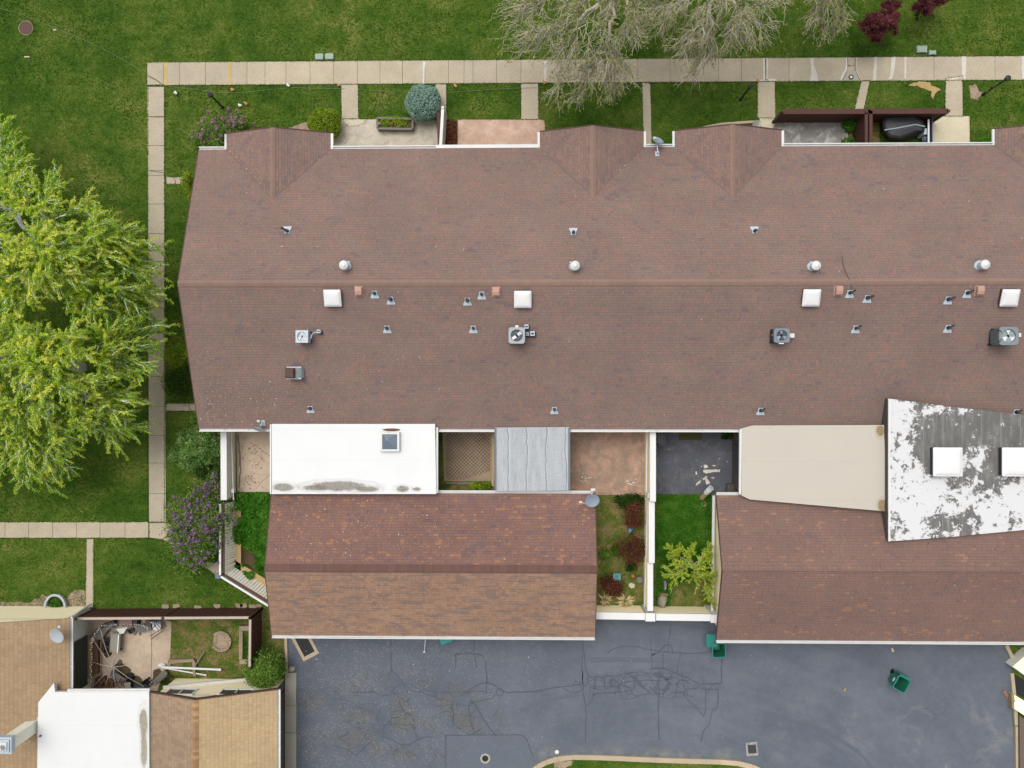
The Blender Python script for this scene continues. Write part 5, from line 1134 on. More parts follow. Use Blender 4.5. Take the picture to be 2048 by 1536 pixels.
ubox('left of the paired pale green covers north of the sidewalk', oct_(630, 107, 646.5, 119)); ubox('right of the paired pale green covers north of the sidewalk', oct_(650, 106.5, 667, 118.5))
ubox('larger pale green cover below the wine red maples', [(1834, 91), (1844, 91.5), (1854, 91), (1855, 95), (1854, 99), (1855, 105), (1845, 104.5), (1834, 105), (1834.5, 100), (1833.5, 95)]); ubox('small pale cover next to the larger one below the wine red maples', [(1858, 100), (1865, 101.5), (1872, 100), (1872.5, 109), (1865, 108.5), (1858, 110)])
p = W(52, 56); t = thing('manhole', p, 'round rusty brown manhole lid in the north west lawn', 'manhole'); b = MB(); b.cyl(p+Vector((0, 0, -.05)), p+Vector((0, 0, .025)), .40, None, 28); build('ring', b, M['gravel'], t); b = MB(); b.cyl(p, p+Vector((0, 0, .05)), .36, None, 28); build('lid', b, M['rust'], t)
p = W(1702, 154.5, .03); t = thing('drain_cap', p, 'round brown valve cap set in the patched sidewalk', 'drain'); b = MB(); b.cyl(p+Vector((0, 0, -.02)), p+Vector((0, 0, .02)), .14, None, 20); build('ring', b, M['rust'], t); b = MB(); b.cyl(p, p+Vector((0, 0, .04)), .065, None, 14); build('cap', b, M['white'], t)
c = W(608, 1287, .02); yaw = math.radians(-62); t = thing('storm_drain', c, 'long black storm drain grate half under the garage eave', 'drain')
b = MB()
for k in range(5): b.box(c+Matrix.Rotation(yaw, 3, 'Z') @ Vector((0, -.26+.13*k, .012)), (1.25, .05, .02), yaw)
b.box(c+Vector((0, 0, -.005)), (1.3, .62, .012), yaw); build('grate', b, M['black'], t)
b = MB(); Rz = Matrix.Rotation(yaw, 3, 'Z')
for x, y, a_, c_ in ((0, .4, 1.7, .16), (0, -.4, 1.7, .16), (.75, 0, .2, .66)): b.box(c+Rz @ Vector((x, y, -.004)), (a_, c_, .016), yaw)
build('frame', b, M['kerb'], t)
p = W(970.5, 1517, .015); t = thing('storm_drain', p, 'round black drain hole in the newer asphalt', 'drain'); b = MB(); b.cyl(p+Vector((0, 0, -.02)), p+Vector((0, 0, .008)), .27, None, 26); build('frame', b, M['apron'], t); b = MB(); b.cyl(p, p+Vector((0, 0, .012)), .17, None, 20); build('opening', b, M['black'], t)
p = W(1504, 1498, .012); t = thing('storm_drain', p, 'square black drain grate near the kerbed island', 'drain'); b = MB(); b.box(p, (.62, .72, .012), .1); build('frame', b, M['slate'], t); b = MB()
for k in range(6): b.box(p+Vector((-.17+.07*k, 0, .01)), (.05, .46, .02), .1)
b.box(p+Vector((0, 0, .004)), (.44, .46, .012), .1); build('grate', b, M['darkgrey'], t)
b = MB(); P = [(-10, 15), (40, 27), (75, 42), (110, 56), (150, 72), (180, 85), (220, 105), (260, 128), (290, 144), (325, 168)]; b.tube([W(x, y, .06) for x, y in P], .007, 4)
P = [(335, 171), (360, 176), (390, 178), (430, 184), (480, 186), (530, 180), (590, 175), (640, 177), (690, 177)]; b.tube([W(x, y, .06) for x, y in P], .008, 4); b.tube([W(x, y, .06) for x, y in ((718, 179), (760, 182), (800, 182))], .007, 4); b.tube([W(x, y, .06) for x, y in ((895, 185), (940, 182), (1000, 178), (1090, 174))], .007, 4)
tag(build('cord', b, plain('pale_cord', L(150, 160, 130), .8)), 'thin pale cord trailing over the north lawns', 'cord')

# ------------------------------------------------------------------ wheelie bins
def bin_(label, px, py, yaw, lid, h=1.05, s_=.66):
    q = W(px, py, h); p = Vector((q.x, q.y, 0)); t = thing('wheelie_bin', p, label, 'wheelie bin', 'green wheelie bins on the driveway'); Rz = Matrix.Rotation(math.radians(yaw), 3, 'Z')
    sec = lambda k, z, r=.07: [p+Rz @ Vector((x, y, z)) for x, y in rr2(s_*k, s_*k*1.08, r, 3)]
    b = MB(); b.loft([sec(.72, .06), sec(.98, h-.06), sec(.99, h-.06, .08), sec(1.08, h-.05, .08), sec(1.08, h, .08), sec(.95, h+.004, .07), sec(.9, h-.15, .06)], cap=False); b.face(sec(.72, .061)[::-1]); build('body', b, M['bin'], t)
    b = MB(); b.loft([sec(.93, h-.02, .06), sec(.70, .12, .06)], cap=False); b.face(sec(.70, .125, .06)); build('interior', b, M['bin_in'], t)
    for sx in (-1, 1):
        b = MB(); c = p+Rz @ Vector((sx*s_*.40, s_*.42, .13)); ax = Rz @ Vector((1, 0, 0)); b.cyl(c-ax*.03, c+ax*.03, .13, None, 16); build('wheel', b, M['black'], t)
    b = MB(); hb = p+Rz @ Vector((0, s_*.60, h-.03)); ax = Rz @ Vector((1, 0, 0)); b.cyl(hb-ax*s_*.38, hb+ax*s_*.38, .02, None, 8)
    for sx in (-1, 1): b.bar(hb+ax*sx*s_*.36, hb+ax*sx*s_*.36-(Rz @ Vector((0, .09, 0))), .03)
    build('handle', b, M['bin'], t)
    if lid == 'open':
        b = MB(); b.loft([[p+Rz @ Vector((x*s_*1.0, s_*.64+o, z)) for x, z in ((-.5, h-.02), (.5, h-.02), (.46, h-.62), (-.46, h-.62))] for o in (0, .05)]); build('lid', b, M['bin'], t)
    elif lid == 'closed':
        b = MB(); b.loft([sec(1.10, h+.0, .08), sec(1.12, h+.03, .08), sec(1.0, h+.08, .08)]); build('lid', b, M['teal_lid'], t)
    return t, p, Rz
t, p, Rz = bin_('open green wheelie bin standing alone on the eastern driveway', 1803.5, 1368.5, -28, 'open')
b = MB(); c = p+Rz @ Vector((-.338, -.0, .78)); b.lathe(c, [(.13, 0), (.12, .01), (.001, .012)], 14, M=Rz @ Matrix(((0, 0, -1), (0, 1, 0), (.6, 0, 0)))); build('sticker', b, M['white'], t)
t, p, Rz = bin_('open green wheelie bin by the corner of the reddish garage', 1438, 1301, 4, 'none')
q = W(1424, 1282, .9); b = MB(); b.loft([[Vector((q.x, q.y, z))+Vector((x, y, 0)) for x, y in rr2(.62, .75, .09, 3)] for z in (.86, .9)]+[[Vector((q.x, q.y, .95))+Vector((x, y, 0)) for x, y in rr2(.5, .62, .08, 3)]]); build('lid', b, M['bin'], t)
bin_('green wheelie bin with turquoise lid half under the tan roofed garage eave', 890, 1273, 20, 'closed', 1.0, .62)
b = MB(); b.tube([W(851, 1275, .9), W(849, 1303, .03)], .022, 6); b.box(W(848.5, 1304, .04), (.1, .06, .06)); tag(build('broom_handle', b, M['whitewall']), 'white pole leaning at the tan roofed garage eave', 'pole')
b = MB(); p = W(583.5, 1338, .1); b.lathe(p, [(.02, -.1), (.17, -.08), (.2, 0), (.15, .1), (.02, .13)], 12, M=Matrix(((1, .2, 0), (0, .8, 0), (0, 0, 1)))); tag(build('boulder', b, M['rock']), 'pale boulder at the corner of the garage apron', 'rock')
b = MB(); b.bar(W(2007, 1381, .05), W(2018, 1397, .05), .19, .1); tag(build('brick', b, M['brick']), 'pink brick lying by the right hand kerb', 'brick')
b = MB(); p = W(1785, 1300, .02); b.box(p, (.1, .2, .03), .3); tag(build('paper_scrap', b, M['petal']), 'small tan scrap on the driveway under the reddish garage eave', 'litter')
b = MB(); p = W(1689, 1379, .02); b.loft([[p+Vector((-.1, -.12, 0)), p+Vector((.06, -.1, 0)), p+Vector((.1, .14, 0)), p+Vector((.0, .06, 0))], [p+Vector((-.06, -.08, .04)), p+Vector((.03, -.06, .04)), p+Vector((.07, .1, .04)), p+Vector((.0, .04, .04))]]); tag(build('dry_leaf', b, M['sand']), 'curled tan leaf on the driveway west of the open bin', 'litter')
b = MB(); p = W(1114, 1504, .05); b.lathe(p, [(.01, -.04), (.1, -.03), (.12, .02), (.06, .06), (.01, .07)], 9); tag(build('paper_scrap', b, M['whitewall']), 'white crumpled paper beside the island kerb', 'litter')

# right-hand neighbour walls
t = thing('corner_wall', W(2040, 1335), 'cream wall corner with grey face at the right edge', 'wall')
b = MB(); b.prism(pts([(2025, 1333), (2060, 1302), (2120, 1350), (2060, 1358)], .7), 0, .7); build('wall_body', b, M['greywall'], t); b = MB(); b.prism(pts([(2027, 1332), (2060, 1303), (2110, 1345)], .74), .7, .74); build('wall_cap', b, M['cream'], t)
t = thing('corner_wall', W(2035, 1400), 'low cream wall stub below the black gravel bed', 'wall'); b = MB(); b.prism(pts([(2029, 1390), (2110, 1440), (2110, 1470), (2029, 1418)], .5), 0, .5); build('wall_body', b, M['cream'], t); b = MB(); b.prism(pts([(2023, 1388), (2030, 1392), (2030, 1422), (2024, 1416)], .45), 0, .45); b.cyl(W(2028, 1402, .45), W(2028, 1402, .52), .06, None, 10); build('pier', b, M['stone'], t)
b = MB(); b.prism(pts([(2039, 1432), (2110, 1476), (2110, 1700), (2042, 1700)], .3), 0, .3); tag(build('brown_wall', b, plain('brown_siding', L(120, 104, 92), .9)), 'brown grey low wall at the lower right edge', 'wall')
ground('side_lawn_edge', [(2016, 1290), (2060, 1290), (2060, 1320), (2032, 1328)], .006, M['lawn'], hard=False)

# ------------------------------------------------------------------ front garden things
t = thing('planter_box', W(790, 250), 'long weathered wooden planter on the middle patio', 'planter'); P = [(754, 236), (825, 238), (825, 258), (755, 257)]; z = .45
q = [W(x, y, z) for x, y in P]; b = MB()
for i in range(4): a, c = q[i], q[(i+1) % 4]; b.bar((a.x, a.y, z/2), (c.x, c.y, z/2), .05, z); b.bar((a.x, a.y, z+.015), (c.x, c.y, z+.015), .11, .03)
build('box', b, M['greywood'], t); b = MB(); b.prism([((v.x-q[0].x)*.98+q[0].x, (v.y-q[2].y)*.96+q[2].y) for v in q], .02, .3); build('soil', b, M['soil_brown'], t); PLANTER = (t, q)
b = MB(); b.lathe(W(759, 248, .33), [(.06, 0), (.08, .05), (.03, .14), (.001, .15)], 10); tag(build('glass_globe', b, M['bulb']), 'small white globe in the corner of the wooden planter', 'ornament')
# covered grill
t = thing('covered_grill', W(1805, 262), 'grill under a lumpy black cover behind the brown fence', 'grill')
top = [(1768, 233), (1785, 230), (1800, 231), (1826, 228), (1845, 241), (1850, 252), (1848, 262), (1832, 264), (1800, 277), (1778, 274), (1768, 261), (1765, 245)]
bot = [(1764, 238), (1785, 234), (1800, 234), (1826, 232), (1842, 243), (1847, 256), (1845, 268), (1832, 276), (1802, 282), (1776, 281), (1763, 268), (1760, 250)]
mid = [((a[0]*.6+c[0]*.4), (a[1]*.6+c[1]*.4)) for a, c in zip(top, bot)]; cx, cy = 1808, 253
b = MB(); b.loft([[W(x, y, 0) for x, y in bot], [W(x, y, .55) for x, y in mid], [W(x, y, .92) for x, y in top], [W(cx+(x-cx)*.86, cy+(y-cy)*.8, 1.06) for x, y in top], [W(cx+(x-cx)*.4, cy+(y-cy)*.35, 1.12) for x, y in top]]); build('cover', b, M['cover'], t)
b = MB()
for a, c in zip([(1769, 260), (1795, 256), (1830, 249)], [(1795, 256), (1830, 249), (1850, 253)]): b.bar(W(*a, 1.13), W(*c, 1.13), .06, .03)
build('piping', b, M['strip'], t)
b = MB(); b.prism(pts([(1850, 257), (1856, 256), (1856, 268), (1848, 269)], .9), .1, .9); build('side_handle', b, M['steel'], t)
t = thing('screen_panel', W(1857, 270), 'narrow white and blue panel standing by the covered grill', 'panel'); b = MB(); b.bar(W(1857, 239, 1.0), W(1857, 292, 1.0), .06, .1); b.bar(W(1857, 239, .5), W(1857, 292, .5), .03, .9); build('panel', b, M['bluegrey'], t); b = MB(); b.bar(W(1857, 239, 1.06), W(1857, 292, 1.06), .08, .04); build('top_rail', b, M['whitewall'], t)
b = MB(); b.cyl(W(1850, 278, .0), W(1850, 278, .75), .14, None, 14); b.cyl(W(1850, 278, .75), W(1850, 278, .85), .09, .05, 12); tag(build('gas_bottle', b, M['bluegrey']), 'blue grey gas bottle between grill and white panel', 'gas bottle')
for lab, px, py, mt in (('white flower pinwheel on the lawn by the lamp post', 481, 213, 'white'), ('pink flower pinwheel near the faded lilac', 458, 220, 'lilac'), ('first orange flag on the lawn under the sidewalk, left', 466, 182, 'orange'), ('orange flag right of the white pinwheel', 493, 209, 'orange'), ('white tag near the walkway corner', 353, 188, 'white'), ('small white tag south of the sidewalk by the wide first path', 577, 173, 'white'), ('red flag by the west path end', 678, 172, 'orange'), ('red flag on the sidewalk edge by the middle path', 1088, 168, 'orange'), ('red flag at the edge of the wide middle path', 1512, 164, 'orange'), ('orange flag right of the ball shrub', 910, 174, 'orange')):
    p = W(px, py, 0); b = MB(); b.cyl(p, p+Vector((0, 0, .2)), .01, None, 5); b.box(p+Vector((.04, 0, .2)), (.16, .1, .03), random.uniform(-1, 1)); b.box(p+Vector((.0, .03, .22)), (.08, .14, .02), random.uniform(-1, 1)); tag(build('garden_flag', b, M[mt]), lab, 'marker', 'small markers on the front lawns')
b = MB(); p = W(1287, 168.5, .06); b.cyl(p-Vector((0, 0, .06)), p, .05, None, 10); b.lathe(p, [(.06, 0), (.05, .04), (.001, .06)], 10); tag(build('pipe_cap', b, M['whitewall']), 'white pipe cap at the head of the narrow middle path', 'pipe cap')
for px, py, yaw in ((54, 114, .4), (110, 60, -.2)):
    b = MB(); p = W(px, py, .02); b.loft([[p+Vector((x*1.0, y, z)) for x, y in rr2(.3 if px < 60 else .22, .09, .04, 2)] for z in (0, .02)]+[[p+Vector((x*.6, y*.6, .05)) for x, y in rr2(.3, .09, .04, 2)]]); tag(build('paper_scrap', b, M['petal']), 'pale scrap below the manhole lid' if px < 60 else 'pale scrap right of the manhole lid', 'litter')

# ------------------------------------------------------------------ yard between the garages
t = thing('garden_chair', W(1234, 1158), 'small turquoise chair beside a dark red shrub', 'chair'); c = W(1234, 1154, .6)
b = MB(); b.box((c.x, c.y, .55), (.40, .38, .04)); build('seat', b, M['turq'], t); b = MB(); b.box((c.x, c.y+.19, .68), (.34, .04, .4), rot=Euler((-.15, 0, 0))); build('backrest', b, M['turq'], t)
for x in (-.15, .15):
    for y in (-.14, .14): b = MB(); b.box((c.x+x, c.y+y, .22), (.035, .035, .44)); build('leg', b, M['turq'], t)
t = thing('garden_bird', W(1261, 1060), 'blue bird shaped ornament between two dark red shrubs', 'ornament'); p = W(1261, 1060, .35); b = MB(); b.lathe(p, [(.01, -.22), (.07, -.12), (.1, 0), (.08, .1), (.01, .2)], 12, M=Matrix(((1, .0, .35), (0, .3, 1.0), (0, 1, 0)))); build('body', b, M['blue'], t); b = MB(); b.cyl(W(1261, 1060), p, .015, None, 6); build('stake', b, M['darkgrey'], t)
t = thing('bird_bath', W(1277, 1156), 'round grey bird bath near the dividing wall', 'bird bath'); p = W(1277, 1156, 0); b = MB(); b.lathe(p, [(.12, 0), (.06, .05), (.05, .4), (.1, .44), (.17, .48), (.18, .5), (.14, .49), (.02, .45)], 18); build('bowl', b, concrete('bird_bath_stone', L(140, 136, 132), .2), t, True)
b = MB(); p = W(1266, 1152, .1); b.lathe(p, [(.02, -.1), (.1, -.08), (.12, .04), (.08, .12), (.03, .18), (.001, .19)], 10); tag(build('garden_gnome', b, M['orange']), 'small orange ornament beside the bird bath', 'ornament')
b = MB(); b.prism(pts(wob([(1257, 1168), (1263, 1166), (1270, 1169), (1269, 1175), (1262, 1177), (1258, 1173)], .5, 4), .05), 0, .06); tag(build('stepping_stone', b, M['patio_pale']), 'pale stepping stone above the yuccas', 'stone')
for px, py in ((1255, 1144), (1284, 1163), (1232, 998)):
    b = MB(); p = W(px, py, .05); b.lathe(p, [(.01, -.05), (.07, -.03), (.08, .02), (.02, .06)], 8); tag(build('pebble', b, M['rock']), {1255: 'white pebble above the bird bath', 1284: 'pale pebble against the dividing wall', 1232: 'orange brown stone at the top of the red shrub yard'}[px], 'stone')
# yard with the lime tree
p = W(1325, 1203, .25); b = MB(); rings = []
for z, k in ((-.25, 1.0), (-.05, 1.12), (.12, .9), (.22, .55)): rings.append([p+Vector(((.24*math.cos(a)+.03*math.sin(3*a))*k, (.36*math.sin(a)+.05*math.cos(2*a))*k, z)) for a in np.linspace(0, 2*math.pi, 14)[:-1]])
b.loft(rings); tag(build('boulder', b, M['rock']), 'large pale upright rock at the foot of the front wall', 'rock')
b = MB(); b.bar(W(1322, 1187, .06), W(1336, 1190, .06), .1, .08); tag(build('edging_brick', b, M['brick']), 'red edging brick behind the pale upright rock', 'brick')
b = MB(); p = W(1330, 1170, .15); b.loft([[p+Vector((x, y, z)) for x, y in rr2(.16*k, .5*k, .05*k, 2)] for z, k in ((-.15, .9), (.05, 1), (.15, .7))]); tag(build('stone_urn', b, concrete('grey_urn', L(150, 150, 152), .2)), 'grey upright stone left of the lime tree', 'stone')
for y_, lab in ((1195, 'first white stake leaning under the lime tree'), (1188, 'second white stake leaning under the lime tree')):
    b = MB(); b.tube([W(1330+(y_-1188)*1.6, y_-8, .5), W(1334+(y_-1188)*1.6, y_-22, .02)], .012, 5); tag(build('stake', b, M['white']), lab, 'stake')
t = thing('log_post', W(1411, 985), 'pale round post with a grey cap leaning at the black court', 'post'); b = MB(); b.cyl(W(1404, 996, .05), W(1414, 984, .7), .13, None, 14); build('post', b, M['tanledge'], t); b = MB(); b.cyl(W(1413, 985, .62), W(1419, 979, .95), .15, None, 14); build('sleeve', b, M['whitewall'], t); b = MB(); b.cyl(W(1420, 978, .95), W(1423, 975, 1.02), .16, None, 14); build('cap', b, M['steel'], t)
p = W(1407.5, 1008, .05); t = thing('hose_ring', p, 'small beige coiled ring on the grass by the post', 'coil'); b = MB()
for r_ in (.12, .09): b.tube([p+Vector((r_*math.cos(a), r_*math.sin(a), .02)) for a in np.linspace(0, 2*math.pi, 16)], .02, 5)
build('coil', b, M['stone'], t)
b = MB(); b.box(W(1320, 874, .8), (.35, .8, 1.5)); b.box(W(1320, 874, 1.6), (.3, .7, .1)); tag(build('storage_cabinet', b, M['black']), 'dark cabinet in the upper corner of the black court', 'cabinet')
b = MB(); b.box(W(1466, 977, .3), (.7, .5, .3)); b.box(W(1466, 977, .48), (.6, .42, .06)); tag(build('storage_box', b, M['darkwall']), 'dark box in the lower right corner of the black court', 'box')
b = MB(); b.bar(W(892, 966, .08), W(950, 965, .08), .09, .14); b.bar(W(916, 968, .12), W(956, 966, .12), .08, .1); tag(build('timber_edging', b, M['greywood']), 'weathered timber edging along the latticed court', 'timber')
b = MB(); b.box(W(986, 915, 1.2), (.12, 3.0, .14)); b.box(W(986.5, 876, .6), (.14, .14, 1.2)); b.box(W(986.5, 962, .6), (.14, .14, 1.2)); tag(build('timber_rail', b, M['tanledge']), 'tan timber rail under the edge of the grey patio cover', 'rail')

# ------------------------------------------------------------------ cluttered neighbour yard
# window well
t = thing('window_well', W(110, 1204), 'arched grey metal window well against the cream neighbour wall', 'window well'); b = MB()
a_ = np.linspace(0, math.pi, 16); c = W(110, 1214, .3); rx_, ry_ = .52, .62
for r_, w_ in ((1.0, .05), (1.1, .04)): b.tube([c+Vector((rx_*r_*math.cos(a), ry_*r_*math.sin(a), .02)) for a in a_], .035, 6)
b.loft([[c+Vector((rx_*math.cos(a), ry_*math.sin(a), z)) for a in a_] for z in (-.3, 0)], cap=False, closed=False); build('rim', b, M['steel'], t)
b = MB(); b.face([c+Vector((rx_*.95*math.cos(a), ry_*.95*math.sin(a), -.27)) for a in a_]); build('floor', b, M['soil'], t)
for i, (x, y) in enumerate(((330, 1213), (352, 1212), (395, 1215), (434, 1212), (478, 1211), (487, 1212), (505, 1213))):
    b = MB(); b.prism(pts(wob([(x-7, y-4), (x+6, y-4), (x+8, y+2), (x+2, y+5), (x-6, y+4)], 1.2, 5), .06), 0, .06); tag(build('edging_stone', b, M['stone']), 'pale edging stone along the outer foot of the brown board fence', 'stone', 'edging stones outside the board fence')
b = MB(); b.prism(pts([(508, 1209), (522, 1209), (526, 1240), (522, 1242), (520, 1214), (508, 1214)], .04), 0, .04); tag(build('paving_slab', b, M['stone']), 'pale slab at the outer corner of the brown board fence', 'slab')
# bare parasol
q = W(226, 1333, .8); p = Vector((q.x, q.y, 0)); t = thing('parasol_frame', p, 'bare parasol frame with eight grey ribs and a torn cloth', 'parasol'); b = MB(); b.cyl(p, (q.x, q.y, .85), .03, None, 8); b.cyl(p, p+Vector((0, 0, .06)), .16, .12, 14); build('pole', b, M['greyfab'], t)
for x, y, z in ((182, 1323, .45), (185, 1374, .4), (209, 1378, .4), (234, 1376, .4), (288, 1373, .4), (251, 1331, .7), (250, 1306, .6), (231, 1309, .7), (200, 1256, .75), (186, 1278, .6)):
    b = MB(); e = W(x, y, z); m_ = (q+e)/2+Vector((0, 0, .12)); b.tube([q, m_, e], .018, 5); build('rib', b, plain('tarnished_rib', L(196, 188, 182), .5), t)
b = MB()
for dz in (0, -.03): b.face([W(x, y, z+dz) for x, y, z in ((224, 1336, .75), (220, 1352, .6), (234, 1369, .45), (252, 1358, .5), (232, 1346, .6))][::1 if dz == 0 else -1])
build('torn_cloth', b, M['greyfab'], t)
# string lights
def lights(label, P, n):
    t = thing('string_lights', W(P[0][0], P[0][1], 0), label, 'string lights', 'string lights over the cluttered yard'); pp = [W(*a) for a in P]; b = MB(); b.tube(pp, .012, 4); build('cord', b, M['darkgrey'], t); first = None
    for k in range(n):
        s_ = k/(n-1)*(len(pp)-1); i = min(int(s_), len(pp)-2); c = pp[i].lerp(pp[i+1], s_-i)+Vector((random.uniform(-.05, .05), random.uniform(-.03, .03), -.03))
        if first is None:
            b = MB(); b.lathe(c, [(.01, -.04), (.035, 0), (.02, .03), (.005, .04)], 6); first = build('bulb', b, M['bulb'], t); c0 = c
        else:
            o = first.copy(); COL.objects.link(o); o.parent = t; o.location = c-c0
lights('string of pale bulbs round the west and north of the bare parasol', [(182, 1376, 2.0), (182, 1330, 1.9), (183, 1290, 2.0), (186, 1276, 2.0), (199, 1253, 2.0), (235, 1250, 1.95), (270, 1250, 1.9), (290, 1252, 1.9), (296, 1263, 1.9)], 70)
lights('string of pale bulbs hanging east of the bare parasol', [(302, 1262, 1.6), (303, 1290, 1.4), (303, 1320, 1.4), (302, 1350, 1.6), (302, 1374, 2.0)], 22)
# lounger with stained cushion
t = thing('lounge_bench', W(229, 1287), 'bench with a stained pale cushion on the concrete', 'bench'); c = W(229, 1286, .5); b = MB(); b.loft([[c+Matrix.Rotation(-.07, 3, 'Z') @ Vector((x, y, z)) for x, y in rr2(.44*k, 1.0*k, .05, 3)] for z, k in ((-.06, 1), (.06, 1), (.09, .9))]); build('cushion', b, M['cushion'], t)
b = MB(); b.box(c+Vector((0, 0, -.1)), (.48, 1.02, .07), -.07); b.box(c+Vector((.26, 0, .05)), (.06, 1.0, .2), -.07); build('frame', b, M['whitewall'], t)
for x in (-.2, .2):
    for y in (-.45, .45): b = MB(); b.box((c.x+x, c.y+y, .2), (.05, .05, .4)); build('leg', b, M['darkgrey'], t)
# long low seat against the west side
t = thing('outdoor_sofa', W(190, 1310), 'low brown outdoor sofa base along the neighbour house wall', 'sofa'); b = MB(); b.prism(pts([(186, 1279), (196, 1279), (196, 1345), (188, 1350), (185, 1340)], .35), .08, .35); build('base', b, M['rustwood'], t); b = MB(); b.prism(pts([(176, 1276), (184, 1276), (183, 1356), (175, 1356)], .3), .02, .3); build('backrest', b, M['tanledge'], t); b = MB(); b.prism(pts([(196, 1280), (203, 1282), (203, 1352), (196, 1350)], .12), .02, .12); build('step', b, M['stone'], t)
t = thing('corner_sofa', W(205, 1263), 'weathered grey corner sofa under the string lights', 'sofa'); b = MB(); b.prism(pts([(182, 1270), (203, 1250), (225, 1242), (232, 1248), (214, 1262), (202, 1279), (188, 1279)], .45), .02, .45); build('seat', b, M['greywood'], t); b = MB()
for k in range(4): b.bar(W(198+k*7, 1258-k*3.5, .62), W(206+k*7, 1250-k*3, .62), .05, .03)
b.bar(W(184, 1270, .6), W(204, 1251, .6), .06, .35); b.bar(W(204, 1251, .6), W(230, 1242, .6), .06, .35); build('backrest', b, M['darkwall'], t)
t = thing('storage_box', W(252, 1247), 'deck box with faded pink lid against the board fence', 'box'); b = MB(); b.prism(pts([(234, 1238), (274, 1238), (274, 1252), (234, 1252)], .5), 0, .5); build('box', b, M['darkgrey'], t); b = MB(); b.prism(pts([(239, 1238), (264, 1238), (264, 1252), (238, 1250)], .56), .5, .56); build('lid', b, M['pink'], t)
t = thing('patio_chair', W(243, 1259), 'white folding chair tipped over by the pink lidded box', 'chair'); b = MB(); b.loft([[W(x, y, z) for x, y in ((232, 1258), (255, 1254), (247, 1267), (240, 1268))] for z in (.42, .46)]); build('seat', b, M['white'], t); b = MB(); b.tube([W(222, 1256, .5), W(240, 1266, .05)], .02, 5); b.tube([W(240, 1256, .5), W(241, 1268, .05)], .02, 5); b.tube([W(250, 1256, .5), W(245, 1268, .05)], .02, 5); build('legs', b, M['steel'], t)
t = thing('patio_chair', W(313, 1251), 'white moulded chair against the board fence', 'chair'); c = W(314, 1251, .45); b = MB(); b.loft([[c+Vector((x*k, y*k, z)) for x, y in rr2(.46, .5, .14, 4)] for z, k in ((-.04, .9), (.0, 1), (.04, 1.0), (.05, .8))]); build('seat', b, M['white'], t); b = MB(); b.loft([[c+Vector((x, .25+o, z)) for x, z in ((-.2, .02), (.2, .02), (.16, .42), (-.16, .42))] for o in (0, .05)]); build('backrest', b, M['white'], t)
for x in (-.18, .18):
    for y in (-.2, .2): b = MB(); b.box((c.x+x, c.y+y, .21), (.04, .04, .42)); build('leg', b, M['white'], t)
t = thing('folded_tarp', W(286, 1258), 'grey crumpled tarp and boards beside the white moulded chair', 'tarp'); b = MB(); b.loft([[W(x, y, z) for x, y in wob(((270, 1255), (284, 1249), (302, 1252), (303, 1260), (280, 1266)), 1, 6)] for z in (.02,)]+[[W(284+(x-284)*.8, 1257+(y-1257)*.7, .3) for x, y in wob(((270, 1255), (284, 1249), (302, 1252), (303, 1260), (280, 1266)), 0, 6)]]) if False else b.prism(pts([(270, 1255), (284, 1249), (302, 1252), (303, 1260), (280, 1266)], .3), .02, lambda x, y: .3); build('tarp', b, M['greyfab'], t); b = MB(); b.prism(pts([(290, 1241), (301, 1240), (303, 1251), (291, 1254)], .6), .02, .6); build('stacked_board', b, M['darkwall'], t)
t = thing('lattice_panel', W(312, 1250, 0), 'dark lattice of wires over the white moulded chair', 'lattice'); b = MB()
for k in range(4):
    b.bar(W(302+k*6, 1240, 1.0), W(318+k*5, 1262-k*3, .9), .025, .02); b.bar(W(325-k*6, 1240, 1.0), W(304+k*2, 1258-k*3, .92), .025, .02)
b.tube([W(325, 1262, .9), W(302, 1278, .4), W(302, 1278, .02)], .02, 5); b.tube([W(318, 1261, .9), W(300, 1272, .5), W(300, 1272, .02)], .015, 5); build('wire', b, M['pipe_dark'], t)
t = thing('lattice_panel', W(215, 1368, 0), 'brown lattice panel lying along the white flat roof gutter', 'lattice'); b = MB()
for k in range(5): b.bar(W(196+k*11, 1356, .5), W(206+k*11, 1376, .5), .05, .02); b.bar(W(210+k*11, 1356, .53), W(196+k*11, 1376, .53), .05, .02)
build('slats', b, M['rustwood'], t)
b = MB(); b.prism(pts([(190, 1358), (226, 1358), (226, 1378), (186, 1378)], .2), .02, .2); tag(build('debris_pile', b, M['rustwood']), 'brown debris heaped under the lattice panel', 'debris')
t = thing('side_table', W(252, 1371), 'pale square table below the torn parasol cloth', 'table'); b = MB(); b.prism(pts([(246, 1366), (261, 1365), (261, 1378), (247, 1378)], .5), .46, .5); build('table_top', b, M['cushion'], t); b = MB(); b.prism(pts(R4(249, 1367, 258, 1376), .46), .02, .46); build('base', b, M['darkgrey'], t)
t = thing('patio_bench', W(318, 1353), 'dark slatted bench angled in the corner of the yard', 'bench'); b = MB()
for k in range(4): b.bar(W(305+k*2.4, 1364+k*1.0, .45), W(329+k*1.8, 1340+k*2.2, .45), .08, .03)
build('seat', b, M['greywood'], t); b = MB(); b.bar(W(312, 1369, .6), W(336, 1350, .6), .04, .35); build('backrest', b, M['darkwall'], t); b = MB()
for x, y in ((307, 1364), (330, 1342)): b.box(W(x, y, .22), (.06, .06, .42))
build('leg', b, M['darkgrey'], t)
b = MB(); p = W(324, 1331, .1); b.lathe(p, [(.02, -.1), (.16, -.06), (.18, .06), (.08, .16), (.02, .2)], 9, M=Matrix(((1.2, .3, 0), (0, .8, 0), (0, 0, 1)))); tag(build('plastic_bag', b, M['whitewall']), 'white bundle at the end of the long white poles', 'bag')
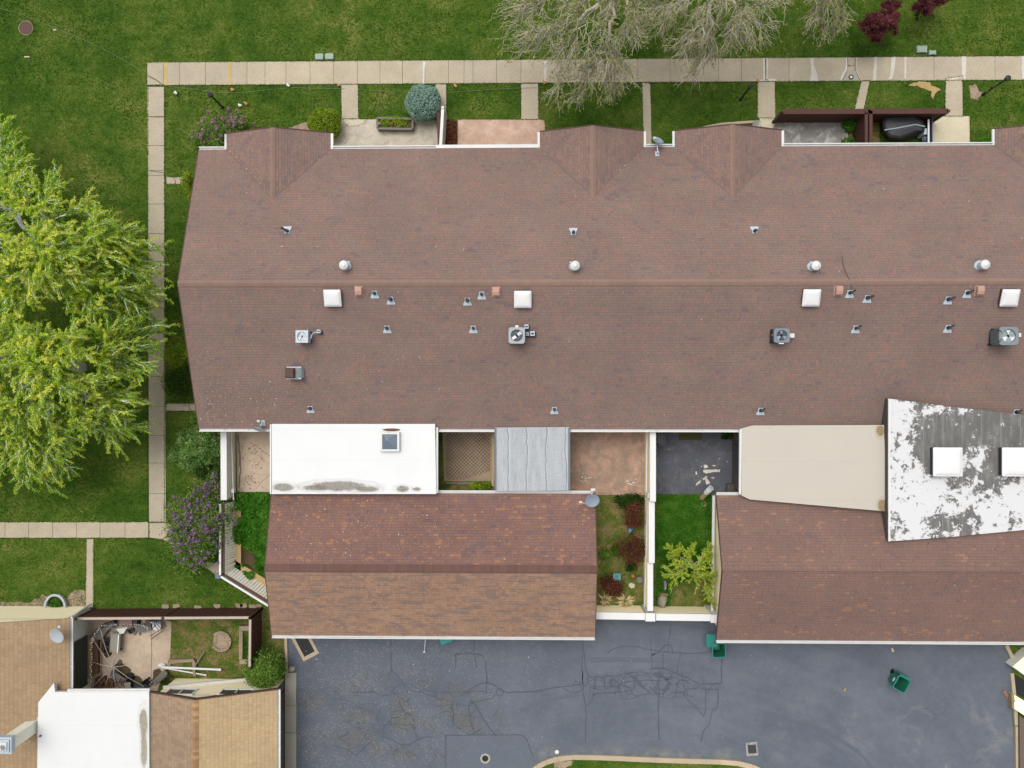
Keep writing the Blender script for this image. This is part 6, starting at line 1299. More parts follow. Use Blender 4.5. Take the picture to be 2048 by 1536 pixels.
b = MB(); p = W(260, 1353, .15); b.lathe(p, [(.02, -.15), (.2, -.12), (.22, .05), (.05, .2), (.01, .2)], 10); tag(build('planter_pot', b, M['black']), 'black pot with a pale rim under the parasol ribs', 'pot')
b = MB(); p = W(279, 1374, .2); b.lathe(p, [(.02, -.2), (.25, -.18), (.3, .0), (.1, .15), (.01, .18)], 9, M=Matrix(((1.6, 0, 0), (0, .7, 0), (0, 0, 1)))); tag(build('rubbish_bag', b, M['darkgrey']), 'dark rubbish bag against the white flat roof gutter', 'bag')
b = MB(); b.prism(pts(wob([(228, 1330), (245, 1326), (262, 1340), (262, 1352), (278, 1352), (290, 1372), (270, 1378), (250, 1360), (232, 1350)], 1.5, 5), .04), .03, .045); b.prism(pts(wob([(306, 1342), (318, 1338), (330, 1345), (318, 1362), (305, 1360)], 1.5, 5), .04), .03, .045); struct('leaf_litter', b, M['soil_brown'], 'stuff')
for lab, a, c, w_ in (('long white pole lying over the stone bed', (322, 1334, .45), (440, 1339, .3), .1), ('shorter white pole crossing under the long one', (330, 1336, .38), (411, 1350, .12), .07)):
    b = MB(); b.bar(W(*a), W(*c), w_, w_*.7); b.box(W(*c), (.12, w_*1.15, w_*.8)); tag(build('white_pole', b, M['whitewall']), lab, 'pole')
b = MB(); b.bar(W(409, 1303, .12), W(390, 1331, .25), .07, .05); tag(build('plank', b, M['greywood']), 'grey plank leaning on the rectangular stone bed', 'plank')
for lab, x, y, w_, d_, h_, mt, yw in (('small dark crate between the stained bench and corner sofa', 214, 1287, .4, .32, .3, 'darkwall', .2), ('second dark crate beside the stained bench', 213, 1301, .34, .34, .25, 'rustwood', -.3), ('dark crate by the tipped folding chair', 262, 1262, .3, .24, .2, 'darkgrey', .5), ('brown crate at the south end of the brown sofa base', 200, 1362, .5, .36, .3, 'rustwood', .1), ('grey crate behind the rubbish bag', 292, 1366, .4, .34, .3, 'darkgrey', .6)):
    p = W(x, y, h_); t = thing('crate', (p.x, p.y, 0), lab, 'crate', 'crates in the cluttered yard'); Rz = Matrix.Rotation(yw, 3, 'Z'); b = MB()
    for ox, oy, a_, c_ in ((0, d_/2, w_, .03), (0, -d_/2, w_, .03), (w_/2, 0, .03, d_), (-w_/2, 0, .03, d_)): b.box(Vector((p.x, p.y, h_/2))+Rz @ Vector((ox, oy, 0)), (a_, c_, h_), yw)
    build('sides', b, M[mt], t); b = MB(); b.box((p.x, p.y, .06), (w_*.96, d_*.96, .06), yw); build('base', b, M['black'], t)
for lab, a, c in (('weathered board lying before the corner sofa', (216, 1274), (236, 1262)), ('short weathered board beside the grey tarp', (268, 1270), (274, 1258)), ('curled weathered board left of the grey tarp', (280, 1270), (277, 1260))):
    b = MB(); b.bar(W(*a, .1), W(*c, .14), .09, .04); b.box(W(*c, .17), (.12, .08, .03), .4); tag(build('loose_board', b, M['greywood']), lab, 'board', 'loose boards in the cluttered yard')
b = MB(); q = wob([(205, 1275), (222, 1270), (224, 1310), (212, 1318), (204, 1300)], 1.2, 5); b.prism(pts(q, .045), .03, .045); struct('patio_dirt', b, M['soil_brown'], 'stuff')
# raised beds
t = thing('garden_bed', W(443, 1283), 'round stone edged garden bed in the weedy yard', 'garden bed'); c = W(442, 1283, .12); b = MB()
for k in range(15):
    a0, a1 = math.radians(-150+k*19.5), math.radians(-150+k*19.5+18); r0, r1 = .42, .57
    b.prism([(c.x+r*math.cos(a), c.y+r*math.sin(a)) for r, a in ((r0, a0), (r1, a0), (r1, a1), (r0, a1))], 0, .12+random.uniform(0, .05), random.uniform(.3, .7))
build('stones', b, M['stone'], t); b = MB(); b.cyl((c.x, c.y, 0), (c.x, c.y, .08), .46, None, 20); build('soil', b, M['gravel'], t)
t = thing('garden_bed', W(488, 1290), 'rectangular stone trough of grass along the brown board fence', 'garden bed'); b = MB()
for p_ in (R4(478.5, 1252, 498, 1261), R4(479, 1319, 498, 1328), R4(478, 1262, 485, 1318)): b.prism(pts(wob(p_, .5, 8), .3), 0, .3, random.uniform(.4, .7))
build('stones', b, M['stone'], t); b = MB(); b.prism(pts(R4(485, 1261, 499, 1319), .2), 0, .2); build('soil', b, M['lawn'], t)
t = thing('garden_bed', W(365, 1335), 'rectangular stone edged bed under the long white poles', 'garden bed'); b = MB()
for p_ in ([(337, 1320), (386, 1319), (390, 1324), (342, 1327)], [(336, 1322), (342, 1327), (341, 1334), (336, 1333)], [(384, 1324), (390, 1324), (391, 1352), (386, 1352)]): b.prism(pts(wob(p_, .6, 8), .25), 0, .25, .6)
build('stones', b, M['stone'], t); b = MB(); b.prism(pts(R4(340, 1325, 387, 1352), .12), 0, .12); build('soil', b, M['soil'], t)
b = MB(); p = W(506, 1343, .1); b.box(p, (.2, .2, .2), .4); p = W(507, 1345, .24); b.lathe(p, [(.07, -.05), (.09, .05), (.02, .08)], 9); tag(build('planter_pot', b, M['bluegrey']), 'small blue pot near the big green shrub', 'pot')

# ------------------------------------------------------------------ vegetation
def quads(C, size, up=0.55, elong=1.6, dirs=None):
    """leaf quads at centres C; normals lean upwards; returns (4n,3)"""
    n = len(C); nr = RNG.normal(size=(n, 3)); nr[:, 2] = np.abs(nr[:, 2])+up; nr /= np.linalg.norm(nr, axis=1)[:, None]
    d = RNG.normal(size=(n, 3)) if dirs is None else dirs+RNG.normal(size=(n, 3))*.5
    u = np.cross(nr, d); u /= np.linalg.norm(u, axis=1)[:, None]+1e-9; v = np.cross(nr, u)
    s_ = (size*RNG.uniform(.65, 1.35, n))[:, None]; u, v = u*s_/elong, v*s_
    V = np.stack([C-v, C-u*.9+v*.1, C+v, C+u*.9+v*.1], 1); return V.reshape(-1, 3)
def kmeans(X, k):
    k = min(k, len(X)); c = X[RNG.choice(len(X), k, replace=False)]
    for _ in range(7):
        l = np.argmin(((X[:, None]-c[None])**2).sum(-1), 1); c = np.array([X[l == i].mean(0) if (l == i).any() else c[i] for i in range(k)])
    return l, c
def tree(name, label, cat, base, hub_h, tips, k1, k2, r0, bark, leafm, per, lsize, spread, sag=.2, twig_r=.012, group=None, subtw=0, tone_up=.25, nodef=.55, start=.15, wig=.09, hubxy=None):
    p0 = np.array(W(*base, 0)); t = thing(name, p0, label, cat, group); hub = np.array([*(hubxy or (p0[0], p0[1])), hub_h]); w = MB(); LV = []; TN = []; ND = []
    def path(a, c, n, arch, wg):
        ts = np.linspace(0, 1, n+1)[:, None]; P = a+(c-a)*ts; Ln = np.linalg.norm(c-a)
        P[:, 2] += (4*ts*(1-ts))[:, 0]*arch*Ln; P[1:-1] += RNG.normal(size=(n-1, 3))*wg*Ln/n**.5; return P
    w.tube([p0-[0, 0, .1], p0+[.0, .0, hub_h*.5]+RNG.normal(size=3)*[.1, .1, 0], hub], [r0*1.25, r0, r0*.9], 9)
    zmx = tips[:, 2].max(); zmn = tips[:, 2].min()
    def twig(a, c, rr, depth):
        P = path(a, c, 5, sag*.4, wig); P[1:, 2] -= np.linspace(0, 1, 5)**2*sag*.5*np.linalg.norm(c-a)
        w.tube(P, [rr*1.7, rr*1.4, rr*1.15, rr, rr*.8, rr*.5], 4); Ln = np.linalg.norm(c-a)
        n = max(2, int(per*Ln)); s_ = RNG.uniform(start, 1.02, n)*5; i = np.minimum(s_.astype(int), 4); C = P[i]+(P[i+1]-P[i])*(s_-i)[:, None]
        base_tone = RNG.uniform(.1, .6)
        C = C+RNG.normal(size=(n, 3))*spread*(1.1-.5*(s_/5))[:, None]
        LV.append(C); TN.append(np.clip(base_tone+.25*(s_/5)+tone_up*((C[:, 2]-zmn)/(zmx-zmn+.01)-.5)+RNG.normal(size=n)*.13, 0, 1)); ND.append(np.repeat((c-a)[None]/Ln, n, 0))
        if depth > 0:
            for _ in range(subtw):
                q = RNG.uniform(.25, .85)*5; j = min(int(q), 4); s0 = P[j]+(P[j+1]-P[j])*(q-j); d = (c-a)/Ln; o = RNG.normal(size=3); o -= d*o.dot(d); o /= np.linalg.norm(o)+1e-6
                twig(s0, s0+(d*.75+o*.6+[0, 0, -.1])*Ln*RNG.uniform(.3, .55), rr*.65, depth-1)
    l1, c1 = kmeans(tips, k1)
    for g_ in range(len(c1)):
        T = tips[l1 == g_]
        if not len(T): continue
        nd = hub+(T.mean(0)-hub)*nodef; nd[2] += .05*np.linalg.norm(nd-hub); P = path(hub, nd, 5, .1, wig); ra = r0*.75*(len(T)/len(tips))**.42+.02
        w.tube(P, list(np.linspace(ra*1.15, ra*.75, 6)), 7); l2, c2 = kmeans(T, max(1, int(round(k2*len(T)/len(tips)))))
        for h_ in range(len(c2)):
            T2 = T[l2 == h_]
            if not len(T2): continue
            n2 = nd+(T2.mean(0)-nd)*.6; P = path(nd, n2, 4, .08, wig); rb = max(ra*.55*(len(T2)/len(T))**.4, twig_r*1.8); w.tube(P, list(np.linspace(rb*1.1, rb*.7, 5)), 5)
            for e in T2:
                j = RNG.integers(2, 5); twig(P[j], e, twig_r*RNG.uniform(.8, 1.3), 1)
    build('trunk', w, bark, t, True); C = np.concatenate(LV); d = np.concatenate(ND); npmesh('crown', quads(C, lsize, dirs=d), 4, np.concatenate(TN), leafm, t); return t
def tips_in(poly, n, cx, cy, rx, ry, ztop, zlow, inner=.3):
    P = np.array(poly, float); out = []
    while len(out) < n:
        x = RNG.uniform(P[:, 0].min(), P[:, 0].max(), 400); y = RNG.uniform(P[:, 1].min(), P[:, 1].max(), 400); k = inside(x, y, poly)
        for a, c in zip(x[k], y[k]):
            r = min(1, math.hypot((a-cx)/rx, (c-cy)/ry)); z = ztop-(ztop-zlow)*r**1.6; z += RNG.uniform(-.9, .3)
            if RNG.random() < inner: z = zlow+(z-zlow)*RNG.uniform(.1, .8)
            out.append((a, c, max(zlow*.8, z)))
    out = np.array(out[:n]); return np.array([W(a, c, z) for a, c, z in out])
UP = [(-160, 330), (-60, 260), (0, 240), (8, 214), (26, 235), (22, 262), (60, 268), (38, 290), (85, 318), (52, 345), (80, 340), (126, 310), (120, 352), (137, 375), (128, 400), (156, 398), (193, 370), (190, 395), (214, 398), (205, 420), (222, 415), (250, 440), (284, 440), (282, 470), (306, 488), (335, 500), (322, 540), (352, 575), (345, 610), (335, 650), (250, 665), (120, 625), (0, 640), (-160, 650)]
DN = [(-160, 620), (0, 615), (60, 635), (130, 640), (240, 630), (335, 630), (332, 680), (310, 712), (322, 735), (270, 770), (296, 800), (262, 815), (316, 870), (270, 868), (282, 890), (258, 905), (252, 930), (218, 900), (208, 895), (170, 885), (162, 905), (150, 920), (160, 955), (120, 962), (92, 990), (80, 960), (50, 985), (28, 1002), (38, 965), (0, 960), (-60, 990), (-160, 1000)]
tree('leafy_tree', 'upper of two big yellow green trees at the left edge, with pale bare limbs', 'tree', (150, 505), 2.6, tips_in(UP, 560, 40, 520, 330, 260, 9.0, 3.2), 9, 46, .24, M['bark'], M['leaf_spring'], 98, .043, .06, subtw=3, start=.15, sag=.25, group='yellow green trees at the left edge', twig_r=.020)
tree('leafy_tree', 'lower of two big yellow green trees, its branches ending above the lower walkway', 'tree', (165, 735), 2.6, tips_in(DN, 600, 60, 720, 300, 270, 8.6, 3.0), 9, 42, .24, M['bark'], M['leaf_spring'], 98, .043, .06, subtw=3, start=.15, sag=.25, group='yellow green trees at the left edge', twig_r=.020)
BA = [(1150, -160), (985, -60), (978, 75), (1000, 122), (1035, 120), (1065, 112), (1095, 160), (1100, 218), (1120, 205), (1135, 228), (1165, 215), (1180, 205), (1212, 222), (1235, 215), (1265, 205), (1280, 190), (1290, 120), (1300, 60), (1330, -100)]
BB = [(1290, -140), (1262, 40), (1290, 95), (1330, 115), (1365, 140), (1390, 195), (1400, 150), (1440, 145), (1470, 110), (1525, 108), (1545, 85), (1575, 45), (1590, 10), (1600, -100)]
BC = [(1590, -120), (1612, 0), (1610, 75), (1630, 88), (1665, 92), (1700, 70), (1700, 45), (1690, 0), (1720, -20), (1745, 18), (1762, 22), (1758, -10), (1790, -120)]
kw = dict(sag=.3, subtw=5, spread=.06, start=.3, twig_r=.0125, group='nearly bare grey trees along the top edge', wig=.12, tone_up=0)
tree('budding_tree', 'nearly bare grey tree whose twigs hang over the sidewalk left of centre', 'tree', (1225, 30), 3.0, tips_in(BA, 360, 1170, -20, 240, 240, 8.6, 4.4, .25), 7, 40, .24, M['bark_brown'], M['leaf_bud'], 6, .05, hubxy=None, **kw)
tree('budding_tree', 'nearly bare grey tree with a dense brownish middle right of centre', 'tree', (1420, 15), 3.0, tips_in(BB, 420, 1440, -20, 200, 190, 8.2, 3.6, .4), 7, 44, .24, M['bark_brown'], M['leaf_bud'], 4, .05, hubxy=None, **kw)
tree('budding_tree', 'nearly bare grey tree with two drooping sprays left of the wine red maples', 'tree', (1640, -60), 3.0, tips_in(BC, 140, 1670, -90, 170, 170, 7.6, 4.0, .2), 5, 20, .2, M['bark_brown'], M['leaf_bud'], 8, .05, hubxy=None, **kw)
def pole_tips(poly, n, z0, z1, cx, cy, R): return tips_in(poly, n, cx, cy, R, R, z1, z0, .35)
RA = [(1710, 45), (1735, 28), (1760, 15), (1780, -20), (1806, 5), (1800, 28), (1797, 50), (1795, 72), (1785, 62), (1770, 70), (1756, 82), (1738, 78), (1725, 62)]
tree('red_maple', 'wine red maple nearer the bare trees on the north lawn', 'tree', (1748, 45), .7, pole_tips(RA, 90, 1.2, 3.0, 1760, 35, 60), 5, 20, .07, M['twigbrown'], M['leaf_red'], 150, .05, .08, subtw=2, group='wine red maples', twig_r=.01)
RB = [(1825, 12), (1850, -30), (1890, -40), (1900, -5), (1885, 12), (1868, 22), (1855, 36), (1845, 28), (1832, 32)]
tree('red_maple', 'wine red maple cut by the top edge above the pale green covers', 'tree', (1850, 8), .7, pole_tips(RB, 70, 1.2, 3.0, 1862, -5, 50), 5, 16, .07, M['twigbrown'], M['leaf_red'], 150, .05, .08, subtw=2, group='wine red maples', twig_r=.01)
LT = [(1332, 1085), (1345, 1095), (1360, 1082), (1372, 1100), (1390, 1080), (1405, 1095), (1425, 1080), (1432, 1095), (1425, 1120), (1440, 1150), (1430, 1160), (1436, 1175), (1425, 1185), (1428, 1205), (1432, 1225), (1410, 1195), (1398, 1180), (1380, 1165), (1350, 1170), (1345, 1190), (1338, 1180), (1338, 1165), (1318, 1155), (1325, 1135), (1332, 1115)]
tree('lime_tree', 'young tree with sparse lime green sprays in the walled yard', 'tree', (1378, 1122), .9, pole_tips(LT, 190, 1.4, 3.0, 1382, 1130, 75), 9, 20, .06, M['bark_brown'], M['leaf_lime'], 52, .045, .02, subtw=2, twig_r=.008, start=.08)
def bush(name, label, cat, c, rx, ry, h, n, leafm, ls, twigm, group=None, flowers=None, fl=0.0, lump=.25, holes=0.0, base=0.0, core=None, up=.55, shape=None, seed=None):
    """leafy bush: leaves in lumps over an ellipsoid's outer volume round a few stems"""
    n = int(n*1.7); ls *= .72
    q = W(c[0], c[1], h*.5); p = Vector((q.x, q.y, base)); t = thing(name, p, label, cat, group); n0 = max(12, int(n/45)); rx, ry = rx/38.5, ry/38.5
    a = RNG.uniform(0, 2*math.pi, n0); el = np.arcsin(RNG.uniform(-.15, 1, n0)); r = RNG.uniform(.62, 1.0, n0)**.6
    K = np.stack([np.cos(a)*np.cos(el)*r*rx, np.sin(a)*np.cos(el)*r*ry, base+h*(.42+.58*np.sin(el)*r)], 1)+[p.x, p.y, 0]
    if shape is not None:
        P = np.array(shape, float); x = RNG.uniform(P[:, 0].min(), P[:, 0].max(), n0*12); y = RNG.uniform(P[:, 1].min(), P[:, 1].max(), n0*12); k = inside(x, y, shape); x, y = x[k][:n0], y[k][:n0]; d = np.hypot((x-c[0])/(rx*38.5), (y-c[1])/(ry*38.5)).clip(0, 1)
        K = np.array([W(u, v, base+h*(1-.75*dd**2)*RNG.uniform(.55, 1)) for u, v, dd in zip(x, y, d)])
    l = RNG.integers(0, len(K), n); C = K[l]+RNG.normal(size=(n, 3))*lump*np.array([1, 1, .7])*min(rx, ry); C[:, 2] = np.maximum(C[:, 2], base+.04)
    tone = np.clip(RNG.uniform(.1, .8, len(K))[l]+RNG.normal(size=n)*.14, 0, 1); w = MB()
    for e in K[::max(1, len(K)//26)]:
        e = Vector(e); w.tube([p+Vector((0, 0, -.03)), p.lerp(e, .5)+Vector((0, 0, h*.12)), e], [.022, .016, .007], 4)
    build('stems', w, twigm, t)
    if core: 
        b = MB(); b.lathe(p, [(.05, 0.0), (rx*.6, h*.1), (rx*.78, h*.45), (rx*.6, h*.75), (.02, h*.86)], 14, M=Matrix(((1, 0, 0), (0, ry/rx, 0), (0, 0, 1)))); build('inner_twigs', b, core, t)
    npmesh('foliage', quads(C, ls, up), 4, tone, leafm, t)
    if flowers is not None:
        m = int(n*fl); hi = K[np.argsort(-K[:, 2])[:max(6, int(len(K)*.75))]]; g = RNG.integers(0, len(hi), max(8, m//22)); cc = hi[g]+RNG.normal(size=(len(g), 3))*lump*min(rx, ry)+[0, 0, h*.08]; l = RNG.integers(0, len(cc), m); C = cc[l]+RNG.normal(size=(m, 3))*[.035, .035, .07]
        npmesh('flowers', quads(C, .045, .3, 1.1), 4, RNG.uniform(0, 1, m), flowers, t)['kind'] = 'stuff'
    return t
def ball(name, label, c, rpx, h, n, leafm, ls, core, yaw=0):
    q = W(c[0], c[1], h*.62); R_ = rpx/37.9; p = Vector((q.x, q.y, 0)); t = thing(name, p, label, 'shrub', 'clipped ball shrubs'); u = RNG.normal(size=(n, 3)); u /= np.linalg.norm(u, axis=1)[:, None]; u[:, 2] = np.maximum(u[:, 2], -.75)
    wob_ = 1+.05*np.sin(u[:, 0]*5+1)*np.cos(u[:, 1]*4)+.03*np.sin(u[:, 0]*11)*np.sin(u[:, 1]*9+2)
    C = u*wob_[:, None]*(1-.10*RNG.random(n)**1.4)[:, None]*np.array([R_, R_, h*.5])+[p.x, p.y, h*.52]
    hole = np.sin(u[:, 0]*19+3*np.sin(u[:, 1]*7))*np.sin(u[:, 1]*21+2*np.sin(u[:, 2]*9)); k = hole < .68; C, u = C[k], u[k]; n = len(C)
    V = quads(C, ls, .2, 1.8, dirs=u); npmesh('foliage', V, 4, np.clip(.45+RNG.normal(size=n)*.2, 0, 1), leafm, t)
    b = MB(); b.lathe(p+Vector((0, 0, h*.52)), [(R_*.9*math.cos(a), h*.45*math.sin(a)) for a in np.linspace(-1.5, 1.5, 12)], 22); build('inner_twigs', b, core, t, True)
    b = MB(); b.cyl(p, p+Vector((0, 0, h*.3)), .07, .05, 8); build('trunk', b, M['twigbrown'], t); return t
ball('ball_shrub', 'blue green ball shrub at the brown fence end', (846, 204), 36, 1.7, 15000, M['leaf_blue'], .045, M['core_blue'])
ball('ball_shrub', 'yellow green ball shrub at the corner of the first gable', (648, 247), 33, 1.4, 11000, M['leaf_olive'], .05, M['core_green'])
LS1 = [(384, 300), (390, 275), (402, 245), (420, 238), (440, 240), (452, 252), (470, 262), (462, 290), (440, 300), (412, 300)]; LS2 = [(450, 252), (455, 228), (470, 225), (490, 238), (499, 250), (494, 264), (470, 268), (456, 262)]
bush('lilac_bush', 'faded pink lilac poking over the north west eave corner', 'shrub', (428, 268), 42, 34, 3.1, 5200, M['leaf_mid'], .06, M['twigbrown'], 'faded pink lilacs at the north west corner', M['pinkflower'], .24, .2, shape=LS1)
bush('lilac_bush', 'smaller faded pink lilac left of the first gable peak', 'shrub', (476, 247), 27, 23, 2.7, 2600, M['leaf_mid'], .06, M['twigbrown'], 'faded pink lilacs at the north west corner', M['pinkflower'], .3, .2, shape=LS2)
LB = [(398, 965), (380, 985), (355, 1005), (345, 1030), (350, 1050), (340, 1060), (345, 1080), (352, 1090), (342, 1115), (352, 1130), (372, 1145), (400, 1132), (420, 1110), (440, 1085), (452, 1060), (458, 1020), (455, 995), (440, 985), (432, 975)]
bush('lilac_bush', 'big lilac full of purple flowers beside the board fence', 'shrub', (402, 1052), 62, 92, 2.4, 12000, M['leaf_mid'], .065, M['twigbrown'], None, M['lilac'], .42, .16, shape=LB)
bush('lilac_bush', 'small purple lilac squeezed between the round bush and side wall', 'shrub', (432, 965), 14, 26, 1.5, 1200, M['leaf_mid'], .06, M['twigbrown'], None, M['lilac'], .3, .3)
GS = [(345, 905), (360, 885), (352, 870), (375, 858), (395, 862), (420, 866), (440, 880), (450, 905), (462, 915), (450, 930), (425, 920), (410, 935), (385, 938), (360, 930), (340, 918)]
bush('juniper_bush', 'pale grey green bush spilling over the white topped side wall', 'shrub', (395, 900), 56, 38, 1.9, 8500, M['leaf_grey'], .075, M['twigbrown'], None, None, 0, .10, shape=GS)
bush('round_bush', 'small dark olive bush below the pale grey green bush', 'shrub', (412, 940), 19, 16, 1.0, 2400, M['leaf_dark'], .045, M['twigbrown'], None, None, 0, .22, core=M['core_green'])
bush('climbing_shrub', 'thin yellow green shrub pressed under the west roof edge', 'shrub', (381, 372), 7, 24, 2.3, 1300, M['leaf_olive'], .05, M['twigbrown'], None, None, 0, .5)
bush('sparse_shrub', 'sparse dark shrub at the west wall by the lower trees, upper one', 'shrub', (357, 712), 26, 20, 1.6, 1500, M['leaf_olive'], .05, M['twigbrown'], 'sparse shrubs along the west wall', None, 0, .3)
bush('sparse_shrub', 'sparse dark shrub at the west wall just above the short side path', 'shrub', (364, 765), 30, 28, 1.5, 1900, M['leaf_dark'], .05, M['twigbrown'], 'sparse shrubs along the west wall', None, 0, .3)
bush('vine', 'thin dark vine at the south west roof corner', 'shrub', (396, 838), 5, 14, 1.8, 500, M['leaf_mid'], .05, M['twigbrown'], None, None, 0, .6)
BS = [(508, 1308), (530, 1304), (552, 1310), (566, 1325), (564, 1345), (550, 1362), (535, 1380), (515, 1380), (500, 1372), (498, 1350), (485, 1345), (500, 1330)]
bush('evergreen_bush', 'big mid green bush at the corner of the board fence', 'shrub', (528, 1344), 42, 40, 2.3, 7000, M['leaf_mid'], .065, M['twigbrown'], None, None, 0, .15, shape=BS)
for lab, x, y, rx_, ry_, h_ in (('dark red shrub against the dividing wall, nearest the brown court', 1268, 1032, 24, 26, .9), ('largest dark red shrub against the dividing wall', 1262, 1096, 32, 30, 1.0), ('dark red shrub beside the turquoise chair', 1225, 1170, 26, 22, .7)):
    bush('red_shrub', lab, 'shrub', (x, y), rx_*.85, ry_*.85, h_, 1200, M['leaf_dull_red'], .05, M['twigbrown'], 'dark red shrubs in the walled yard', None, 0, .28)
bush('green_clump', 'bright green clump left of the largest dark red shrub', 'plant', (1230, 1101), 9, 9, .35, 420, M['leaf_lush'], .05, M['twigbrown'], 'green clumps in the red shrub yard'); bush('green_clump', 'dark green clump nearer the garage wall', 'plant', (1210, 1109), 10, 9, .35, 420, M['leaf_mid'], .05, M['twigbrown'], 'green clumps in the red shrub yard'); bush('green_clump', 'blue green clump above the bird bath', 'plant', (1264, 1133), 11, 10, .4, 460, M['leaf_dark'], .05, M['twigbrown'], 'green clumps in the red shrub yard')
bush('ground_ivy', 'dark green ivy along the edge of the brown stamped court', 'plant', (1262, 1003), 34, 14, .3, 1500, M['leaf_dark'], .05, M['twigbrown'])
bush('green_clump', 'green plant left of the double brown fence', 'plant', (1700, 248), 12, 12, .6, 700, M['leaf_lush'], .06, M['twigbrown'], 'weeds behind the brown fences'); bush('green_clump', 'low green weeds at the eave left of the double brown fence', 'plant', (1705, 285), 22, 8, .4, 800, M['leaf_lush'], .06, M['twigbrown'], 'weeds behind the brown fences')
bush('green_clump', 'green weeds by the gutter corner at the last gable', 'plant', (1970, 283), 16, 7, .4, 600, M['leaf_lush'], .06, M['twigbrown'], 'weeds behind the brown fences')
bush('green_clump', 'grassy weeds at the foot of the latticed court', 'plant', (960, 972), 24, 7, .45, 1100, M['leaf_olive'], .06, M['twigbrown']); bush('green_clump', 'green weeds in the upper right corner of the black court', 'plant', (1455, 868), 13, 9, .5, 500, M['leaf_dark'], .06, M['twigbrown'])
bush('fern', 'bright green fern inside the arched window well', 'plant', (110, 1207), 11, 8, .35, 420, M['leaf_lush'], .06, M['twigbrown'])
bush('planted_herbs', 'low yellow green herbs filling the wooden planter', 'plant', (791, 248), 29, 7, .22, 1100, M['leaf_olive'], .045, M['twigbrown'], None, None, 0, .5, base=.3)
for lab, x, y, r_, n_ in (('larger straw yellow yucca at the front wall', 1250, 1203, .62, 90), ('smaller straw yellow yucca beside the garage corner', 1209, 1200, .5, 62)):
    p = W(x, y, .1); t = thing('yucca', (p.x, p.y, 0), lab, 'plant', 'straw yellow yuccas'); a = RNG.uniform(0, 2*math.pi, n_); e = RNG.uniform(.15, 1.35, n_); Ln = r_*RNG.uniform(.6, 1.15, n_); D = np.stack([np.cos(a)*np.cos(e), np.sin(a)*np.cos(e), np.sin(e)], 1); o = np.array([p.x, p.y, .08]); T = o+D*Ln[:, None]; T[:, 2] = np.maximum(T[:, 2]-.12*Ln, .05); S_ = np.stack([-np.sin(a), np.cos(a), 0*a], 1)*.028; m_ = o+D*Ln[:, None]*.5
    npmesh('leaves', np.stack([np.repeat(o[None], n_, 0)-S_*.5, m_-S_, T, m_+S_], 1).reshape(-1, 3), 4, RNG.uniform(0, 1, n_), M['leaf_yucca'], t); b = MB(); b.cyl((p.x, p.y, 0), (p.x, p.y, .14), .09, .06, 9); build('stem', b, M['twigbrown'], t)

# ------------------------------------------------------------------ grass and ground cover
def vnoise(B, cell, ax=1.0):
    u, v = B[:, 0]/cell*.9/ax, B[:, 1]/cell; th = RNG.uniform(0, 6.28); u, v = u*math.cos(.3)-v*math.sin(.3), u*math.sin(.3)+v*math.cos(.3); T = RNG.uniform(-.5, .5, (257, 257))
    i, j = np.floor(u).astype(int), np.floor(v).astype(int); a, b_ = u-i, v-j; a, b_ = a*a*(3-2*a), b_*b_*(3-2*b_)
    f = lambda p, q: T[p % 257, q % 257]
    return (f(i, j)*(1-a)+f(i+1, j)*a)*(1-b_)+(f(i, j+1)*(1-a)+f(i+1, j+1)*a)*b_
def cover(name, polys, n, size, mat, hmax=.05, tone=None, avoid=True, kind='stuff', flat=False):
    X = []; per = [abs(area(p)) for p in polys]; tot = sum(per)
    for p, a in zip(polys, per):
        P = np.array(p, float); m = int(n*a/tot*1.0); bb = (P[:, 0].max()-P[:, 0].min())*(P[:, 1].max()-P[:, 1].min()); mm = int(m*bb/a)+10
        x = RNG.uniform(P[:, 0].min(), P[:, 0].max(), mm); y = RNG.uniform(P[:, 1].min(), P[:, 1].max(), mm); k = inside(x, y, p)
        if avoid:
            for h_ in HARD:
                Q = np.array(h_); x0, y0, x1, y1 = Q[:, 0].min(), Q[:, 1].min(), Q[:, 0].max(), Q[:, 1].max(); q = k & (x > x0) & (x < x1) & (y > y0) & (y < y1)
                if q.any(): k[q] &= ~inside(x[q], y[q], h_)
        X.append(np.stack([x[k], y[k]], 1))
    X = np.concatenate(X); n = len(X); B = Wn(X[:, 0], X[:, 1], 0*X[:, 0]); a = RNG.uniform(0, 2*math.pi, n); h = hmax*RNG.uniform(.5, 1.2, n); le = size*RNG.uniform(.5, 1.3, n)
    d = np.stack([np.cos(a), np.sin(a), 0*a], 1); s_ = np.stack([-np.sin(a), np.cos(a), 0*a], 1)*(size*.22); T = B+d*le[:, None]; T[:, 2] += h; Bm = B.copy(); Bm[:, 2] += .004
    # patchy tone: smooth noise from summed waves
    t_ = .42+.55*vnoise(B, .16)+.42*vnoise(B, .42)+.36*vnoise(B, 1.3, 1.5)+.30*vnoise(B, 4.5)+RNG.normal(size=n)*.12
    if tone is not None: t_ = tone+RNG.normal(size=n)*.2
    o = npmesh(name, np.stack([Bm-s_, Bm+s_, T], 1).reshape(-1, 3), 3, np.clip(t_, 0, 1), mat); o['kind'] = kind; return o
LAWNS = [[(-60, -40), (2110, -40), (2110, 320), (330, 320), (400, 330), (355, 570), (400, 860), (445, 1000), (345, 1060), (300, 1044), (-60, 1044)], [(-60, 1076), (300, 1076), (350, 1095), (440, 1150), (540, 1210), (520, 1216), (-60, 1216)],
         [(2010, 1285), (2060, 1285), (2060, 1325), (2030, 1328)]]
cover('grass', LAWNS, 330000, .085, M['blade'])
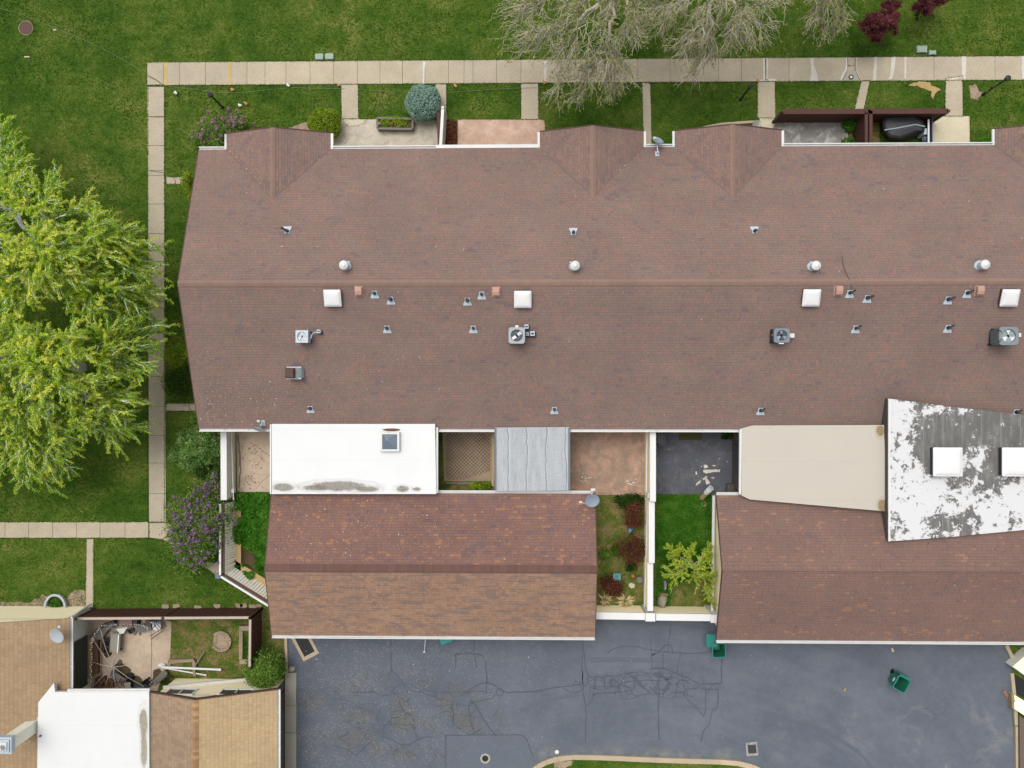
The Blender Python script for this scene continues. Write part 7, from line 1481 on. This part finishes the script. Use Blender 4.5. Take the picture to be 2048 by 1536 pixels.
def edgegrass(name, polys, per_px, size, mat):
    X = []
    for p in polys:
        for i in range(len(p)):
            a, c = np.array(p[i], float), np.array(p[(i+1) % len(p)], float); m = int(np.linalg.norm(c-a)*per_px)
            if m: t_ = RNG.random(m)[:, None]; X.append(a+(c-a)*t_+RNG.normal(size=(m, 2))*.55*(.5+vnoise(np.stack([a[0]+(c-a)[0]*t_[:, 0], a[1]+(c-a)[1]*t_[:, 0]], 1), 22)[:, None]))
    X = np.concatenate(X); k = (X[:, 0] > -30) & (X[:, 0] < 2080) & (X[:, 1] > 60) & (X[:, 1] < 1225); X = X[k]; n = len(X); B = Wn(X[:, 0], X[:, 1], 0*X[:, 0]+.02); a = RNG.uniform(0, 6.28, n); d = np.stack([np.cos(a), np.sin(a), 0*a], 1); s_ = np.stack([-np.sin(a), np.cos(a), 0*a], 1)*size*.25; T = B+d*(size*RNG.uniform(.4, 1.2, n))[:, None]; T[:, 2] += .03
    o = npmesh(name, np.stack([B-s_, B+s_, T], 1).reshape(-1, 3), 3, np.clip(.2+RNG.normal(size=n)*.2, 0, 1), mat); o['kind'] = 'stuff'
edgegrass('edge_grass', [h_ for h_ in HARD if min(q[1] for q in h_) < 1222 and max(q[1] for q in h_) < 1300 and min(q[1] for q in h_) > 90][:26], 2.0, .05, M['blade'])
cover('island_grass', [[(1110, 1528), (1140, 1517), (1200, 1517), (1440, 1526), (1500, 1536), (1530, 1560), (1100, 1560)]], 9000, .07, M['blade'], .16, avoid=False)
cover('weeds', [[(1190, 990), (1294, 990), (1294, 1218), (1190, 1218)], [(340, 1238), (498, 1238), (498, 1350), (330, 1356), (342, 1320)], [(522, 1225), (570, 1225), (570, 1345), (522, 1345)], [(-20, 1195), (170, 1190), (170, 1220), (-20, 1220)]], 15000, .07, M['blade'], .06, avoid=False)
def leafbed(name, polys, n, ls, zmax, mat, tone=.5):
    X = []
    for p in polys:
        P = np.array(p, float); x = RNG.uniform(P[:, 0].min(), P[:, 0].max(), n*3); y = RNG.uniform(P[:, 1].min(), P[:, 1].max(), n*3); k = inside(x, y, p); X.append(np.stack([x[k], y[k]], 1)[:n])
    X = np.concatenate(X); C = Wn(X[:, 0], X[:, 1], 0*X[:, 0]); h = (.55+.9*vnoise(C, .35)).clip(.15, 1)*zmax; C[:, 2] = .03+h*RNG.uniform(.35, 1, len(C)); o = npmesh(name, quads(C, ls, .7), 4, np.clip(tone+.5*vnoise(C, .3)+RNG.normal(size=len(C))*.14, 0, 1), mat); o['kind'] = 'stuff'
leafbed('groundcover', [[(470, 985), (545, 985), (540, 1115), (505, 1100), (472, 1085)], [(512, 1112), (538, 1100), (538, 1150), (520, 1150)], [(475, 1130), (490, 1128), (512, 1145), (505, 1155)]], 5200, .085, .7, M['leaf_lush'], .45)
leafbed('yard_lawn_growth', [[(1313, 989), (1423, 989), (1423, 1090), (1423, 1150), (1345, 1170), (1335, 1222), (1313, 1222)]], 16000, .04, .13, M['leaf_lush'], .42)
cover('trough_grass', [[(485, 1262), (498, 1262), (498, 1318), (485, 1318)]], 2200, .08, M['leaf_lush'], .35, avoid=False)
# dry petals, chips and seeds lying about
def specks(name, items, mat):
    V = []
    for fn, n in items:
        for _ in range(n):
            p, nn = fn(); r = random.uniform(.006, .017) if random.random() < .93 else random.uniform(.018, .032); a = random.uniform(0, 6.28); u = Vector((math.cos(a), math.sin(a), 0)); v = Vector((-math.sin(a), math.cos(a), 0)); u = (u-nn*u.dot(nn))*r*1.3; v = (v-nn*v.dot(nn))*r; c = p+nn*.012
            V += [c-u, c-v, c+u, c+v]
    V = np.array([tuple(p) for p in V]); o = npmesh(name, V, 4, RNG.uniform(0, 1, len(V)//4), mat); o['kind'] = 'stuff'
def onmain(x0, x1, y0, y1):
    def f():
        p = roofpt(random.uniform(x0, x1), random.uniform(y0, y1)); return p, nrm(p.y)
    return f
def ong1(x0, x1, y0, y1):
    def f():
        p = roofpt(random.uniform(x0, x1), random.uniform(y0, y1), 0, zg1); return p, Vector((0, .29 if p.y > G1R else -.3, 1)).normalized()
    return f
def ong2():
    p = roofpt(random.uniform(1450, 2047), random.uniform(1090, 1270), 0, zg2); return p, Vector((0, .45 if p.y > G2R else -.4, 1)).normalized()
def flatp(x0, x1, y0, y1, z): return lambda: (W(random.uniform(x0, x1), random.uniform(y0, y1), z), Vector((0, 0, 1)))
def valley(x0, y0, x1, y1):
    def f():
        t_ = random.random(); p = roofpt(x0+(x1-x0)*t_+random.gauss(0, 2), y0+(y1-y0)*t_+random.gauss(0, 2)); p.z += .05; return p, Vector((0, 0, 1))
    return f
specks('fallen_petals', [(valley(453, 298, 540, 385), 26), (valley(660, 298, 552, 388), 8), (valley(1284, 298, 1192, 385), 14), (valley(1080, 298, 1178, 388), 8), (valley(1352, 296, 1400, 345), 9), (onmain(400, 2047, 300, 850), 300), (onmain(400, 560, 760, 852), 260), (onmain(400, 900, 700, 852), 120), (onmain(1140, 1480, 825, 856), 40), (ong1(545, 900, 992, 1120), 420), (ong1(545, 1185, 992, 1130), 160), (ong2, 40), (flatp(595, 1000, 1280, 1530, .02), 120), (flatp(1000, 2010, 1295, 1510, .02), 60), (flatp(330, 1040, 125, 168, .03), 60), (flatp(1320, 1470, 880, 980, .025), 30)], M['petal'])
